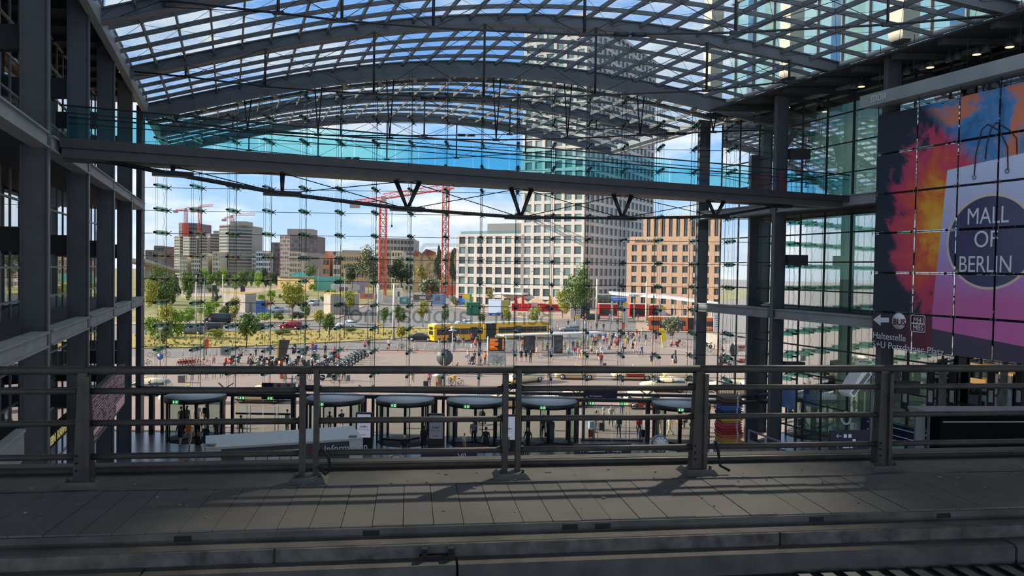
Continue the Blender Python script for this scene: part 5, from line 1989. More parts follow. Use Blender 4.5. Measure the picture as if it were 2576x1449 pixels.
# grey floodlight head at the right post
c = P(2176, 945, 21)
e = empty('floodlight', c, .2, label='grey floodlight head tilted beside the eastern railing post', cat='floodlight')
mb = MB()
mb.prism([Vector((-.48, 0, -.5)), Vector((-.36, 0, -.62)), Vector((.2, 0, -.0)), Vector((.28, 0, .28)), Vector((.1, 0, .32)), Vector((-.06, 0, .16))], (0, .5, 0))
mb.build('housing', M['offwhite'], e)
MB().prism([Vector((-.4, -.02, -.48)), Vector((-.34, -.02, -.54)), Vector((.16, -.02, .02)), Vector((.1, -.02, .1))], (0, .02, 0)).build('lens', M['steel'], e)
MB().tube([(.2, .25, .2), (.42, .25, .1), (.42, .25, -e.location.z)], .05, 6).build('bracket', M['steel'], e)

# west side: departure board, cafe sign, parapet
ud = -5.95
a, b_ = ub(222, 1004, ud), ub(314, 915, ud)
lo = ub(312, 1018, ud).z
dbd = empty('departure_board', HW(ud, (a.y + b_.y) / 2, lo), 0, label='long dark departure board with pink text along the west columns', cat='departure board')
mb = MB()
hwbox(mb, ud - .25, ud, a.y, b_.y, lo, b_.z)
mb.build('housing', mat('board_dark', (60, 54, 64), .5, emit=.05), dbd, world=True)
M['board_pink'] = mat('board_pink', (214, 160, 174), .5, emit=.12)
H_b = b_.z - lo
Lb = b_.y - a.y
rb = random.Random(4)
for c0, c1 in ((.02, .34), (.36, .66), (.68, .98)):
    mb = MB()
    for r in range(15):
        z = b_.z - H_b * (.12 + r * .057)
        x = c0
        while x < c1 - .03:
            w = rb.choice((.02, .035, .05, .07))
            if rb.random() < .8:
                v0 = a.y + Lb * x
                hwbox(mb, ud, ud + .01, v0, a.y + Lb * min(c1, x + w), z - .02, z + .018)
            x += w + .012
    mb.build('text_line', M['board_pink'], dbd, world=True)
for c0, c1, z0, z1 in ((.05, .33, .20, .28), (.70, .98, .05, .26)):
    mb = MB()
    hwbox(mb, ud + .01, ud + .02, a.y + Lb * c0, a.y + Lb * c1, lo + H_b * z0, lo + H_b * z1)
    mb.build('notice_bar', M['board_pink'], dbd, world=True)
uc = -7.5
q = ub(172, 1071, uc)
cs = empty('cafe_sign', HW(uc, q.y - 2.5, q.z), 0, label='black sign band with golden cafe lettering behind the second west column', cat='sign')
mb = MB()
hwbox(mb, uc - .2, uc - .02, q.y - 6.5, q.y + .4, q.z - .25, q.z + .55)
mb.build('band', M['black'], cs, world=True)
text('lettering', 'EINSTEIN  KAFFEE', .5, Matrix.Translation(-Vector(cs.location)) @ frame(HW(uc, q.y - 5.2, q.z - .1), HD, HP), mat('gold', (214, 196, 128), .5, emit=.35), cs, .01, width=5.3, off=.01)
mb = MB()
hwbox(mb, -6.6, -6.42, 13, 23.7, 6.25, 7.15)
hwbox(mb, -6.68, -6.36, 13, 23.7, 7.15, 7.24)
st('beam_parapet', mb, M['concrete_beam'], label='pale parapet of the low gallery at the foot of the west columns', cat='parapet')
o_ = MB().tube([HW(-8.2, 15, 7.6), HW(-8.2, 25, 7.6)], .04, 6).build('tube_lamp', mat('tube_white', (225, 245, 240), .4, emit=1.2), label='thin white tube lamp glowing under the west gallery', cat='lamp')
# ------------------------------------------------------------------ vehicles
M['tyre'] = mat('tyre', (34, 34, 36), .85)
M['rim'] = mat('rim', (176, 178, 180), .35, .6)
M['car_glass'] = mat('car_glass', (44, 54, 60), .08)
M['taxi'] = mat('taxi', (240, 222, 182), .35)
M['lamp_white'] = mat('lamp_white', (236, 238, 240), .2)
M['lamp_red'] = mat('lamp_red', (150, 30, 34), .3)
M['bus_yellow'] = mat('bus_yellow', (244, 182, 28), .4)
M['bus_orange'] = mat('bus_orange', (226, 112, 52), .4)
PAINT = {}


def paint(c, nm):
    if nm not in PAINT:
        PAINT[nm] = mat('paint_' + nm.replace(' ', '_'), c, .3, .1)
    return PAINT[nm]


#            x    zlow zbelt ztop  hw_low hw_belt hw_top
CARS = {
    'wagon': [(-2.4, .45, .8, .82, .74, .78, .7), (-2.3, .3, .98, 1.02, .82, .86, .66), (-2.05, .25, 1.0, 1.44, .86, .9, .6), (-.6, .22, .98, 1.52, .88, .92, .64), (.35, .22, .96, 1.46, .88, .92, .62), (1.15, .22, .95, .97, .88, .9, .84), (2.05, .25, .84, .86, .84, .86, .78), (2.35, .35, .66, .68, .72, .76, .7)],
    'sedan': [(-2.3, .45, .8, .82, .74, .78, .7), (-2.2, .3, .96, .98, .82, .86, .74), (-1.55, .25, 1.0, 1.02, .86, .9, .78), (-.85, .22, .98, 1.4, .88, .9, .58), (.25, .22, .96, 1.4, .88, .9, .6), (1.05, .22, .93, .95, .86, .89, .82), (2.0, .25, .8, .82, .82, .85, .76), (2.25, .35, .62, .64, .7, .74, .68)],
    'suv': [(-2.2, .5, .9, .92, .78, .8, .74), (-2.15, .35, 1.05, 1.5, .84, .88, .68), (-1.9, .3, 1.08, 1.66, .88, .92, .7), (.2, .28, 1.06, 1.68, .88, .93, .7), (1.05, .28, 1.04, 1.08, .88, .92, .86), (1.95, .3, .98, 1.0, .86, .88, .8), (2.2, .4, .78, .8, .76, .8, .74)],
    'hatch': [(-2.0, .45, .85, .88, .74, .78, .72), (-1.92, .3, 1.0, 1.28, .82, .86, .66), (-1.6, .25, 1.02, 1.5, .86, .89, .62), (.05, .22, 1.0, 1.54, .87, .9, .64), (.95, .22, .96, 1.0, .86, .89, .84), (1.85, .26, .82, .84, .82, .84, .76), (2.05, .36, .64, .66, .7, .74, .68)],
    'van': [(-2.5, .4, 1.1, 1.9, .9, .94, .84), (-2.4, .3, 1.12, 1.96, .92, .96, .84), (.9, .28, 1.1, 1.97, .92, .96, .84), (1.25, .28, 1.08, 1.92, .92, .96, .82), (1.95, .28, 1.06, 1.12, .9, .94, .88), (2.45, .32, .92, .94, .86, .9, .8), (2.6, .4, .7, .72, .78, .82, .76)],
}


def car_proto(kind):
    stn = CARS[kind]
    e = empty('car', (0, -50, -20), 0)
    mb = MB()
    rings = []
    for x, zl, zb, zt_, a, b_, c in stn:
        zm = (zl + zb) / 2
        rings.append([(x, -a, zl), (x, -b_ * 1.02, zm), (x, -b_, zb), (x, -c, zt_), (x, -c * .5, zt_ + .03), (x, c * .5, zt_ + .03), (x, c, zt_), (x, b_, zb), (x, b_ * 1.02, zm), (x, a, zl)])
    n = 10
    vs = [p for r in rings for p in r]
    fs = [tuple(range(n)), tuple(range((len(rings) - 1) * n, len(rings) * n))]
    for i in range(len(rings) - 1):
        fs += [(i * n + k, i * n + (k + 1) % n, (i + 1) * n + (k + 1) % n, (i + 1) * n + k) for k in range(n)]
    mb.add(vs, fs)
    body = mb.build('body', M['taxi'], e)
    for p in body.data.polygons:
        p.use_smooth = True
    body.data.materials[0] = M['taxi']
    gr = [i for i, s in enumerate(stn) if s[3] - s[2] > .25]
    i0, i1 = gr[0], gr[-1]
    V = Vector
    w = MB()
    for s in (-1, 1):
        L = [(stn[i][0], s * (stn[i][5] + .012), stn[i][2] + .03) for i in range(i0, i1 + 1)]
        U = [(stn[i][0], s * (stn[i][6] + .022), stn[i][3] - .07) for i in range(i0, i1 + 1)]
        # run the glass out to where the roof line falls to hood and tail
        L2 = [(stn[i1 + 1][0] - .15, s * (stn[i1 + 1][5] + .0), stn[i1 + 1][2] + .03)]
        pts = L + L2 + U[::-1]
        if i0 > 0 and kind not in ('van', 'suv'):
            pts = [(stn[i0 - 1][0] + .12, s * (stn[i0 - 1][5] + .0), stn[i0 - 1][2] + .05)] + pts
        w.add(pts, [tuple(range(len(pts)))])
    w.build('side_window', M['car_glass'], e)
    a, b_ = stn[i1], stn[i1 + 1]
    off = V((.02, 0, .03))
    MB().add([V((a[0] + .05, -a[6] * .9, a[3] - .03)) + off, V((a[0] + .05, a[6] * .9, a[3] - .03)) + off, V((b_[0] - .05, b_[6] * .92, b_[3] + .03)) + off, V((b_[0] - .05, -b_[6] * .92, b_[3] + .03)) + off], [(0, 1, 2, 3)]).build('windscreen', M['car_glass'], e)
    a, b_ = stn[i0], stn[i0 - 1] if i0 else stn[0]
    if i0:
        off = V((-.03, 0, .02))
        MB().add([V((a[0], -a[6] * .9, a[3] - .05)) + off, V((a[0], a[6] * .9, a[3] - .05)) + off, V((b_[0], b_[6] * .95, b_[3] + .04)) + off, V((b_[0], -b_[6] * .95, b_[3] + .04)) + off], [(0, 1, 2, 3)]).build('rear_window', M['car_glass'], e)
    mb = MB()
    for i in range(i0 + 1, i1 + 1):
        for s in (-1, 1):
            mb.bar((stn[i][0] - .25, s * (stn[i][5] + .014), stn[i][2]), (stn[i][0] - .25, s * (stn[i][6] + .028), stn[i][3] - .05), .06, .02)
    mb.build('pillar_trim', M['black'], e)
    wx = (stn[0][0] + .82, stn[-1][0] - .88)
    for x in wx:
        for s in (-1, 1):
            wl_ = MB().cyl((x, s * .72, .33), .33, s * .2, 18, 'Y').build('wheel', M['tyre'], e)
            MB().cyl((x, s * .9, .33), .22, s * .03, 10, 'Y').build('rim', M['rim'], wl_)
    x = stn[-1][0]
    for s in (-1, 1):
        MB().blob((x - .12, s * .6, stn[-1][2] + .02), (.16, .16, .08), 8, 5).build('headlamp', M['lamp_white'], e)
        MB().box((stn[0][0] + .06, s * .66, stn[0][2] + .02), (.1, .22, .14)).build('tail_lamp', M['lamp_red'], e)
        MB().blob((stn[i1][0] + .45, s * (stn[i1][5] + .12), stn[i1][2] + .1), (.1, .12, .08), 6, 5).build('mirror', M['black'], e)
    return e


protos = {k: car_proto(k) for k in CARS}


def place(proto, p, rz, name, label, cat, group=None, scale=1.0, col=None):
    o = copy_tree(proto)
    o.name = name
    o.location = p
    o.rotation_euler = (0, 0, rz)
    o.scale = (scale,) * 3
    tag(o, label, cat, group)
    if col:
        for c in o.children:
            if c.name.split('.')[0] in ('body', 'frame', 'cowl'):
                c.material_slots[0].link = 'OBJECT'
                c.material_slots[0].material = col
    return o


def vehicle(kind, px, py, ang, label, col, taxi=False, z=0.0, ad=None, s=1.0):
    """py: pixel row where the wheels stand; ang: heading in degrees, 180 = to the west"""
    p = G(px, py, z)
    o = place(protos[kind], p, math.radians(ang), 'taxi' if taxi else 'car', label, 'taxi' if taxi else 'car', col=col, scale=s)
    if taxi:
        zt_ = max(q[3] for q in CARS[kind])
        MB().box((-.1, 0, zt_ + .12), (.16, .42, .15)).build('roof_sign', mat('taxi_sign', (250, 214, 60), .4) if 'taxi_sign' not in bpy.data.materials else bpy.data.materials['taxi_sign'], o)
        if ad:
            for sd_ in (-1, 1):
                MB().prism([(-1.3, sd_ * .935, .42), (.7, sd_ * .945, .42), (.9, sd_ * .945, .8), (-1.3, sd_ * .935, .8)], (0, sd_ * .01, 0)).build('door_advert', M['sign_red'], o)
            if ad != 'x':
                text('lettering', ad, .34, frame((.55, .958, .5), (-1, 0, 0), (0, 1, 0)), M['white'], o, .002, width=1.5)
                text('lettering', ad, .34, frame((-1.1, -.958, .5), (1, 0, 0), (0, -1, 0)), M['white'], o, .002, width=1.5)
    return o


tx = M['taxi']
vehicle('wagon', 1318, 962, 222, 'cream taxi turning toward the station with its bonnet facing the hall', tx, True)
vehicle('wagon', 1446, 953, 180, 'cream taxi waiting beside the left edge of the shelter crowd, roof sign lit yellow', tx, True)
vehicle('wagon', 1590, 955, 180, 'cream taxi with a red front door behind the railing tube', tx, True, ad='x')
vehicle('wagon', 1668, 984, 178, 'cream taxi with a red lettered strip along its doors', tx, True, ad='FREENOW')
vehicle('sedan', 1700, 956, 180, 'cream taxi parked behind the red lettered one', tx, True)
vehicle('wagon', 1636, 1027, 358, 'cream taxi with a long roof close to the eastern revolving door', tx, True, ad='x')
vehicle('wagon', 1836, 985, 180, 'cream taxi beside the pale column of the east wing', tx, True)
vehicle('suv', 1833, 1026, 182, 'pale taxi van close to the textile stack', tx, True)
vehicle('wagon', 1280, 1024, 180, 'cream taxi whose roof shows over the doors left of the middle railing post', tx, True)
vehicle('wagon', 1426, 1021, 180, 'cream taxi whose windows show over the doors left of the blue sign', tx, True)
vehicle('wagon', 655, 1011, 180, 'cream taxi seen above the west swing doors', tx, True)
vehicle('sedan', 470, 1012, 180, 'cream taxi seen above the westernmost revolving door', tx, True)
vehicle('wagon', 362, 992, 185, 'cream taxi with a red stripe beside the last west column', tx, True, ad='x')
dark = paint((46, 50, 54), 'dark')
vehicle('van', 549, 814, 180, 'black van parked behind the verge bushes', paint((38, 40, 42), 'black'), z=.02, s=1.12)
vehicle('hatch', 486, 842, 180, 'grey hatchback on the road just before the verge bushes', paint((112, 118, 126), 'grey'), z=-.13, s=1.12)
vehicle('sedan', 470, 832, 180, 'navy blue saloon half hidden behind the grey hatchback', paint((40, 46, 74), 'navy'), z=-.13)
vehicle('suv', 528, 833, 180, 'dark car just in front of the black van', dark, z=-.13)
vehicle('suv', 632, 833, 180, 'charcoal car behind the small verge tree', paint((66, 68, 72), 'charcoal'), z=-.13)
vehicle('hatch', 732, 828, 180, 'red hatchback behind the motor scooter rider', paint((160, 36, 44), 'red'), z=-.13, s=1.05)
vehicle('hatch', 872, 824, 180, 'white hatchback behind the round verge tree', paint((226, 226, 222), 'white'), z=-.13)
vehicle('sedan', 1060, 858, 358, 'black coupe following the yellow bus', paint((40, 44, 44), 'black green'), z=-.13)
vehicle('sedan', 1170, 819, 182, 'silver saloon passing behind the yellow bus', paint((190, 196, 200), 'silver'), z=-.13)
vehicle('hatch', 699, 786, 262, 'pale blue car parked nose-on by the shaft house', paint((150, 172, 186), 'pale blue'), z=.02)
vehicle('van', 790, 769, 262, 'silver van parked nose-on beyond the young trees', paint((196, 200, 202), 'silver van'), z=.02)
vehicle('suv', 1487, 806, 180, 'black car at the traffic light by the tall cream pole', dark, z=-.13)
vehicle('hatch', 1432, 836, 180, 'grey car behind the bus shelter roof', paint((128, 134, 140), 'mid grey'), z=-.13)


def bus(name, a, b_, mt, label, bell, h=3.0, z=-.13, front_left=False):
    A, B = G(*a, z), G(*b_, z)
    d = (B - A)
    L = d.length
    ang = math.atan2(d.y, d.x)
    e = empty(name, A, ang, label=label, cat='bus')
    W = 2.5
    k0, k1 = bell
    for s0, s1, nm in ((0, L * k0, 'rear_body'), (L * k1, L, 'front_body')):
        mb = MB()
        mb.prism([(s0, 0, .3), (s1, 0, .3), (s1, 0, h - .25), (s1 - .12, 0, h), (s0 + .12, 0, h), (s0, 0, h - .25)], (0, W, 0))
        mb.build(nm, mt, e)
        for y0, nn in ((-.03, 'near'), (W + .03, 'far')):
            mb = MB()
            x = s0 + .5
            n = max(2, int((s1 - s0 - .8) / 1.5))
            w = (s1 - s0 - .9) / n
            for i in range(n):
                MB().box((s0 + .45 + w * (i + .5), y0, 1.75), (w - .1, .04, 1.0)).build('window', M['car_glass'], e)
    MB().box((L * (k0 + k1) / 2, W / 2, h / 2 + .1), (L * (k1 - k0) + .1, W - .2, h - .6)).build('bellows', M['tyre'], e)
    for f in (.1 * k0 * 2, k0 * .62, k1 + .28 * (1 - k1) * 1.0):
        MB().box((L * f + 1.4, -.04, 1.35), (1.3, .05, 2.2)).build('door', M['car_glass'], e)
    MB().box((L * .5, W / 2, h + .06), (L * .96, W - .5, .14)).build('roof_panel', M['offwhite'], e)
    for f in (.16, k0 * .8, k1 + .62 * (1 - k1)):
        for y in (.05, W - .05):
            w_ = MB().cyl((L * f, y - .14, .48), .48, .28, 18, 'Y').build('wheel', M['tyre'], e)
            MB().cyl((L * f, y - .16, .48), .26, .02, 10, 'Y').build('rim', M['rim'], w_)
    fx = 0 if front_left else L
    s = -1 if front_left else 1
    MB().box((fx + s * .02, W / 2, 1.75), (.05, W - .3, 1.5)).build('windscreen', M['car_glass'], e)
    MB().box((fx + s * .04, W / 2, 2.7), (.05, W - .7, .3)).build('destination_board', M['black'], e)
    for y in (.4, W - .4):
        MB().box((fx + s * .03, y, .7), (.05, .4, .16)).build('headlamp', M['lamp_white'], e)
        rx_ = L if front_left else 0
        MB().box((rx_ - s * .03, y, 1.0), (.05, .2, .3)).build('tail_lamp', M['lamp_red'], e)
    if not front_left:
        MB().box((-.03, W / 2, 2.35), (.05, 1.3, .5)).build('engine_grille', M['black'], e)
        MB().box((-.03, W / 2, 1.6), (.05, 1.6, .7)).build('rear_window', M['car_glass'], e)
    return e


bus('bus', (1092, 862), (1380, 850), M['bus_yellow'], 'yellow articulated city bus at the stop in front of the verge', (.43, .52))
ob = bus('bus', (1632, 833), (1862, 837), M['bus_orange'], 'orange articulated bus behind the leafy bush by the tram stop', (.43, .52), front_left=True)
text('lettering', 'Bitte nicht', .4, frame((-.09, 2.2, 1.85), (0, -1, 0), (-1, 0, 0)), M['white'], ob, .002, width=1.7)
text('lettering', 'einsteigen', .4, frame((-.09, 2.2, 1.4), (0, -1, 0), (-1, 0, 0)), M['white'], ob, .002, width=1.7)

# two-wheelers
bk = empty('bicycle', (0, -52, -20))
for x in (-.52, .52):
    w_ = MB().ring((x, 0, .34), .33, .022, 20).build('wheel', M['tyre'], bk)
    mb = MB()
    for i in range(8):
        a = i * PI / 8
        mb.tube([(x - .32 * math.cos(a), 0, .34 - .32 * math.sin(a)), (x + .32 * math.cos(a), 0, .34 + .32 * math.sin(a))], .004, 3, cap=False)
    mb.build('spoke', M['rim'], w_)
mb = MB()
for a, b_ in (((-.52, 0, .34), (-.08, 0, .3)), ((-.08, 0, .3), (-.2, 0, .82)), ((-.52, 0, .34), (-.18, 0, .74)), ((-.18, 0, .74), (.34, 0, .82)), ((-.08, 0, .3), (.36, 0, .74)), ((.33, 0, .9), (.52, 0, .34))):
    mb.tube([a, b_], .026, 6)
mb.build('frame', M['steel'], bk)
MB().blob((-.22, 0, .87), (.15, .07, .045), 8, 5).build('saddle', M['black'], bk)
MB().tube([(.22, -.28, 1.0), (.34, -.14, 1.04), (.33, 0, .98), (.34, .14, 1.04), (.22, .28, 1.0)], .016, 6).tube([(.33, 0, .9), (.33, 0, .99)], .016, 6).build('handlebar', M['black'], bk)
MB().ring((-.08, -.04, .3), .09, .012, 12).tube([(-.08, -.1, .3), (.02, -.1, .16)], .012, 5).build('crank', M['steel_light'], bk)
MB().box((-.62, 0, .72), (.36, .12, .02)).tube([(-.5, .05, .38), (-.62, .05, .72)], .008, 4).tube([(-.5, -.05, .38), (-.62, -.05, .72)], .008, 4).build('rack', M['black'], bk)

mo = empty('motorcycle', (0, -54, -20))
for x in (-.66, .68):
    w_ = MB().ring((x, 0, .31), .25, .075, 18, k=8).build('wheel', M['tyre'], mo)
    MB().cyl((x, -.05, .31), .19, .1, 12, 'Y').build('rim', M['rim'], w_)
MB().prism([(-.25, -.14, .3), (.3, -.14, .28), (.4, -.14, .6), (-.1, -.14, .66)], (0, .28, 0)).build('engine', M['steel'], mo)
mb = MB()
mb.blob((.12, 0, .8), (.36, .17, .18), 10, 6)
mb.prism([(.3, -.1, .6), (.62, -.1, .72), (.6, -.1, .98), (.36, -.1, .9)], (0, .2, 0))
mb.build('cowl', M['black'], mo)
MB().prism([(-.85, -.13, .78), (-.15, -.15, .74), (-.1, -.12, .84), (-.5, -.12, .86), (-.85, -.1, .95)], (0, .26, 0)).build('seat', M['black'], mo)
MB().tube([(.42, -.05, .98), (.68, -.05, .31)], .03, 6).tube([(.42, .05, .98), (.68, .05, .31)], .03, 6).build('fork', M['chrome'], mo)
MB().tube([(.3, -.36, 1.06), (.44, -.12, 1.04), (.44, .12, 1.04), (.3, .36, 1.06)], .018, 6).build('handlebar', M['black'], mo)
MB().blob((.62, 0, .88), (.09, .1, .1), 8, 6).build('headlamp', M['lamp_white'], mo)
MB().tube([(0, -.18, .28), (-.4, -.2, .3), (-.85, -.2, .42)], [.04, .05, .06], 8).build('exhaust', M['chrome'], mo)
MB().prism([(.5, -.16, 1.0), (.44, -.14, 1.4), (.44, .14, 1.4), (.5, .16, 1.0)], (.02, 0, 0)).build('windshield', M['glass_fin'], mo)

sco = empty('motor_scooter', (0, -56, -20))
for x in (-.5, .58):
    w_ = MB().ring((x, 0, .23), .17, .06, 16, k=8).build('wheel', M['tyre'], sco)
    MB().cyl((x, -.05, .23), .12, .1, 10, 'Y').build('rim', M['rim'], w_)
mb = MB()
mb.prism([(-.75, -.16, .5), (-.2, -.16, .28), (.25, -.16, .22), (.42, -.14, .3), (.5, -.12, .95), (.42, -.12, .98), (.28, -.14, .34), (-.1, -.16, .38), (-.2, -.17, .7), (-.8, -.12, .72)], (0, .32, 0))
mb.build('cowl', M['white'], sco)
MB().blob((-.42, 0, .78), (.42, .16, .08), 10, 5).build('seat', M['black'], sco)
MB().tube([(.3, -.32, 1.08), (.44, 0, 1.04), (.3, .32, 1.08)], .018, 6).tube([(.44, 0, 1.04), (.56, 0, .3)], .025, 6).build('handlebar', M['black'], sco)
MB().blob((.5, 0, .98), (.08, .1, .08), 8, 6).build('headlamp', M['lamp_white'], sco)
MB().box((-.82, 0, .98), (.36, .38, .34)).build('top_box', M['black'], sco)


def small(proto, name, px, py, ang, label, cat, col=None, group=None, s=1.0):
    return place(proto, G(px, py, 0), math.radians(ang), name, label, cat, group, s, col)


# slanting row of motorcycles by the kerb
row = [(912, 898), (903, 902), (895, 906), (888, 911), (880, 916), (871, 921), (862, 927), (854, 933)]
for i, (px, py) in enumerate(row):
    small(mo, 'motorcycle', px, py, 335 + R.uniform(-8, 8), 'dark motorcycle in the slanting row, %s from the road end' % ORD[i], 'motorcycle', paint([(34, 34, 38), (52, 54, 60), (40, 44, 60)][i % 3], ['jet', 'slate', 'ink'][i % 3]), 'motorcycles in the slanting row')
mid = [(846, 905, 'red', (196, 58, 48)), (834, 912, 'silver', (190, 192, 196)), (822, 918, 'grey', (120, 120, 124)), (810, 924, 'white', (222, 222, 222)), (797, 910, 'green', (70, 110, 84)), (785, 918, 'cream', (214, 206, 184)), (772, 926, 'black', (34, 34, 36)),
       (760, 912, 'white', (222, 222, 222)), (747, 920, 'brown', (120, 92, 76)), (735, 927, 'silver', (190, 192, 196)), (722, 917, 'black', (34, 34, 36)), (790, 897, 'dark blue', (40, 50, 84)), (768, 893, 'black', (34, 34, 36)), (742, 889, 'dark red', (120, 40, 46))]
for i, (px, py, nm, c) in enumerate(mid):
    small(mo if i % 2 else sco, 'motorcycle' if i % 2 else 'motor_scooter', px, py, R.choice((250, 285, 300, 70)) + R.uniform(-15, 15), '%s %s in the crowded two-wheeler park, %s from its east end' % (nm, 'motorcycle' if i % 2 else 'scooter', ORD[i]), 'motorcycle' if i % 2 else 'scooter', paint(c, nm), 'two-wheelers in the crowded park')
lef = [(700, 922, 'orange', (206, 100, 52)), (688, 926, 'black', (34, 34, 36)), (670, 921, 'burgundy', (110, 40, 60)), (656, 924, 'grey', (120, 120, 124)), (642, 919, 'black', (34, 34, 36)), (628, 914, 'white', (222, 222, 222)), (592, 914, 'teal', (60, 110, 110)), (574, 919, 'bright red', (214, 66, 44))]
for i, (px, py, nm, c) in enumerate(lef):
    small(sco, 'motor_scooter', px, py, 250 + R.uniform(-25, 25), '%s delivery scooter with a box, %s west of the dark leaning pylon' % (nm, ORD[i]), 'scooter', paint(c, nm), 'scooters west of the pylon')
for i, px in enumerate((456, 463, 470, 478, 486, 494)):
    o_ = small(bk, 'bicycle', px, 922 - i * .6, 75, 'red and white rental bicycle in the tight row, %s from its west end' % ORD[i], 'bicycle', paint((196, 50, 52), 'rental red'), 'rental bicycles in the tight row')
    MB().prism([(-.7, -.02, .5), (-.36, -.02, .42), (-.4, -.02, .7), (-.68, -.02, .74)], (0, .04, 0)).build('mudguard', paint((196, 50, 52), 'rental red'), o_)
bkl = [(515, 922, 60, (200, 70, 60), 'red bicycle standing just east of the rental row'), (538, 914, 100, (200, 70, 60), 'red kick-stand bicycle behind the orange scooter box'), (612, 893, 5, (60, 60, 64), 'black bicycle leaning on the small verge tree'), (1010, 879, 180, (60, 64, 72), 'dark city bicycle tied to the thin tree by the coupe'),
       (388, 899, 190, (200, 180, 90), 'yellow bicycle with a green crate near the blue round sign'), (412, 898, 10, (180, 180, 180), 'silver bicycle just east of the blue round sign'), (367, 922, 170, (90, 90, 96), 'grey bicycle cut off by the last west column'),
       (1222, 932, 15, (70, 150, 90), 'green bicycle in front of the orange display'), (1254, 930, 10, (70, 150, 90), 'green frame bicycle right of the orange display'), (1714, 872, 200, (190, 190, 190), 'silver bicycle east of the red moped'),
       (1808, 880, 200, (190, 170, 90), 'olive bicycle at the concrete ramp wall'), (1784, 891, 195, (90, 170, 190), 'turquoise rental bicycle with a red saddle by the ramp wall'), (1838, 885, 170, (150, 150, 150), 'grey bicycle at the east end of the ramp wall'),
       (1846, 896, 185, (190, 60, 60), 'red and white bicycle beside the dark east post'), (716, 962, 120, (90, 90, 92), 'grey bicycle in the rack below the top rail'), (735, 966, 100, (120, 120, 120), 'pale bicycle behind the hanging sign'),
       (752, 962, 75, (70, 70, 76), 'black bicycle beside the second railing post'), (770, 958, 60, (110, 90, 80), 'brown bicycle seen between the paired post bars'), (1640, 858, 160, (220, 110, 70), 'orange bicycle by the crowd near the orange bus'), (1600, 857, 20, (190, 190, 190), 'pale bicycle at the edge of the crowd'),
       (1132, 968, 110, (120, 130, 140), 'grey bicycle next to the disc sign post'), (1150, 972, 150, (200, 150, 60), 'yellow cargo bicycle next to the street lamp by the disc'), (560, 939, 100, (120, 170, 170), 'mint bicycle in the long rack'), (490, 940, 95, (200, 90, 60), 'orange bicycle at the west end of the long rack'), (846, 962, 60, (80, 80, 90), 'dark bicycle beneath the moped and railing tube')]
for px, py, a, c, lb in bkl:
    o_ = small(bk, 'bicycle', px, py, a, lb, 'bicycle', mat('bike_paint', c, .4))
    if 'crate' in lb:
        MB().box((-.62, 0, .88), (.4, .34, .28)).build('crate', paint((50, 170, 70), 'green crate'), o_)
    if 'cargo' in lb:
        MB().box((.55, 0, .95), (.45, .5, .35)).build('cargo_box', paint((220, 170, 60), 'cargo yellow'), o_)
small(sco, 'motor_scooter', 1697, 872, 185, 'bright red moped parked beside the yellow leaning pylon', 'scooter', paint((190, 40, 40), 'moped red'))
small(mo, 'motorcycle', 1778, 876, 190, 'motorcycle with a red top case casting its shadow on the ramp wall', 'motorcycle', paint((60, 50, 52), 'umber'))
small(sco, 'motor_scooter', 712, 829, 175, 'motor scooter ridden in front of the red hatchback', 'scooter', paint((190, 60, 60), 'rose red'))
small(mo, 'motorcycle', 740, 889, 90, 'touring motorcycle parked nose-on by the low hoop rails', 'motorcycle', paint((40, 46, 60), 'ink'))
small(mo, 'motorcycle', 826, 956, 20, 'black motorcycle lying low behind the top rail, next to the grey case', 'motorcycle', paint((34, 34, 36), 'jet'))
for p_ in list(protos.values()) + [bk, mo, sco]:
    for c in list(p_.children_recursive):
        bpy.data.objects.remove(c)
    bpy.data.objects.remove(p_)
# ------------------------------------------------------------------ trees, shrubs
LEAF = [mat('leaf_green', (116, 138, 52), .7, 0, .35, 3, rgb2=(70, 96, 34)), mat('leaf_yellow', (190, 178, 66), .7, 0, .3, 3, rgb2=(120, 130, 44)), mat('leaf_dark', (66, 88, 48), .7, 0, .35, 2, rgb2=(36, 54, 30)), mat('leaf_grey', (136, 140, 104), .7, 0, .3, 2, rgb2=(88, 96, 66)), mat('leaf_bright', (160, 190, 60), .7, 0, .3, 3, rgb2=(96, 134, 40))]
M['bark'] = mat('bark', (104, 88, 72), .9, 0, .2, 4)


def crown_mesh(nm, n, leaf, lobes, seed, taper=0.0):
    """leaves on a heap of lobes inside the unit ball"""
    r = random.Random(seed)
    L = []
    for i in range(lobes):
        z = r.uniform(-.7, .75)
        k = math.sqrt(max(.05, 1 - z * z)) * r.uniform(.25, .7) * (1 - taper * (z + .7) / 1.5)
        a = r.uniform(0, 2 * PI)
        L.append((Vector((k * math.cos(a), k * math.sin(a), z * .85)), r.uniform(.28, .46) * (1 - taper * .5 * (z + .7) / 1.5)))
    mb = MB()
    for i in range(n):
        c, s = r.choice(L)
        d = Vector((r.gauss(0, 1), r.gauss(0, 1), r.gauss(0, 1))).normalized()
        p = c + d * s * r.uniform(.55, 1.05)
        nrm = (d + Vector((r.gauss(0, .6), r.gauss(0, .6), r.gauss(0, .6)))).normalized()
        _, a, b_ = basis(nrm)
        t_ = r.uniform(0, PI)
        a, b_ = a * math.cos(t_) + b_ * math.sin(t_), b_ * math.cos(t_) - a * math.sin(t_)
        q = leaf * r.uniform(.6, 1.3)
        mb.add([p - a * q, p - b_ * q * .6, p + a * q, p + b_ * q * .6], [(0, 1, 2, 3)])
    o = mb.build(nm, LEAF[0])
    me = o.data
    bpy.data.objects.remove(o)
    return me


CR = [crown_mesh('crown', 1500, .085, 14, 1), crown_mesh('crown', 1300, .09, 11, 2), crown_mesh('crown', 900, .11, 9, 3), crown_mesh('crown', 1500, .085, 15, 5, .85), crown_mesh('crown', 4200, .05, 26, 8)]


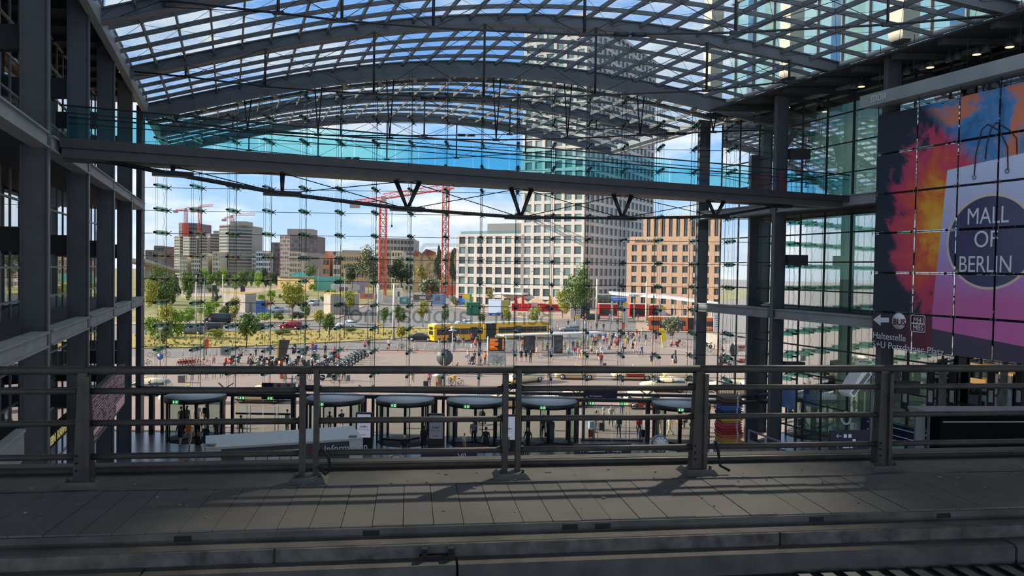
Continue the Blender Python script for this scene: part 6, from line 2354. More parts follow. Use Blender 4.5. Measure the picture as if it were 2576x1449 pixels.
def tree(name, px, py, w, yt, yb, tone, label, cr=None, cat='tree', group=None, d=None, squat=1.0):
    """px,py: foot of the trunk; w: crown width in pixels; yt, yb: crown top and bottom rows; d: distance when the foot is hidden"""
    p = G(px, py, .0) if d is None else at(px, d)
    D = p.y
    W = w / FPX * D
    zt_, zb_ = P(px, yt, D).z, max(.05, P(px, yb, D).z)
    e = empty(name, p, R.uniform(0, 6), label=label, cat=cat, group=group)
    k = R.randrange(3) if cr is None else cr
    c = obj('foliage', CR[k], e)
    c.location = (0, 0, (zt_ + zb_) / 2)
    c.scale = (W / 2 * 1.05, W / 2 * 1.05 * squat, (zt_ - zb_) / 2 * 1.08)
    c.material_slots[0].link = 'OBJECT'
    c.material_slots[0].material = LEAF[tone]
    if zb_ > .4 or cr == 3:
        r_ = max(.05, (zt_) * .016)
        mb = MB().tube([(0, 0, -.1), (0, 0, zb_ * .6), (.05, 0, zb_ + (zt_ - zb_) * .5)], [r_ * 1.2, r_, r_ * .5], 7)
        for a in (0, 2.1, 4.2):
            mb.tube([(0, 0, zb_ * .9), (W * .22 * math.cos(a), W * .22 * math.sin(a), zb_ + (zt_ - zb_) * .45)], [r_ * .6, r_ * .3], 5)
        mb.build('trunk', M['bark'], e)
    return e


T_ = [
    ('tree', 620, 873, 60, 776, 858, 0, 'small leafy tree on the verge in front of the charcoal car', None),
    ('tree', 735, 812, 72, 706, 776, 1, 'round yellow-green tree standing behind the red hatchback', 0),
    ('tree', 771, 826, 34, 755, 800, 0, 'slim young tree right beside the round yellow-green one', None),
    ('tree', 804, 850, 30, 772, 818, 1, 'small staked tree on the verge west of the white hatchback', 2),
    ('tree', 828, 858, 38, 780, 840, 0, 'leaning young tree on the verge next to the staked one', None),
    ('tree', 877, 800, 42, 728, 774, 1, 'round young tree in front of the eastern shaft house', 0),
    ('tree', 965, 845, 26, 768, 812, 0, 'thin staked sapling between the pale masts, its western one', 2),
    ('tree', 1003, 836, 42, 768, 810, 0, 'young tree in front of the thick cream mast', None),
    ('tree', 1064, 822, 34, 752, 798, 1, 'young tree by the small bus shelter on the far road', None),
    ('tree', 1010, 877, 30, 815, 852, 1, 'thin tree that the dark city bicycle is tied to', 2),
    ('tree', 1118, 838, 22, 768, 812, 0, 'narrow young tree behind the rear of the yellow bus', None),
    ('tree', 1085, 770, 62, 692, 748, 3, 'sparse airy tree by the second crane foot', 2),
    ('tree', 1213, 822, 22, 786, 812, 0, 'low sapling in front of the green container', 2),
    ('tree', 1274, 822, 26, 772, 812, 1, 'young tree before the white screen truck', None),
    ('tree', 1346, 826, 34, 768, 812, 1, 'young tree before the red tents', None),
    ('tree', 1446, 806, 88, 664, 778, 0, 'tall leafy tree in front of the white tower', 4),
    ('tree', 1415, 800, 44, 728, 790, 1, 'lower bushy tree leaning on the tall leafy one', 0),
    ('tree', 1601, 780, 44, 742, 766, 3, 'low tree under the tram stop roof', None),
    ('tree', 1702, 782, 46, 714, 764, 1, 'yellow-green tree in front of the hotel', None),
    ('tree', 1786, 790, 36, 690, 768, 0, 'slender tree at the eastern corner of the hotel', 3),
    ('tree', 1666, 776, 40, 738, 764, 3, 'small tree left of the yellow-green hotel tree', None),
    ('tree', 544, 780, 13, 726, 758, 2, 'little dark columnar conifer beyond the van', 3),
]
for a in T_:
    tree(*a[:8], a[8] if len(a) > 8 else None)
TB = [
    ('tree', 405, 690, 90, 668, 768, 0, 'broad tree at the western end of the wasteland', 4, 230),
    ('tree', 380, 690, 40, 700, 776, 1, 'yellowish shrub tree beside the last west column', 0, 215),
    ('tree', 430, 690, 46, 690, 766, 2, 'dark bushy tree behind the gantry', 1, 235),
    ('tree', 470, 690, 40, 690, 758, 0, 'green bushy tree at the gantry leg', 1, 250),
    ('tree', 940, 700, 92, 618, 704, 3, 'great greyish willow behind the west red crane', 4, 330),
    ('tree', 1010, 700, 78, 648, 708, 2, 'dark round tree between the red cranes', 4, 330),
    ('tree', 886, 700, 48, 662, 708, 2, 'dark tree left of the great willow', 0, 335),
    ('tree', 1103, 700, 30, 608, 708, 2, 'tall poplar just left of the taller red crane', 3, 345),
    ('tree', 1138, 700, 24, 622, 708, 2, 'poplar squeezed between crane and white wing', 3, 345),
    ('tree', 780, 690, 36, 664, 698, 0, 'round tree behind the turquoise fence', 0, 470),
    ('tree', 1064, 700, 40, 664, 712, 1, 'pale tree at the foot of the yellow firewall', 2, 340),
]
for nm, px, py, w, yt, yb, tone, lb, cr, d in TB:
    tree(nm, px, py, w, yt, yb, tone, lb, cr, d=d)
SH = [
    (384, 848, 54, 795, 850, 4, 'bright green shrub at the west end of the verge'), (415, 850, 66, 760, 852, 1, 'big yellow-green shrub on the verge beside the lamp'), (448, 848, 50, 775, 850, 4, 'bright green shrub behind the grey hatchback'), (404, 866, 70, 812, 862, 0, 'lower leafy shrub hanging over the verge'),
    (477, 818, 48, 772, 812, 4, 'light green shrub in front of the black van'), (530, 806, 56, 758, 800, 4, 'light green thicket above the black van'), (565, 806, 44, 762, 800, 0, 'green thicket at the shaft house wall'), (590, 812, 36, 745, 800, 1, 'yellowish shrub leaning on the shaft house'),
    (665, 810, 52, 785, 806, 4, 'low green weeds beside the blue container'), (745, 806, 44, 782, 805, 2, 'dark shrub below the round yellow-green tree'), (700, 806, 40, 784, 806, 0, 'low weeds before the pale blue car'),
    (545, 850, 54, 826, 848, 1, 'dry yellow bush on the verge east of the grey hatchback'), (712, 842, 56, 826, 842, 0, 'flat green bush on the verge below the red hatchback'), (880, 838, 44, 822, 836, 0, 'flat bush on the verge by the navy sign'),
    (1691, 852, 72, 795, 846, 3, 'big grey-green bush in front of the orange bus'), (1146, 780, 40, 742, 772, 3, 'bamboo-like bush west of the coloured container'), (1240, 770, 44, 722, 752, 1, 'feathery yellow bush behind the coloured container'), (1300, 770, 40, 740, 756, 3, 'greyish bush before the entrance canopy'),
]
for px, py, w, yt, yb, tone, lb in SH:
    tree('shrub', px, py, w, yt, yb, tone, lb, R.randrange(3), 'shrub', squat=.8)
rs = random.Random(11)
hp = [(x, rs.uniform(686, 700), rs.uniform(20, 34)) for x in range(470, 700, 15)]
for i, (x, y, w) in enumerate(hp):
    tree('shrub', x, 700, w, y - rs.uniform(6, 16), 722, rs.choice((0, 0, 2, 4)), 'low green bush in the far hedge line under the pale towers', rs.randrange(3), 'shrub', 'bushes of the far hedge line', d=440 + rs.uniform(-20, 20))
hq = [(rs.uniform(470, 900), rs.uniform(712, 760)) for i in range(72)]
for i, (x, y) in enumerate(hq):
    if 555 < x < 650 and y > 725:
        continue
    tree('shrub', x, y + 6, rs.uniform(12, 26), y - rs.uniform(6, 16), y + 12, rs.choice((0, 1, 4, 3)), 'small bush scattered over the wasteland beyond the road', rs.randrange(3), 'shrub', 'small bushes of the wasteland')

# ------------------------------------------------------------------ street furniture
M['pole_grey'] = mat('pole_grey', (128, 132, 130), .5)
M['pole_cream'] = mat('pole_cream', (206, 194, 176), .6)


def lamp_post(px, yb, yt, label, arm=1, cream=False, thick=None):
    p = G(px, yb, 0)
    h = P(px, yt, p.y).z
    e = empty('street_lamp' if not cream else 'mast', p, 0, label=label, cat='street lamp' if not cream else 'mast')
    r = thick or .09
    MB().tube([(0, 0, 0), (0, 0, h)], [r, r * .75], 8).build('pole', M['pole_cream'] if cream else M['pole_grey'], e)
    MB().cyl((0, 0, 0), r * 1.8, .3, 8).build('base', M['pole_grey'], e)
    if not cream:
        MB().tube([(0, 0, h - .05), (arm * .9, 0, h + .15)], .05, 5).build('arm', M['pole_grey'], e)
        MB().box((arm * 1.2, 0, h + .15), (.7, .3, .12)).build('lamp_head', M['steel_light'], e)
    return e


for px, yb, yt, lb, arm in ((513, 905, 690, 'tall grey lamp post with an orange device at its foot', -1), (767, 868, 676, 'grey lamp post beside the staked verge tree', 1), (866, 851, 675, 'grey lamp post by the white hatchback', 1), (925, 852, 682, 'grey lamp post left of the first cream mast', -1),
                            (1260, 812, 682, 'grey lamp post at the white screen truck', -1), (1328, 806, 684, 'grey lamp post at the red tents', 1), (1415, 800, 684, 'grey lamp post in front of the lower bushy tree', -1), (1473, 800, 684, 'grey lamp post right of the tall leafy tree', 1), (727, 800, 674, 'grey lamp post left of the round yellow-green tree', -1), (800, 770, 674, 'far lamp post at the turquoise fence', 1), (895, 760, 682, 'far lamp post at the dark tree', 1), (1040, 760, 682, 'far lamp post between the cranes', 1)):
    lamp_post(px, yb, yt, lb, arm)
for px, yb, yt, lb in ((951, 840, 712, 'thick cream mast beside the west red crane, its first neighbour'), (990, 854, 714, 'thick cream mast by the young tree with the tram wires'), (1500, 812, 702, 'thick cream tram mast at the traffic light'), (1625, 812, 708, 'thick cream tram mast at the orange bus'), (493, 830, 692, 'slim cream mast by the gantry'), (560, 800, 690, 'slim cream mast at the shaft house edge')):
    lamp_post(px, yb, yt, lb, 1, True, .26 if px > 700 else .14)
# posts near: round blue sign, disc sign, globe lamp, orange device
e = empty('traffic_sign', G(403, 925, 0), 0, label='round blue arrow sign on a pole by the yellow bicycle', cat='traffic sign')
h = P(403, 897, e.location.y).z
MB().tube([(0, 0, 0), (0, 0, P(401, 832, e.location.y).z)], .05, 6).build('pole', M['pole_grey'], e)
MB().cyl((0, -.09, h), .38, .03, 20, 'Y').build('disc', mat('sign_blue', (44, 92, 176), .4), e)
MB().tube([(.1, -.11, h - .15), (-.02, -.11, h - .12), (-.14, -.11, h + .02), (-.02, -.11, h + .16), (.1, -.11, h + .08)], .03, 5).build('arrow', M['white'], e)
MB().box((-.0, 0, P(401, 826, e.location.y).z), (.4, .3, .25)).build('lamp_head', M['white'], e)
p = G(1117, 1000, 0)
e = empty('disc_sign', p, 0, label='big grey round disc on a pole seen from its back', cat='sign')
h = P(1117, 900, p.y).z
MB().tube([(0, .05, 0), (0, .05, h)], .12, 8).build('pole', M['pole_grey'], e)
MB().cyl((0, .12, h), .8, .1, 28, 'Y').build('disc', mat('disc_grey', (78, 92, 92), .5), e)
MB().box((0, .04, h + .3), (.5, .1, .6)).build('bracket', M['pole_grey'], e)
p = G(513, 893, 0)
e = empty('parking_meter', p + Vector((.4, -.2, 0)), 0, label='orange red ticket box on the foot of the tall lamp post', cat='ticket machine')
MB().box((0, 0, 1.5), (.6, .3, 1.1)).lathe([(.3, 2.0), (.32, 2.2), (.1, 2.4)], 10).build('housing', mat('device_orange', (206, 84, 48), .5), e)
MB().tube([(0, 0, 0), (0, 0, 1.0)], .07, 6).build('post', M['steel_dark'], e)
p = G(1137, 945, 0)
e = empty('globe_lamp', p, 0, label='low street lamp with a flat hat beside the grey disc', cat='street lamp')
h = P(1137, 832, p.y).z
MB().tube([(0, 0, 0), (0, 0, h)], .06, 8).build('pole', M['pole_cream'], e)
MB().lathe([(.5, h), (.52, h + .05), (.2, h + .12), (.3, h + .4), (.1, h + .55)], 16).build('lamp_head', M['offwhite'], e)
# leaning advertising pylons
for px, yb, yt, lb, c, dk in ((708, 910, 855, 'dark leaning pylon with a yellow edge in the two-wheeler park', (70, 66, 62), True), (1675, 874, 826, 'yellow leaning pylon beside the red moped', (244, 206, 40), False)):
    p = G(px, yb, 0)
    h = P(px, yt, p.y).z
    e = empty('pylon', p, 0, label=lb, cat='pylon')
    s = .55 if dk else -.45
    MB().prism([(-.5, 0, 0), (.3, 0, 0), (.3 + s * 1.3, 0, h), (-.5 + s * (.3 if dk else 1.2), 0, h)], (0, .4, 0)).build('body', mat('pylon_paint', c, .5), e)
    if dk:
        MB().prism([(-.62, -.02, 0), (-.42, -.02, 0), (-.3, -.02, h), (-.5, -.02, h)], (0, .44, 0)).build('edge', mat('pylon_yellow', (236, 190, 40), .5), e)
    else:
        MB().prism([(-.42, -.03, .1), (.22, -.03, .1), (.2, -.03, h * .35), (-.4, -.03, h * .3)], (0, .02, 0)).build('lower_field', M['white'], e)
# bus stop: shelter, posters, departure display, map board
a, b_ = G(1262, 895, 0), G(1512, 884, 0)
sd_ = (b_ - a).normalized()
L_ = (b_ - a).length
sn = Vector((-sd_.y, sd_.x, 0))
e = empty('bus_shelter', (a + b_) / 2, 0, label='long glass bus shelter with a flat pale roof and two dark posters', cat='bus shelter')
hz = P(1300, 846, a.y).z
MB().prism([a - sn * .6 + Vector((0, 0, hz)), b_ - sn * .6 + Vector((0, 0, hz)), b_ + sn * 1.6 + Vector((0, 0, hz)), a + sn * 1.6 + Vector((0, 0, hz))], (0, 0, .16)).build('roof', M['offwhite'], e, world=True)
for i in range(7):
    p = a + sd_ * (L_ * i / 6)
    MB().box(p + Vector((0, 0, hz / 2)), (.2 if i in (2, 4) else .12, .12, hz)).build('post', M['offwhite'], e, world=True)
    if i < 6 and i not in (1, 3):
        q = a + sd_ * (L_ * (i + 1) / 6)
        MB().add([p + sn + Vector((0, 0, .3)), q + sn + Vector((0, 0, .3)), q + sn + Vector((0, 0, hz - .2)), p + sn + Vector((0, 0, hz - .2))], [(0, 1, 2, 3)]).build('glass', M['glass_door'], e, world=True)
M['poster_dark'] = mat('poster_dark', (52, 44, 52), .4, var=.6, scale=1.4, rgb2=(96, 110, 104))
for px in (1331, 1401):
    p = G(px, 889, 0)
    f = MB().box(p + Vector((0, -.1, hz * .5)), (1.7, .2, hz * .92)).build('poster_frame', M['steel_dark'], e, world=True)
    MB().box(p + Vector((0, -.22, hz * .5)), (1.3, .02, hz * .8)).build('poster', M['poster_dark'], e, world=True)
MB().bar(a + sd_ * (L_ * .4) + sn * .5 + Vector((0, 0, .5)), a + sd_ * (L_ * .9) + sn * .5 + Vector((0, 0, .5)), .4, .06).build('bench', M['steel_light'], e, world=True)
p = G(1249, 923, 0)
e = empty('departure_display', p, 0, label='bus departure display with orange text above a route map', cat='departure display')
zt_, zm_, zb_ = P(1249, 849, p.y).z, P(1249, 883, p.y).z, P(1249, 914, p.y).z
w = 40 / FPX * p.y
for s in (-1, 1):
    MB().tube([(s * w * .56, 0, 0), (s * w * .56, 0, zt_ + .1)], .09, 8).build('post', M['offwhite'], e)
MB().box((0, 0, (zt_ + zm_) / 2), (w, .25, zt_ - zm_)).build('display', M['black'], e)
M['led'] = mat('led', (255, 130, 44), .5, emit=.9)
mb = MB()
for i in range(9):
    z = zt_ - .2 - i * (zt_ - zm_ - .3) / 9
    l = R.uniform(.45, .8) * w * .7
    mb.box((-w * .46 + l / 2, -.14, z), (l, .01, .075)).box((w * .4, -.14, z), (w * .1, .01, .075))
mb.build('led_line', M['led'], e)
MB().box((0, 0, (zm_ + zb_) / 2 - .1), (w, .16, zm_ - zb_ - .15)).build('map_frame', M['offwhite'], e)
mb = MB()
for i in range(9):
    mb.tube([(R.uniform(-w * .45, w * .45), -.09, R.uniform(zb_, zm_ - .3)) for k in range(3)], .02, 4)
mb.build('map_line', mat('map_ink', (120, 140, 120), .6), e)
p = G(1284, 908, 0)
e = empty('map_board', p, 0, label='pale map board next to the orange departure display', cat='map board')
MB().box((0, 0, 1.9), (1.9, .12, 2.0)).build('board', mat('map_pale', (206, 200, 190), .6, var=.25, scale=5), e)
MB().tube([(-.8, 0, 0), (-.8, 0, 1)], .05, 5).tube([(.8, 0, 0), (.8, 0, 1)], .05, 5).build('leg', M['pole_grey'], e)
# info steles
for px, yb, yt, w, lb in ((1440, 802, 758, 11, 'tall cream information stele by the food stall'), (1453, 830, 794, 12, 'yellow topped stele at the crowd beside the traffic light'), (1572, 822, 762, 12, 'tall cream stele under the blue station sign'), (1668, 806, 772, 12, 'yellow topped stele at the tram stop, east of the tram mast'), (1400, 826, 804, 6, 'slim white post behind the bus shelter roof')):
    p = G(px, yb, 0)
    h = P(px, yt, p.y).z
    W = w / FPX * p.y
    e = empty('information_stele', p, 0, label=lb, cat='stele')
    MB().box((0, 0, h / 2), (W, .35, h)).build('body', M['pole_cream'], e)
    MB().box((0, 0, h - .25), (W * 1.03, .4, .5)).build('head', M['bus_yellow'] if w > 6 else M['white'], e)
    MB().box((0, -.2, h * .55), (W * .6, .02, h * .5)).build('timetable', M['offwhite'], e)
# stalls, containers, tents
M['red_cloth'] = mat('red_cloth', (206, 44, 48), .8)
M['tan_cloth'] = mat('tan_cloth', (196, 164, 134), .8)


def crate(name, x0, x1, yb, yt, mt, label, cat, depth=2.4, z=0.0):
    a, b_ = G(x0, yb, z), G(x1, yb, z)
    h = P((x0 + x1) / 2, yt, a.y).z - z
    e = empty(name, (a + b_) / 2, 0, label=label, cat=cat)
    w = (b_ - a).length
    MB().box((0, depth / 2, h / 2), (w, depth, h)).build('body', mt, e)
    return e, w, h, depth


e, w, h, d = crate('green_container', 1174, 1206, 792, 762, mat('container_green', (28, 116, 74), .5), 'dark green container on the pavement beside the white screen truck', 'container')
MB().box((0, d / 2, h), (w * 1.06, d * 1.06, .2)).build('lid', mat('lid_green', (40, 130, 90), .5), e)
MB().box((-w * .2, -.03, h * .7), (.3, .03, .5)).build('poster', M['white'], e)
e, w, h, d = crate('screen_truck', 1228, 1262, 793, 754, M['white'], 'white screen truck with a yellow side', 'truck', 2.2, .0)
MB().box((0, -.04, h * .55), (w * .9, .05, h * .8)).build('screen', mat('screen_pale', (232, 236, 246), .3, emit=.35), e)
MB().box((w * .5 + .9, d / 2, h * .5), (1.8, d, h * .9)).build('side', mat('side_yellow', (190, 168, 70), .6), e)
for x in (-w * .3, w * .3):
    MB().cyl((x, -.02, .4), .4, .3, 12, 'Y').build('wheel', M['tyre'], e)
MB().box((0, .3, .45), (w, .8, .4)).build('skirt', mat('skirt_blue', (60, 110, 180), .5), e)
e, w, h, d = crate('painted_container', 1154, 1196, 768, 739, M['offwhite'], 'container painted in rainbow coloured blocks', 'container', 2.6)
cl_ = [((238, 120, 90), -.38, .82, .22, .3), ((70, 110, 220), -.4, .4, .2, .75), ((244, 220, 60), -.05, .78, .4, .4), ((60, 160, 80), .22, .5, .14, .95), ((240, 130, 40), .4, .5, .2, .95), ((60, 170, 220), -.22, .35, .16, .4), ((110, 200, 90), -.18, .12, .2, .2)]
for c, fx, fz, fw, fhh in cl_:
    MB().box((w * fx, -.03, h * fz), (w * fw, .03, h * fhh)).build('painted_field', mat('field_paint', c, .6), e)
e, w, h, d = crate('painted_container', 1197, 1236, 766, 741, mat('olive', (150, 140, 60), .6), 'second painted container striped olive, red and blue', 'container', 2.6)
for c, fx in (((130, 60, 70), -.35), ((70, 110, 80), -.12), ((170, 150, 50), .1), ((60, 110, 180), .35)):
    MB().box((w * fx, -.03, h * .5), (w * .17, .03, h * .95)).build('stripe', mat('stripe_paint', c, .6), e)
for i, (x0, x1, yb, yt) in enumerate(((1288, 1330, 782, 748), (1330, 1372, 784, 746), (1372, 1410, 782, 752))):
    a, b_ = G(x0, yb, 0), G(x1, yb, 0)
    h = P(x0, yt, a.y).z
    w = (b_ - a).length
    e = empty('market_tent', (a + b_) / 2, 0, label='market tent with red walls and a tan pointed roof, %s from the white truck' % ORD[i], cat='tent', group='market tents')
    MB().prism([(-w / 2, 0, 0), (w / 2, 0, 0), (w / 2, 5, 0), (-w / 2, 5, 0)], (0, 0, h * .55)).build('wall', M['red_cloth'], e)
    c = Vector((0, 2.5, h))
    q = [Vector((-w / 2 - .3, -.4, h * .55)), Vector((w / 2 + .3, -.4, h * .55)), Vector((w / 2 + .3, 5.4, h * .55)), Vector((-w / 2 - .3, 5.4, h * .55))]
    MB().add([*q, c], [(0, 1, 4), (1, 2, 4), (2, 3, 4), (3, 0, 4), (3, 2, 1, 0)]).build('roof', M['tan_cloth'], e)
for i, (px, c, lb) in enumerate(((1295, (210, 50, 50), 'red feather flag at the west end of the market tents'), (1312, (210, 50, 50), 'red feather flag between the first two market tents'), (1381, (230, 180, 60), 'yellow feather flag behind the market tents'))):
    p = G(px, 784, 0)
    e = empty('feather_flag', p, 0, label=lb, cat='flag')
    h = P(px, 742, p.y).z
    MB().tube([(0, 0, 0), (0, 0, h)], .04, 5).build('pole', M['pole_grey'], e)
    MB().prism([(0, 0, h * .35), (.9, 0, h * .4), (.6, 0, h * .95), (0, 0, h)], (0, .04, 0)).build('cloth', mat('flag_cloth', c, .8), e)
e, w, h, d = crate('snack_stall', 1338, 1352, 792, 762, mat('stall_blue', (90, 130, 190), .6), 'small blue pink and white snack cart before the red tents', 'stall', 2)
MB().box((0, -.04, h * .85), (w, .04, h * .3)).build('panel', mat('stall_pink', (226, 160, 160), .6), e)
for i, (x0, x1, yb, yt, lb) in enumerate(((1508, 1552, 796, 765, 'long red stall front left of the blue station sign'), (1586, 1628, 796, 765, 'red stall front left of the eastern tram mast'), (1640, 1700, 796, 768, 'red stall front under the tram stop roof'))):
    e, w, h, d = crate('red_stall', x0, x1, yb, yt, M['red_cloth'], lb, 'stall', 3)
    MB().box((0, -.05, h * .35), (w * .9, .06, h * .45)).build('counter_opening', M['room_dark'], e)
    MB().box((0, 1, h), (w * 1.02, 3.4, .15)).build('roof', M['offwhite'], e)
e, w, h, d = crate('cafe_stall', 1444, 1482, 800, 762, mat('stall_dark', (70, 66, 62), .6), 'dark snack stall with a white menu wall by the cream stele', 'stall', 3)
MB().box((-w * .25, -.05, h * .55), (w * .4, .05, h * .75)).build('menu_wall', M['white'], e)
mb = MB()
for i in range(6):
    mb.box((-w * .25, -.09, h * (.28 + i * .1)), (w * .36, .02, h * .03))
mb.build('menu_line', M['ink'], e)
# tram stop roof and blue sign
e = empty('tram_stop_roof', at(1680, 185), 0, label='long curved pale tram stop roof in front of the hotel', cat='tram stop')
z = P(1560, 744, 190).z
q0, q1, q2 = at(1541, 195, z), at(1690, 180, z - .3), at(1860, 165, z - 1.6)
mb = MB()
for a, b_ in ((q0, q1), (q1, q2)):
    mb.prism([a, b_, b_ + Vector((0, 7, .3)), a + Vector((0, 7, .3))], (0, 0, .5))
mb.build('roof', M['offwhite'], e, world=True)
for px, d in ((1545, 194), (1600, 189), (1665, 183), (1703, 180), (1724, 178), (1800, 172)):
    p = at(px, d)
    MB().box((p.x, p.y + 2, z / 2 - .4), (.3, .3, z - .8)).build('post', M['pole_cream'], e, world=True)
e = empty('station_sign', at(1558, 178), 0, label='blue and white station sign at the tram stop roof', cat='sign')
z0, z1 = P(1558, 758, 178).z, P(1558, 746, 178).z
MB().box((0, 0, (z0 + z1) / 2), (39 / FPX * 178, .25, z1 - z0)).build('panel', mat('panel_blue', (40, 120, 206), .4), e)
MB().box((0, -.15, z1 - .18), (39 / FPX * 178, .02, .2)).build('rim', M['white'], e)
text('lettering', 'Hauptbahnhof', .6, frame((-1.5, -.15, (z0 + z1) / 2 - .25), (1, 0, 0), (0, -1, 0)), M['white'], e, .01, width=2.6)
for x in (-1.7, 1.7):
    MB().tube([(x, 0, 0), (x, 0, z1)], .1, 6).build('post', M['pole_grey'], e)
e, w, h, d = crate('glass_lift', 1506, 1538, 790, 741, M['glass_side'], 'glazed lift box next to the blue station sign', 'lift', 3)
MB().box((0, 1.5, h), (w * 1.1, 3.4, .2)).build('roof', M['offwhite'], e)
# gantry with signal boxes, traffic light
p0, p1 = at(487, 215), at(617, 215)
z = P(550, 718, 215).z
e = empty('signal_gantry', p0, 0, label='grey gantry with dark boxes spanning the wasteland track', cat='gantry')
MB().bar(p0 + Vector((0, 0, z)), p1 + Vector((0, 0, z - .3)), .3, .4).build('beam', M['pole_grey'], e, world=True)
for q in (at(537, 215), at(608, 215)):
    MB().box(q + Vector((0, 0, z / 2)), (.5, .4, z)).build('leg', M['roof_grey'], e, world=True)
    MB().box(q + Vector((.4, -.1, z - .8)), (1.1, .5, 1.7)).build('signal_box', M['steel_dark'], e, world=True)
for px, yb, yt, lb in ((1497, 806, 752, 'traffic light at the thick cream mast, green lamp lit'), (1535, 830, 780, 'dark traffic light on a pole in front of the crowd'), (1552, 828, 802, 'low dark traffic light next to the taller one')):
    p = G(px, yb, 0)
    h = P(px, yt, p.y).z
    e = empty('traffic_light', p, 0, label=lb, cat='traffic light')
    MB().tube([(0, 0, 0), (0, 0, h)], .07, 6).build('pole', M['pole_grey'], e)
    MB().box((0, -.12, h - .6), (.34, .25, 1.0)).build('signal_head', M['black'], e)
    for i, c in enumerate((((90, 40, 36)), ((96, 84, 40)), ((60, 200, 110)))):
        MB().cyl((0, -.28, h - .28 - i * .31), .1, .03, 10, 'Y').build('signal_lens', mat('lens_%d' % i, c, .3, emit=.6 if i == 2 else 0), e)
e, w, h, d = crate('waste_bin', 1564, 1571, 828, 814, mat('bin_orange', (224, 96, 50), .5), 'orange litter bin beside the stele under the blue sign', 'litter bin', .5)
MB().lathe([(w * .55, h), (w * .6, h + .05), (w * .3, h + .25)], 10, (0, .25, 0)).build('lid', M['steel_dark'], e)
e, w, h, d = crate('banner_sheet', 1795, 1818, 835, 786, M['white'], 'white printed sheet hung on the fence of the ramp', 'notice', .08, 0)
for c in e.children:
    c.location = (0, 0, 0)
mb = MB()
for i in range(7):
    mb.box((R.uniform(-.1, .1), -.03, h * (.15 + i * .11)), (w * R.uniform(.4, .75), .02, .09))
mb.build('text_line', M['ink'], e)
# ramp wall on the east side
p0, p1 = G(1768, 866, 0), G(1890, 905, 0)
mb = MB()
mb.bar(p0 + Vector((0, 0, .85)), p1 + Vector((0, 0, 1.3)), .4, 2.6)
mb.build('ramp_wall', M['concrete'], label='pale concrete ramp wall the bicycles stand against', cat='wall', kind='structure')
mb = MB().tube([p0 + Vector((0, 0, 3.1)), p1 + Vector((0, 0, 3.5))], .05, 5)
for i in range(9):
    q = p0 + (p1 - p0) * i / 8
    mb.tube([q + Vector((0, 0, 2)), q + Vector((0, 0, 3.3))], .03, 4)
mb.build('guard_rail', M['pole_grey'], label='thin guard rail on top of the ramp wall', cat='railing')
# hoops, bollards, racks
bl = [(1000, 884), (1020, 890), (1030, 882), (1043, 887), (1070, 881), (1095, 886), (1118, 882), (1122, 884), (1146, 880), (1172, 880), (1625, 870), (1640, 866), (1658, 864), (1600, 870), (1612, 868), (1590, 867), (904, 884), (460, 896), (492, 898), (528, 898), (545, 894), (873, 884)]
bo_me = shared('bollard', MB().lathe([(.07, 0), (.07, .85), (.05, .95), (.01, .97)], 10), M['pole_cream'])
for i, (px, py) in enumerate(bl):
    o_ = obj('bollard', bo_me)
    o_.location = G(px, py, 0)
    tag(o_, 'low pale steel bollard in the line along the bus kerb', 'bollard', 'bollards along the kerb')
for i, (px, py) in enumerate(((476, 956), (493, 955), (511, 953), (529, 951), (548, 950), (566, 948), (584, 946), (602, 945), (620, 944), (638, 942), (656, 941))):
    o_ = MB().tube([(-.28, 0, 0), (-.3, 0, .75), (-.2, 0, .88), (.2, 0, .88), (.3, 0, .75), (.28, 0, 0)], .03, 6).build('bike_rack', M['steel_light'])
    o_.location = G(px, py, 0)
    tag(o_, 'bent steel bicycle hoop in the slanting rack row, %s from its west end' % ORD[i], 'bicycle rack', 'bicycle hoops in the rack row')
e, w, h, d = crate('switch_cabinet', 554, 577, 894, 871, mat('cabinet_grey', (150, 150, 144), .6), 'grey switch cabinet with a poster by the tree bicycle', 'cabinet', .7)
MB().box((-w * .2, -.03, h * .55), (w * .3, .03, h * .6)).build('poster', M['poster_pale'], e)
e, w, h, d = crate('utility_box', 447, 460, 963, 946, M['roof_grey'], 'sloped grey box beside the western bicycle hoop', 'cabinet', .6)
MB().box((0, d / 2, h), (w * 1.05, d * 1.05, .08)).build('lid', M['steel_light'], e)
e, w, h, d = crate('blue_container', 643, 666, 792, 757, mat('container_blue', (62, 104, 170), .6), 'blue container leaning against the shaft house', 'container', 2.4)
MB().box((0, -.03, h * .5), (w * .9, .03, .1)).build('rib', M['steel_dark'], e)
e, w, h, d = crate('delivery_box', 704, 718, 953, 941, mat('box_orange', (234, 106, 56), .7), 'orange delivery cube on the ground of the bike rack', 'delivery box', .6)
MB().box((0, d / 2, h), (w * .9, d * .9, .06)).build('lid', mat('box_orange_lid', (210, 90, 46), .7), e)
e, w, h, d = crate('red_cabinet', 791, 802, 972, 950, mat('cab_red', (206, 76, 54), .6), 'red box right of the second railing post', 'cabinet', .5)
MB().box((0, d / 2, h), (w * 1.1, d * 1.1, .12)).build('lid', M['offwhite'], e)
e, w, h, d = crate('flower_stand', 1096, 1112, 972, 946, M['pole_cream'], 'stand with colourful bottles under a pale umbrella by the disc pole', 'stand', .8)
mb = MB()
for i in range(16):
    mb.m(i % 3).lathe([(.05, 0), (.06, .15), (.02, .3)], 6, (R.uniform(-w * .45, w * .45), -.06, R.choice((.2, .5, .8))))
mb.build('bottle', [mat('bottle_a', (210, 90, 90), .4), mat('bottle_b', (90, 180, 110), .4), mat('bottle_c', (240, 200, 90), .4)], e)
MB().lathe([(.75, h), (.1, h + .35), (.01, h + .4)], 10, (0, .3, 0)).build('umbrella', M['white'], e)
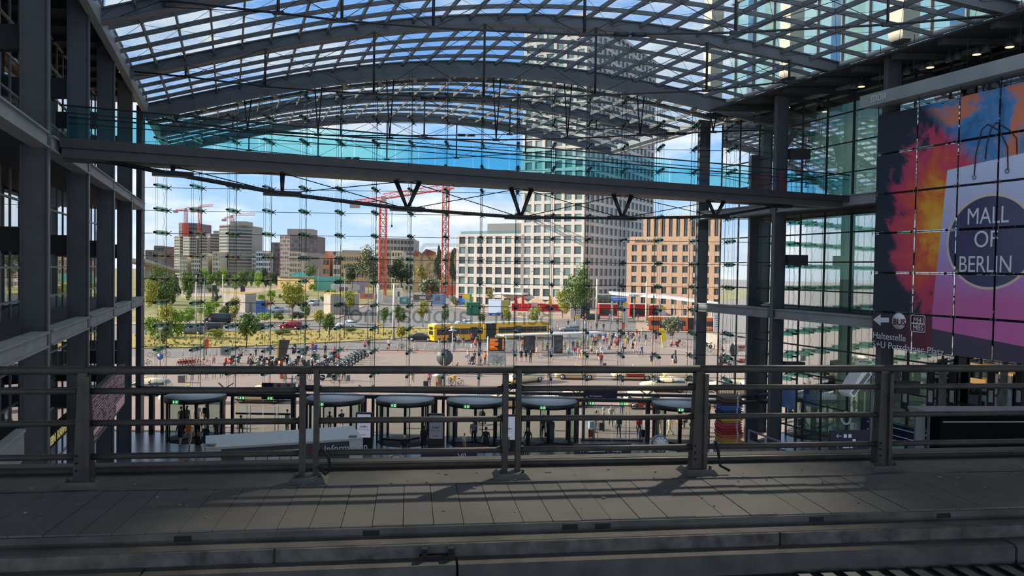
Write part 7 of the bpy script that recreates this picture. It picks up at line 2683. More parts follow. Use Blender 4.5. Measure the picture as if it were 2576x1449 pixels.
# building site clutter beyond the road
for i, (x0, x1, yb, yt, c, lb) in enumerate(((832, 896, 742, 716, (214, 208, 200), 'white site container behind the eastern shaft house'), (882, 916, 738, 710, (150, 140, 170), 'printed violet site hoarding with a gable picture'), (940, 960, 764, 732, (222, 214, 200), 'tall white kiosk at the foot of the west red crane'), (960, 1000, 762, 745, (206, 190, 170), 'pale site fence with posters between the crane feet'), (995, 1010, 758, 725, (226, 216, 196), 'white staircase tower of the building site'), (1005, 1030, 764, 748, (96, 150, 140), 'teal container of the building site'), (905, 945, 752, 738, (200, 120, 100), 'reddish hoarding beside the shaft house'), (1040, 1085, 758, 742, (110, 96, 90), 'dark pile boarding beside the airy tree'), (1085, 1118, 765, 740, (120, 150, 190), 'printed blue hoarding by the taller crane'), (1075, 1150, 742, 718, (214, 110, 84), 'orange red fence round the taller crane foot'), (1018, 1048, 724, 704, (200, 196, 190), 'long pale site office in front of the dark tree'), (700, 756, 770, 752, (214, 208, 200), 'low white trailer row by the silver van') if False else (912, 932, 712, 702, (226, 222, 214), 'white site tent left of the dark tree'))):
    e, w, h, d = crate('site_container' if i not in (3, 6, 9) else 'site_fence', x0, x1, yb, yt, mat('site_paint_%d' % i, c, .7, var=.12, scale=.6), lb, 'site container' if i not in (3, 6, 9) else 'site fence', 2.4 if i not in (3, 6, 9) else .3)
    MB().box((0, -.03, h * .55), (w * .35, .03, h * .4)).build('panel', M['offwhite'] if i % 2 else M['roof_grey'], e)
e = empty('road_shelter', G(1062, 778, 0), 0, label='small pale bus shelter on the far road', cat='bus shelter')
zz_ = P(1062, 757, e.location.y).z
MB().box((0, 0, zz_), (6.5, 2.2, .25)).build('roof', M['steel_light'], e)
for x in (-3, 3):
    MB().box((x, 0, zz_ / 2), (.15, .15, zz_)).build('post', M['pole_grey'], e)
p = G(955, 870, 0)
e = empty('stop_pole', p, 0, label='slim yellow bus stop pole behind the couple', cat='stop pole')
MB().tube([(0, 0, 0), (0, 0, P(957, 815, p.y).z)], .06, 6).build('pole', M['bus_yellow'], e)
MB().box((0, 0, P(957, 818, p.y).z), (.3, .08, .5)).build('sign', M['bus_yellow'], e)
p = G(1216, 862, 0)
e = empty('stop_pole', p, 0, label='slim yellow bus stop pole in front of the bus bellows', cat='stop pole')
MB().tube([(0, 0, 0), (0, 0, P(1216, 810, p.y).z)], .06, 6).build('pole', M['bus_yellow'], e)
MB().box((0, 0, P(1216, 814, p.y).z), (.3, .08, .5)).build('sign', M['bus_yellow'], e)
# ------------------------------------------------------------------ people
PAL = {'k': (40, 40, 44), 'w': (228, 224, 218), 'b': (44, 92, 190), 'n': (44, 52, 84), 'j': (96, 116, 150), 'g': (140, 140, 142), 'd': (78, 78, 84), 'r': (204, 56, 56), 'o': (222, 124, 56), 'p': (228, 150, 160), 't': (202, 176, 140), 'y': (232, 200, 70), 'm': (150, 190, 180), 'l': (186, 166, 206), 'c': (156, 196, 228), 'e': (214, 200, 174), 'v': (220, 230, 60)}
CLOTH = {k: mat('cloth_' + k, v, .85) for k, v in PAL.items()}
M['skin'] = mat('skin', (222, 172, 142), .6)
M['skin_brown'] = mat('skin_brown', (150, 104, 80), .6)
HAIR = {'h': mat('hair_brown', (70, 50, 40), .7), 'k': mat('hair_black', (34, 30, 30), .7), 'y': mat('hair_blond', (206, 170, 110), .7), 'o': mat('hair_red', (176, 90, 50), .7), 'w': mat('hair_white', (214, 210, 204), .7), 't': CLOTH['t'], 'g': CLOTH['g']}


def skeleton(pose):
    """joints of a 1.75 m figure that faces -y; returns points, edges with a clothing tag, radii"""
    J, E, Rr = [], [], []

    def j(p, r):
        J.append(Vector(p))
        Rr.append(r if isinstance(r, tuple) else (r, r))
        return len(J) - 1

    def e(a, b_, t_):
        E.append((a, b_, t_))

    sit = pose == 'sit'
    dz = -.47 if sit else 0
    lean = {'walk': -.04, 'bend': -.42}.get(pose, 0)
    pel = j((0, 0, .97 + dz), (.15, .11))
    sp_ = j((0, lean * .3, 1.15 + dz), (.135, .1))
    ch = j((0, lean * .75, 1.36 + dz - abs(lean) * .15), (.165, .11))
    nb = j((0, lean, 1.47 + dz - abs(lean) * .3), (.075, .07))
    nk = j((0, lean - .01, 1.54 + dz - abs(lean) * .35), (.05, .05))
    h0 = j((0, lean - .03, 1.61 + dz - abs(lean) * .45), (.068, .078))
    h1 = j((0, lean - .025, 1.69 + dz - abs(lean) * .45), (.08, .095))
    h2 = j((0, lean - .01, 1.745 + dz - abs(lean) * .45), (.055, .065))
    for a, b_, t_ in ((pel, sp_, 'T'), (sp_, ch, 'T'), (ch, nb, 'T'), (nb, nk, 'S'), (nk, h0, 'S'), (h0, h1, 'S'), (h1, h2, 'S')):
        e(a, b_, t_)
    for s in (-1, 1):
        sw = s * {'walk': .2, 'stand': .0, 'sit': 0, 'bend': 0}[pose]
        c = J[ch]
        sh = j((s * .185, c.y, c.z + .06), .058)
        fy = -.22 if sit else (-.3 if pose == 'bend' else 0)
        el_ = j((s * .225, c.y + .03 + sw * .55 + fy * .4, c.z - .22), .044)
        wr = j((s * .225, c.y - .04 + sw * 1.0 + fy, c.z - .45 + (.1 if sit else 0)), .03)
        pa = j((s * .225, c.y - .06 + sw * 1.1 + fy * 1.1, c.z - .53 + (.1 if sit else 0)), (.036, .022))
        e(ch, sh, 'T')
        e(sh, el_, 'A')
        e(el_, wr, 'F')
        e(wr, pa, 'S')
        p = J[pa]
        for k in range(4):
            q = p + Vector((s * (.002 - .004 * k), -.03 + .02 * k, -.035))
            a = j(q, .0085)
            b_ = j(q + Vector((-s * .008, -.008, -.045 - .01 * (k in (1, 2)))), .0075)
            e(pa, a, 'S')
            e(a, b_, 'S')
        a = j(J[wr] * .5 + p * .5 + Vector((-s * .01, -.038, 0)), .0095)
        b_ = j(J[a] + Vector((-s * .008, -.016, -.035)), .008)
        e(wr, a, 'S')
        e(a, b_, 'S')
        hp = j((s * .095, 0, .9 + dz), .09)
        if sit:
            kn, an = j((s * .11, -.42, .5), .062), j((s * .11, -.4, .1), .042)
        elif pose == 'walk':
            kn = j((s * .1, -.1 if s > 0 else .06, .52), .062)
            an = j((s * .1, -.2 if s > 0 else .34, .1 if s > 0 else .2), .042)
        else:
            kn, an = j((s * .105, -.01, .5), .062), j((s * .11, .02, .1), .042)
        A_ = J[an]
        to = j(A_ + Vector((s * .01, -.14, -.06)), (.042, .032))
        he = j(A_ + Vector((0, .04, -.055)), .035)
        e(pel, hp, 'B')
        e(hp, kn, 'B')
        e(kn, an, 'C')
        e(an, to, 'X')
        e(an, he, 'X')
    return J, E, Rr


BODY = {}


def body(pose, legs, sleeve):
    key = (pose, legs, sleeve)
    if key in BODY:
        return BODY[key]
    J, E, Rr = skeleton(pose)
    me = bpy.data.meshes.new('person')
    me.from_pydata(J, [(a, b_) for a, b_, _ in E], [])
    o = bpy.data.objects.new('person', me)
    COL.objects.link(o)
    o.modifiers.new('Skin', 'SKIN')
    for v, r in zip(me.skin_vertices[0].data, Rr):
        v.radius = r
    me.skin_vertices[0].data[0].use_root = True
    s = o.modifiers.new('Sub', 'SUBSURF')
    s.levels = s.render_levels = 1
    dg = bpy.context.evaluated_depsgraph_get()
    out = bpy.data.meshes.new_from_object(o.evaluated_get(dg))
    bpy.data.objects.remove(o)
    out.materials.clear()
    for m_ in (M['skin'], CLOTH['w'], CLOTH['k'], CLOTH['d'], M['black']):
        out.materials.append(m_)
    bm = bmesh.new()
    bm.from_mesh(out)
    slot = {'S': 0, 'T': 1, 'A': 1, 'F': 1 if sleeve else 0, 'B': 2, 'C': 2 if legs == 'long' else 0, 'X': 3}
    for f in bm.faces:
        c = f.calc_center_median()
        best, bt = 9, 'T'
        for a, b_, t_ in E:
            d = J[b_] - J[a]
            k = max(0, min(1, (c - J[a]).dot(d) / d.length_squared))
            q = (c - J[a] - d * k).length - (Rr[a][0] * (1 - k) + Rr[b_][0] * k) * .5
            if q < best:
                best, bt = q, t_
        if bt == 'T' and c.z < J[0].z - .0 and pose != 'bend':
            bt = 'B'
        if bt == 'B' and legs == 'short' and pose != 'sit' and c.z < .62:
            bt = 'S'
        f.material_index = slot[bt]
        f.smooth = True
    h = J[6]
    g = MB()
    g.m(0).add([h + Vector((-.018, -.085, -.03)), h + Vector((.018, -.085, -.03)), h + Vector((0, -.125, -.03)), h + Vector((0, -.09, .03))], [(0, 1, 2), (0, 2, 3), (2, 1, 3)])
    for x in (-1, 1):
        g.m(0).blob(h + Vector((x * .085, .0, -.01)), (.014, .03, .04), 6, 4)
        g.m(4).blob(h + Vector((x * .035, -.086, .012)), (.013, .012, .009), 6, 4)
    g.m(4).box(h + Vector((0, -.092, -.062)), (.05, .012, .01))
    b0 = [bm.verts.new(p) for p in g.v]
    for f, mi in zip(g.f, g.mi):
        nf_ = bm.faces.new([b0[i] for i in f])
        nf_.material_index = mi
    bm.to_mesh(out)
    bm.free()
    out.name = 'person'
    BODY[key] = (out, J)
    return BODY[key]


def hair_mesh(long):
    mb = MB()
    mb.blob((0, .012, .018), (.1, .115, .1), 10, 7)
    if long:
        mb.tube([(0, .06, .02), (0, .09, -.1), (0, .1, -.26)], [.09, .085, .04], 8)
    for i, v in enumerate(mb.v):      # keep the face free
        if v[1] < -.03 and v[2] < .045:
            mb.v[i] = (v[0] * .9, -.03 + (v[1] + .03) * .1, v[2])
    return shared('hair', mb, HAIR['h'])


HM = {0: hair_mesh(False), 1: hair_mesh(True)}
PK = shared('backpack', MB().prism([(-.15, .1, -.22), (.15, .1, -.22), (.16, .12, .16), (.09, .12, .24), (-.09, .12, .24), (-.16, .12, .16)], (0, .17, 0)).box((0, .3, -.08), (.2, .06, .2)), CLOTH['k'])
SK = shared('skirt', MB().lathe([(.17, .12), (.2, -.05), (.27, -.42), (.25, -.42)], 14), CLOTH['k'])
ROBE = shared('robe', MB().lathe([(.18, .3), (.2, 0), (.24, -.4), (.22, -.86)], 14), CLOTH['g'])
HAT = shared('sun_hat', MB().lathe([(.2, .07), (.2, .085), (.11, .09), (.1, .16), (.01, .17)], 14), CLOTH['t'])


def person(px, py, ang, pose, top, bot, hair, opt, label, z=0.0, s=1.0):
    """opt letters: s short legs, l long sleeves, h long hair, P backpack (dark), R red / O orange / E beige backpack, K skirt, B robe, H hat, c child, q brown skin"""
    me, J = body(pose, 'short' if 's' in opt or 'K' in opt else 'long', 'l' in opt)
    o = obj('person', me, label=label, cat='person')
    o.location = G(px, py, z)
    o.rotation_euler = (0, 0, math.radians(ang))
    k = s * (.62 if 'c' in opt else R.uniform(.95, 1.04))
    o.scale = (k, k, k)
    for i, m_ in ((1, CLOTH[top]), (2, CLOTH[bot])) + (((0, M['skin_brown']),) if 'q' in opt else ()):
        o.material_slots[i].link = 'OBJECT'
        o.material_slots[i].material = m_

    def child(nm, mesh, at_, m_):
        c = obj(nm, mesh, o)
        c.location = at_
        c.material_slots[0].link = 'OBJECT'
        c.material_slots[0].material = m_

    child('hair', HM[1 if 'h' in opt else 0], J[6], HAIR[hair])
    for f, m_ in (('P', 'k'), ('R', 'r'), ('O', 'o'), ('E', 'e'), ('N', 'n')):
        if f in opt:
            child('backpack', PK, J[2] - Vector((0, .01, .02)), CLOTH[m_])
    if 'K' in opt:
        child('skirt', SK, J[0], CLOTH[bot])
    if 'B' in opt:
        child('robe', ROBE, J[0] + Vector((0, 0, -.02)), CLOTH[bot])
    if 'H' in opt:
        child('sun_hat', HAT, J[6], CLOTH['t'])
    return o


PEOPLE = [
    # in the hall
    (453, 1124, 180, 'walk', 'k', 'k', 'k', 's', 'person in black shirt and black shorts walking beside the orange backpack'),
    (477, 1126, 180, 'walk', 'w', 't', 'h', 'sO', 'person with an orange backpack and beige shorts walking out of the hall'),
    (498, 1108, 0, 'walk', 'k', 'k', 'h', 's', 'person in black shorts coming in with an upright trolley case'),
    (517, 1129, 0, 'walk', 'k', 'd', 'y', '', 'person in a black T-shirt and grey jeans right at the corner of the kiosk'),
    (544, 1112, 60, 'stand', 'k', 'k', 'k', 'h', 'woman in a black tank top half hidden by the kiosk roof'),
    (606, 1090, 20, 'sit', 'k', 'd', 'k', '', 'person in black sitting on the floor inside the west swing doors'),
    (722, 1088, 250, 'stand', 'g', 'd', 'h', 'l', 'person in grey leaning at the frame of the west swing doors'),
    (752, 1092, 90, 'sit', 'k', 'k', 'k', '', 'person in black sitting against the entrance post right of the west swing doors'),
    (829, 1092, 0, 'walk', 'd', 'k', 'k', '', 'person in dark clothes behind the kiosk, in the second revolving door'),
    (858, 1086, 20, 'walk', 'd', 'w', 'h', '', 'person in a grey top and pale striped trousers in the second revolving door'),
    (455, 1080, 180, 'stand', 'd', 'd', 'k', '', 'person outside the western revolving door, dark against the square'),
    (470, 1080, 180, 'stand', 'g', 'd', 'h', 'h', 'person in grey standing outside next to the dark figure at the western door'),
    (497, 1074, 0, 'walk', 'w', 't', 'h', 's', 'person with bare legs walking toward the western revolving door'),
    (518, 1076, 180, 'stand', 'd', 'd', 'k', 'P', 'person with a big pack outside the western revolving door'),
    (1017, 1162, 200, 'walk', 'k', 'j', 'y', 'hP', 'blond woman in black with jeans and a dark shoulder bag crossing the hall'),
    (1066, 1137, 180, 'walk', 'k', 'k', 'k', 'P', 'person in black with a backpack heading for the third revolving door'),
    (1168, 1130, 180, 'walk', 'e', 't', 'h', 'csl', 'small child in beige holding the hand of the man in grey'),
    (1191, 1118, 180, 'walk', 'g', 'k', 'k', '', 'man in a grey shirt and black trousers leading a child to the door'),
    (1222, 1139, 180, 'walk', 'k', 'k', 'k', 'K', 'woman in a black knee-length dress walking beside man and child'),
    (1272, 1154, 0, 'stand', 'g', 'g', 'h', 'hl', 'person in a grey outfit with a scarf just west of the middle railing post'),
    (1312, 1186, 180, 'stand', 'd', 'd', 'k', 'l', 'man in dark grey cut off by the bridge edge near the middle post'),
    (1328, 1136, 330, 'walk', 'k', 'k', 'k', 'l', 'person in black with folded arms under the fifth revolving door'),
    (1367, 1106, 180, 'walk', 't', 'k', 'h', 's', 'man in a tan T-shirt and black shorts in the fifth revolving door'),
    (1386, 1112, 180, 'walk', 'g', 'g', 'k', 'hlB', 'woman in a long grey robe with a dark handbag walking out'),
    (467, 1218, 90, 'stand', 'd', 'k', 'k', '', 'person of whom only the head shows above the bridge edge'),
    # just outside the doors
    (1498, 1089, 90, 'stand', 'p', 'd', 'g', 'q', 'person in a cap and pink shirt by the red and blue suitcases outside'),
    (1517, 1084, 90, 'stand', 'g', 'k', 'w', '', 'person with white hair and a black case outside the east swing doors'),
    (1537, 1075, 0, 'walk', 'w', 'k', 'o', 'h', 'red-haired woman in white behind the group at the east swing doors'),
    (1556, 1103, 180, 'walk', 'g', 'g', 'k', 'P', 'person with a black backpack and patterned trousers walking out of the east swing doors'),
    (1607, 1104, 180, 'walk', 'r', 'j', 'h', '', 'person in a bright red shirt with a jacket round the waist'),
    (1563, 1046, 180, 'stand', 'v', 'j', 'h', 'l', 'person in a yellow safety vest beside the blue hanging sign'),
    (1657, 1094, 180, 'walk', 'w', 'w', 'h', 's', 'person in white passing the edge of the eastern revolving door'),
    (1684, 1098, 270, 'walk', 'e', 'e', 'o', 'h', 'red-haired woman in beige striding past the eastern revolving door'),
    (1705, 1076, 40, 'sit', 'o', 'o', 'o', 's', 'person in orange sitting on the ground outside, first of the seated group'),
    (1725, 1074, 320, 'sit', 'k', 'k', 'k', '', 'person in black sitting on the ground outside beside the orange one'),
    (1741, 1088, 0, 'walk', 'n', 'n', 'h', 'sK', 'woman in a dark blue dress walking past the seated group'),
    (1893, 1100, 0, 'stand', 'w', 'k', 'k', 'q', 'shop assistant in white behind the barrier near the cyan poster'),
    # on the square
    (1037, 974, 30, 'walk', 'e', 'e', 'h', 'h', 'woman in a loose beige outfit walking alone toward the doors'),
    (1079, 974, 0, 'stand', 'p', 'd', 'h', 'l', 'man in a pale pink shirt with a dark case beside the flower stand'),
    (865, 958, 20, 'walk', 'k', 'k', 'h', '', 'person in black trousers with a grey case below the top rail'),
    (918, 884, 200, 'stand', 'p', 'k', 'y', 'sh', 'woman in a pink top and black shorts standing with the man in black'),
    (927, 880, 160, 'stand', 'k', 'k', 'k', 'l', 'man in black standing with the woman in pink at the kerb'),
    (978, 880, 180, 'stand', 'w', 'k', 'h', 's', 'person in white and black shorts with an orange bag at the kerb'),
    (1043, 888, 30, 'stand', 'w', 'w', 'h', 'sP', 'person with a black backpack and a pink bag at the kerb'),
    (644, 898, 180, 'walk', 'm', 'k', 'k', 'q', 'person in a mint shirt and dark trousers by the tree bicycles'),
    (680, 893, 0, 'stand', 'd', 'd', 'k', 'l', 'person in dark grey behind the black delivery scooter'),
    (786, 889, 180, 'stand', 'r', 'j', 'h', '', 'person in a salmon red shirt behind the two-wheeler park'),
    (794, 893, 180, 'stand', 'b', 'b', 'k', 's', 'person in blue close to the salmon red shirt'),
    (818, 895, 180, 'stand', 'd', 'k', 'k', '', 'person in dark clothes standing at the thin tree by the motorcycles'),
    (630, 921, 60, 'bend', 't', 'd', 'w', '', 'person bending over the parked scooters'),
    (838, 902, 160, 'bend', 'r', 'd', 'h', '', 'person in red bending between the parked motorcycles'),
    (1117, 869, 180, 'walk', 'r', 'k', 'k', '', 'person in red at the back door of the yellow bus'),
    (1128, 872, 200, 'walk', 'k', 'j', 'k', 'l', 'person in a black jacket and jeans walking along the yellow bus'),
    (1153, 870, 180, 'stand', 'l', 'd', 'w', 'l', 'white-haired person in a lilac shirt boarding the yellow bus'),
    (1142, 886, 180, 'stand', 'g', 'j', 'h', '', 'person in grey with pale jeans beside the flat hat street lamp'),
    (1186, 864, 180, 'stand', 'r', 'k', 'h', '', 'person with a red shopping bag at the front door of the bus'),
    (1196, 880, 0, 'stand', 'o', 'd', 'o', 'hs', 'red-haired person at the yellow stop pole in front of the bus'),
    (1207, 884, 180, 'stand', 'k', 'd', 'k', 'lP', 'person with a large black backpack next to the red-haired one at the stop'),
    (1249, 866, 0, 'walk', 't', 't', 'r' if False else 'o', '', 'person in tan in front of the bus bellows'),
    (1178, 910, 0, 'stand', 'w', 't', 'h', 's', 'person in a white top and tan shorts with a pale blue bag'),
    (1193, 916, 340, 'stand', 'd', 'k', 'k', '', 'person in dark clothes behind the black pushchair'),
    (1210, 916, 30, 'stand', 'w', 'n', 'y', 'c', 'child in white beside the woman in orange'),
    (1220, 917, 340, 'stand', 'o', 'n', 'h', 'h', 'woman in an orange top and dark jeans with a child'),
    (1142, 946, 100, 'bend', 'd', 't', 'o', 's', 'red-haired cyclist beside the flat hat street lamp'),
    (1311, 911, 180, 'stand', 'n', 'k', 't', 'sNH', 'hiker in a sun hat with a navy pack in front of the bus shelter'),
    (1323, 910, 180, 'stand', 'b', 'k', 'h', 'sN', 'hiker with a blue pack next to the one with the sun hat'),
    (1334, 914, 180, 'stand', 'k', 'k', 'h', '', 'person in a black T-shirt behind the turning taxi'),
    (1350, 899, 90, 'walk', 'p', 't', 'h', 's', 'person in a pink shirt pulling a white case past the shelter'),
    (1296, 884, 180, 'stand', 'w', 'd', 'k', '', 'person in a white shirt waiting inside the shelter'),
    (1314, 882, 180, 'stand', 'o', 'd', 'h', '', 'person in orange waiting inside the shelter'),
    (1364, 884, 180, 'stand', 'p', 't', 'h', 's', 'person in pink waiting between the two dark posters'),
    (1376, 885, 180, 'stand', 'm', 'd', 'y', '', 'person in mint waiting between the two dark posters'),
    (1441, 884, 180, 'stand', 'k', 'j', 'k', '', 'person in a black T-shirt and jeans at the end of the bus shelter'),
    (1445, 901, 180, 'walk', 'd', 'c', 'h', 'R', 'person with a red backpack and pale jeans walking to the shelter'),
    (1456, 904, 180, 'walk', 'p', 't', 'h', 's', 'person in pink and bare legs beside the red backpack'),
    (1465, 906, 180, 'walk', 'w', 'y', 'o', 's', 'person in a white shirt and yellow shorts in the walking group'),
    (1477, 905, 180, 'walk', 'w', 'n', 'k', '', 'person in a white shirt and dark trousers beside the yellow shorts'),
    (1478, 879, 180, 'stand', 't', 't', 't', 'H', 'person in tan with a sun hat in the crowd'),
    (1488, 895, 180, 'walk', 'e', 'n', 'h', 'sE', 'person with a beige backpack and navy shorts walking to the crowd'),
    (1504, 907, 180, 'walk', 'e', 'k', 'h', 's', 'person in a beige shirt and black shorts, foremost of the walking group'),
    (1514, 900, 180, 'walk', 'c', 'w', 'y', 'hs', 'girl in a light blue top next to the beige shirt'),
    (1512, 922, 180, 'stand', 'k', 'd', 'h', 'R', 'person in black with a red collar behind the tall pole'),
    (1503, 869, 180, 'stand', 'd', 'd', 'h', 'O', 'person with an orange backpack at the back of the crowd'),
    (1537, 880, 180, 'walk', 'g', 'k', 'h', 's', 'person in a grey shirt and black shorts pulling a case'),
    (1547, 874, 180, 'stand', 'p', 'r', 'h', 's', 'person in rose and red in the crowd by the kerb'),
    (1566, 888, 0, 'walk', 'l', 'k', 'h', '', 'person in a lilac shirt and black trousers with a shoulder bag'),
    (1574, 876, 180, 'stand', 'y', 't', 'h', 's', 'person in yellow in the crowd'),
    (1591, 889, 180, 'walk', 'w', 'k', 'h', 'sP', 'person in white with a black backpack and black shorts walking alone'),
    (1614, 896, 20, 'walk', 'b', 'n', 'h', '', 'man in a bright blue shirt walking a small pale dog'),
    (1487, 856, 180, 'stand', 'w', 'j', 'h', 'K', 'person in white with a blue skirt in the back row of the crowd'),
    (1496, 862, 180, 'stand', 'w', 'k', 'k', 'l', 'person in a white shirt and black trousers beside the blue skirt'),
    (1511, 862, 180, 'stand', 'n', 'n', 'k', 'l', 'person dressed all in navy in the crowd'),
    (1522, 860, 180, 'stand', 'b', 'n', 'h', '', 'person in a blue shirt in the back row of the crowd'),
    (1531, 858, 180, 'stand', 't', 't', 'h', '', 'person all in tan in the back row of the crowd'),
    (1555, 868, 180, 'stand', 'r', 'd', 'k', '', 'person in red with a black case standing in the crowd'),
    (1568, 853, 180, 'stand', 'r', 'd', 'h', 'l', 'person in a dark red jacket farther back in the crowd'),
    (1574, 856, 180, 'stand', 'w', 'd', 'h', '', 'person in white next to the dark red jacket'),
    (1581, 855, 180, 'stand', 'd', 'k', 'k', 'l', 'person in charcoal east of the crowd'),
    (1586, 856, 180, 'stand', 'p', 'k', 'h', '', 'person in pink touching the one in the black dress'),
    (1592, 858, 180, 'stand', 'k', 'k', 'k', 'K', 'woman in a black dress at the east edge of the crowd'),
    (1601, 853, 180, 'stand', 'e', 'e', 'h', 'R', 'person in beige carrying a red backpack by the orange bus'),
    (1616, 850, 180, 'stand', 'e', 'g', 'h', 'l', 'person in beige and grey in front of the orange bus windscreen'),
    (1650, 862, 180, 'walk', 'k', 'k', 'h', 'sR', 'person in black shorts with a rosy pack near the yellow pylon'),
    (1639, 922, 160, 'walk', 'k', 'k', 'h', 's', 'person in black shorts beside a bicycle, below the glass spiders'),
    (1693, 922, 100, 'walk', 'w', 't', 'h', 'sP', 'person carrying a tall guitar case and wearing beige shorts'),
    (1472, 826, 180, 'stand', 'w', 'c', 'h', '', 'person in white and pale blue on the far kerb'),
    (1486, 833, 180, 'stand', 't', 'g', 'h', '', 'person in tan on the far kerb next to the stele'),
    (1501, 831, 180, 'stand', 'k', 'k', 'h', '', 'person in black on the far kerb under the tram mast'),
    (1518, 832, 180, 'stand', 'k', 'k', 'k', 'l', 'person in a black coat standing apart at the traffic light'),
    (1473, 804, 180, 'stand', 'o', 'd', 'h', '', 'person in orange by the black car at the crossing'),
    (1533, 806, 180, 'stand', 'c', 'j', 'h', '', 'person in pale blue crossing to the tram stop'),
    (1541, 809, 180, 'walk', 'w', 'w', 'h', '', 'person all in white crossing to the tram stop'),
    (1403, 830, 180, 'stand', 'p', 'w', 'h', 's', 'person in pink behind the shelter roof at the slim post'),
    (1429, 824, 180, 'stand', 'n', 'd', 'h', '', 'person in navy behind the grey parked car'),
    (1357, 796, 180, 'stand', 'v', 'k', 'h', '', 'person in a yellow vest at the red market tents'),
    (1393, 788, 180, 'walk', 'd', 'k', 'h', '', 'person in grey at the east end of the market tents'),
    (1221, 808, 180, 'walk', 'p', 'p', 'h', 's', 'person in pink walking past the green container'),
    (1263, 808, 180, 'stand', 'n', 'd', 'h', '', 'person in navy in front of the white screen truck'),
    (1605, 806, 180, 'stand', 'd', 'd', 'h', '', 'person in grey waiting at the tram stop bench'),
    (1420, 884, 180, 'stand', 't', 'd', 'h', '', 'person in tan leaning on the last shelter post'),
    (1452, 884, 180, 'stand', 'o', 'd', 'k', '', 'person in orange just right of the last shelter post'),
    (1460, 880, 180, 'stand', 'e', 't', 'h', 's', 'person in cream and bare legs behind the walking group'),
    (1468, 874, 180, 'stand', 'g', 'n', 'k', 'l', 'person in grey and navy at the west end of the crowd'),
    (1430, 902, 170, 'walk', 'm', 'j', 'y', 'h', 'blond person in mint apart from the walking group'),
    (1492, 872, 180, 'stand', 'p', 'd', 'h', 'h', 'woman in pink in the middle of the crowd'),
    (1497, 880, 180, 'walk', 'k', 'k', 'h', 's', 'person in black shorts between crowd and walking group'),
    (1518, 868, 180, 'stand', 'w', 'n', 'h', '', 'person in white and navy right of the orange backpack'),
    (1526, 872, 180, 'stand', 'r', 'j', 'k', '', 'person in red and jeans in the middle of the crowd'),
    (1540, 864, 180, 'stand', 'k', 'd', 'k', 'l', 'person in a black jacket behind the grey trolley case'),
    (1543, 858, 180, 'stand', 'b', 'j', 'h', '', 'person in blue and jeans by the dark traffic light'),
    (1550, 862, 180, 'stand', 'w', 'k', 'y', 'h', 'blond woman in white by the dark traffic light'),
    (1560, 862, 180, 'stand', 'n', 'n', 'k', 'l', 'person in navy beside the stele under the blue sign'),
    (1562, 856, 180, 'stand', 'o', 't', 'h', 's', 'person in orange and tan shorts by the litter bin'),
    (1579, 866, 180, 'stand', 'm', 'k', 'k', '', 'person in mint near the person in yellow'),
    (1596, 868, 180, 'walk', 't', 'n', 'h', 's', 'person in tan and navy shorts walking out of the crowd'),
    (1608, 860, 180, 'stand', 'p', 'j', 'h', 'h', 'woman in pink and jeans by the bicycles near the orange bus'),
    (1624, 862, 200, 'stand', 'd', 'd', 'k', 'l', 'person in dark grey by the front wheel of the orange bus'),
    (1480, 862, 180, 'stand', 'c', 'w', 'h', '', 'person in pale blue at the back of the crowd'),
    (1506, 855, 180, 'stand', 'g', 'k', 'k', '', 'person in grey at the very back of the crowd'),
    (1388, 905, 90, 'walk', 'b', 'e', 'h', '', 'person in blue and beige passing the second dark poster'),
    (1105, 872, 180, 'stand', 'd', 'e', 'h', '', 'person in grey and beige behind the rear of the yellow bus'),
    (1165, 872, 180, 'stand', 'n', 't', 'k', 's', 'person in navy and tan shorts at the middle door of the bus'),
    (1330, 884, 180, 'stand', 'w', 'j', 'k', '', 'person in white and jeans standing at the first dark poster'),
    (713, 826, 270, 'sit', 'k', 'd', 'w', 'l', 'rider in black on the scooter in front of the red hatchback'),
    (378, 812, 0, 'stand', 'w', 'd', 'h', '', 'person in white standing among the western verge shrubs'),
    (527, 818, 180, 'stand', 'p', 'd', 'h', '', 'person in pink in front of the black van'),
    (297, 925, 180, 'walk', 'd', 't', 'k', 's', 'person in dark grey seen between the last two west columns'),
]
for a in PEOPLE:
    p = person(*a)
    if 'rider in black' in a[8]:
        p.location.z += .34
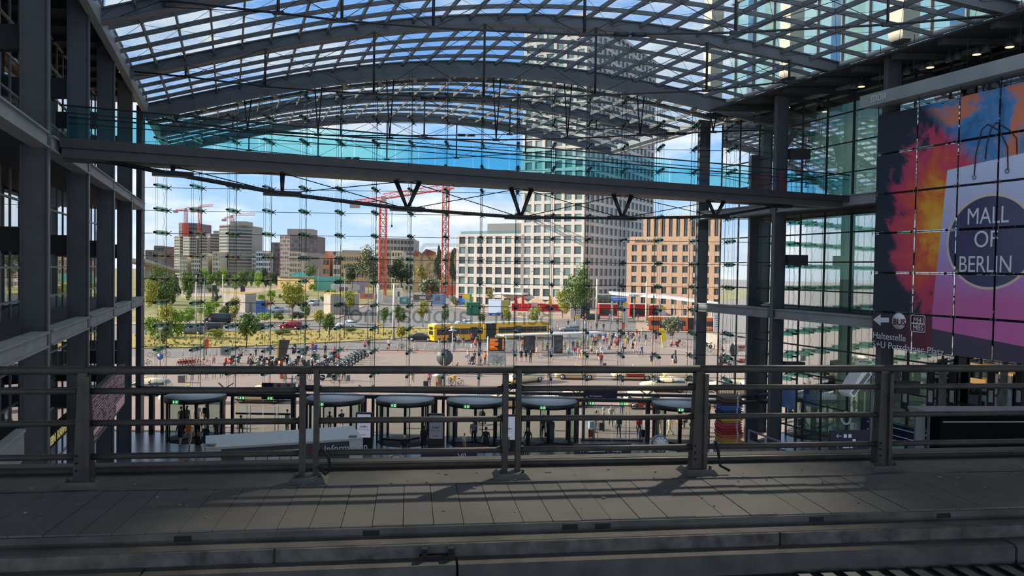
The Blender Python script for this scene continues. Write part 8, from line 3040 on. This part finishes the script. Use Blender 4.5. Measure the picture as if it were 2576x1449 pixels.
# ------------------------------------------------------------------ things people carry
case_ = MB().prism([(-.2, -.11, .08), (.2, -.11, .08), (.21, -.11, .6), (.17, -.11, .64), (-.17, -.11, .64), (-.21, -.11, .6)], (0, .22, 0))
case_me = shared('shell', case_, CLOTH['k'])
hand_me = shared('handle', MB().tube([(-.12, .08, .62), (-.12, .08, 1.0), (.12, .08, 1.0), (.12, .08, .62)], .012, 5), M['steel_light'])
whl_me = shared('wheel', MB().cyl((0, -.03, .05), .05, .06, 8, 'Y'), M['tyre'])
for px, py, c, lb in ((499, 1120, 'k', 'black trolley case standing at the kiosk corner'), (876, 958, 'g', 'grey trolley case below the top rail'), (1070, 974, 'd', 'dark case at the side of the man in pale pink'), (1360, 901, 'w', 'white trolley case pulled by the pink shirt'), (1532, 880, 'g', 'grey trolley case of the person in grey'),
                      (1553, 870, 'k', 'black case standing in the crowd'), (1487, 1102, 'r', 'red suitcase outside the east swing doors'), (1487, 1080, 'c', 'pale blue suitcase outside the east swing doors'), (1513, 1084, 'k', 'black suitcase of the white-haired person'), (1614, 1102, 'k', 'black trolley case behind the red shirt'), (1188, 876, 'w', 'white case standing at the front door of the bus'), (1521, 926, 'k', 'black case by the tall pole behind the taxi')):
    e = empty('suitcase', G(px, py, 0), R.uniform(-.5, .5), label=lb, cat='suitcase')
    sh_ = obj('shell', case_me, e)
    sh_.material_slots[0].link = 'OBJECT'
    sh_.material_slots[0].material = CLOTH[c]
    obj('handle', hand_me, e)
    for x in (-.16, .16):
        obj('wheel', whl_me, e).location = (x, 0, 0)
bag = MB().prism([(-.2, -.06, 0), (.2, -.06, 0), (.16, -.06, .3), (-.16, -.06, .3)], (0, .12, 0))
bag_me = shared('bag', bag, CLOTH['k'])
strap_me = shared('strap', MB().tube([(-.12, 0, .3), (-.08, 0, .5), (.08, 0, .5), (.12, 0, .3)], .012, 5), CLOTH['k'])
for px, py, z, c, lb in ((975, 880, .1, 'o', 'orange shopping bag at the kerb'), (1050, 887, .25, 'p', 'pink shopping bag at the kerb'), (1173, 910, .55, 'c', 'pale blue bag of the person in white'), (1376, 1112, .4, 'k', 'dark handbag carried beside the long robe'), (1186, 866, .35, 'r', 'red bag at the front door of the bus'), (1572, 886, .5, 'k', 'black shoulder bag of the person in lilac')):
    q = G(px, py, 0)
    e = obj('handbag', bag_me, label=lb, cat='bag')
    e.location = q + Vector((0, 0, z))
    e.material_slots[0].link = 'OBJECT'
    e.material_slots[0].material = CLOTH[c]
    obj('strap', strap_me, e)
e = empty('guitar_case', G(1699, 921, 0) + Vector((0, 0, .35)), .2, label='tall dark guitar case carried upright on the square', cat='instrument case')
MB().prism([(-.22, 0, 0), (.22, 0, 0), (.26, 0, .35), (.16, 0, .6), (.2, 0, .8), (.1, 0, 1.0), (.1, 0, 1.75), (-.1, 0, 1.75), (-.1, 0, 1.0), (-.2, 0, .8), (-.16, 0, .6), (-.26, 0, .35)], (0, .16, 0)).build('shell', CLOTH['d'], e)
MB().tube([(-.05, -.01, .7), (0, -.08, .8), (.05, -.01, .9)], .02, 5).build('handle', M['black'], e)
for px, py, lb in ((1186, 917, 'black pushchair in front of the person in dark clothes'), (1210, 1068, 'black pushchair seen through the fourth revolving door')):
    e = empty('pushchair', G(px, py, 0), R.uniform(-.4, .4), label=lb, cat='pushchair')
    for x in (-.25, .25):
        for y in (-.3, .3):
            MB().cyl((x - .02, y, .13), .13, .04, 10, 'X').build('wheel', M['tyre'], e)
    MB().prism([(-.24, -.2, .4), (-.24, .25, .35), (-.24, .35, .85), (-.24, .1, .6), (-.24, -.2, .55)], (.48, 0, 0)).build('seat', CLOTH['k'], e)
    MB().blob((0, .22, .85), (.26, .28, .22), 10, 6).build('hood', CLOTH['k'], e)
    MB().tube([(-.25, -.3, .15), (-.25, .3, .7), (-.25, .5, 1.02), (.25, .5, 1.02), (.25, .3, .7), (.25, -.3, .15)], .016, 5).build('frame', M['steel_light'], e)
# small pale dog
sk_ = MB()
q = G(1607, 898, 0)
dj = [((0, 0, .3), .085), ((.22, 0, .31), .09), ((.32, 0, .38), .055), ((.42, 0, .47), .06), ((.52, 0, .45), .035), ((-.12, 0, .38), .02), ((-.2, 0, .5), .014)]
ed = [(0, 1), (1, 2), (2, 3), (3, 4), (0, 5), (5, 6)]
for x, b_ in ((.24, 1), (-.03, 0)):
    for y in (-.06, .06):
        i = len(dj)
        kx = .03 if b_ else -.05
        dj += [((x, y, .22), .04), ((x + kx, y, .12), .024), ((x + .0, y, .02), .022), ((x + .05, y, .015), .02)]
        ed += [(b_, i), (i, i + 1), (i + 1, i + 2), (i + 2, i + 3)]
for y in (-.045, .045):
    dj.append(((.4, y, .55), .016))
    ed.append((3, len(dj) - 1))
me = bpy.data.meshes.new('dog')
me.from_pydata([a for a, _ in dj], ed, [])
o = bpy.data.objects.new('dog', me)
COL.objects.link(o)
o.modifiers.new('Skin', 'SKIN')
for v, (_, r) in zip(me.skin_vertices[0].data, dj):
    v.radius = (r, r)
me.skin_vertices[0].data[0].use_root = True
o.modifiers.new('Sub', 'SUBSURF').levels = 1
out = bpy.data.meshes.new_from_object(o.evaluated_get(bpy.context.evaluated_depsgraph_get()))
bpy.data.objects.remove(o)
out.materials.clear()
out.materials.append(mat('dog_fur', (222, 200, 164), .9, 0, .1, 8))
for p in out.polygons:
    p.use_smooth = True
o = obj('dog', out, label='small pale dog walking beside the man in the bright blue shirt', cat='dog')
o.location = q
o.rotation_euler = (0, 0, math.radians(200))
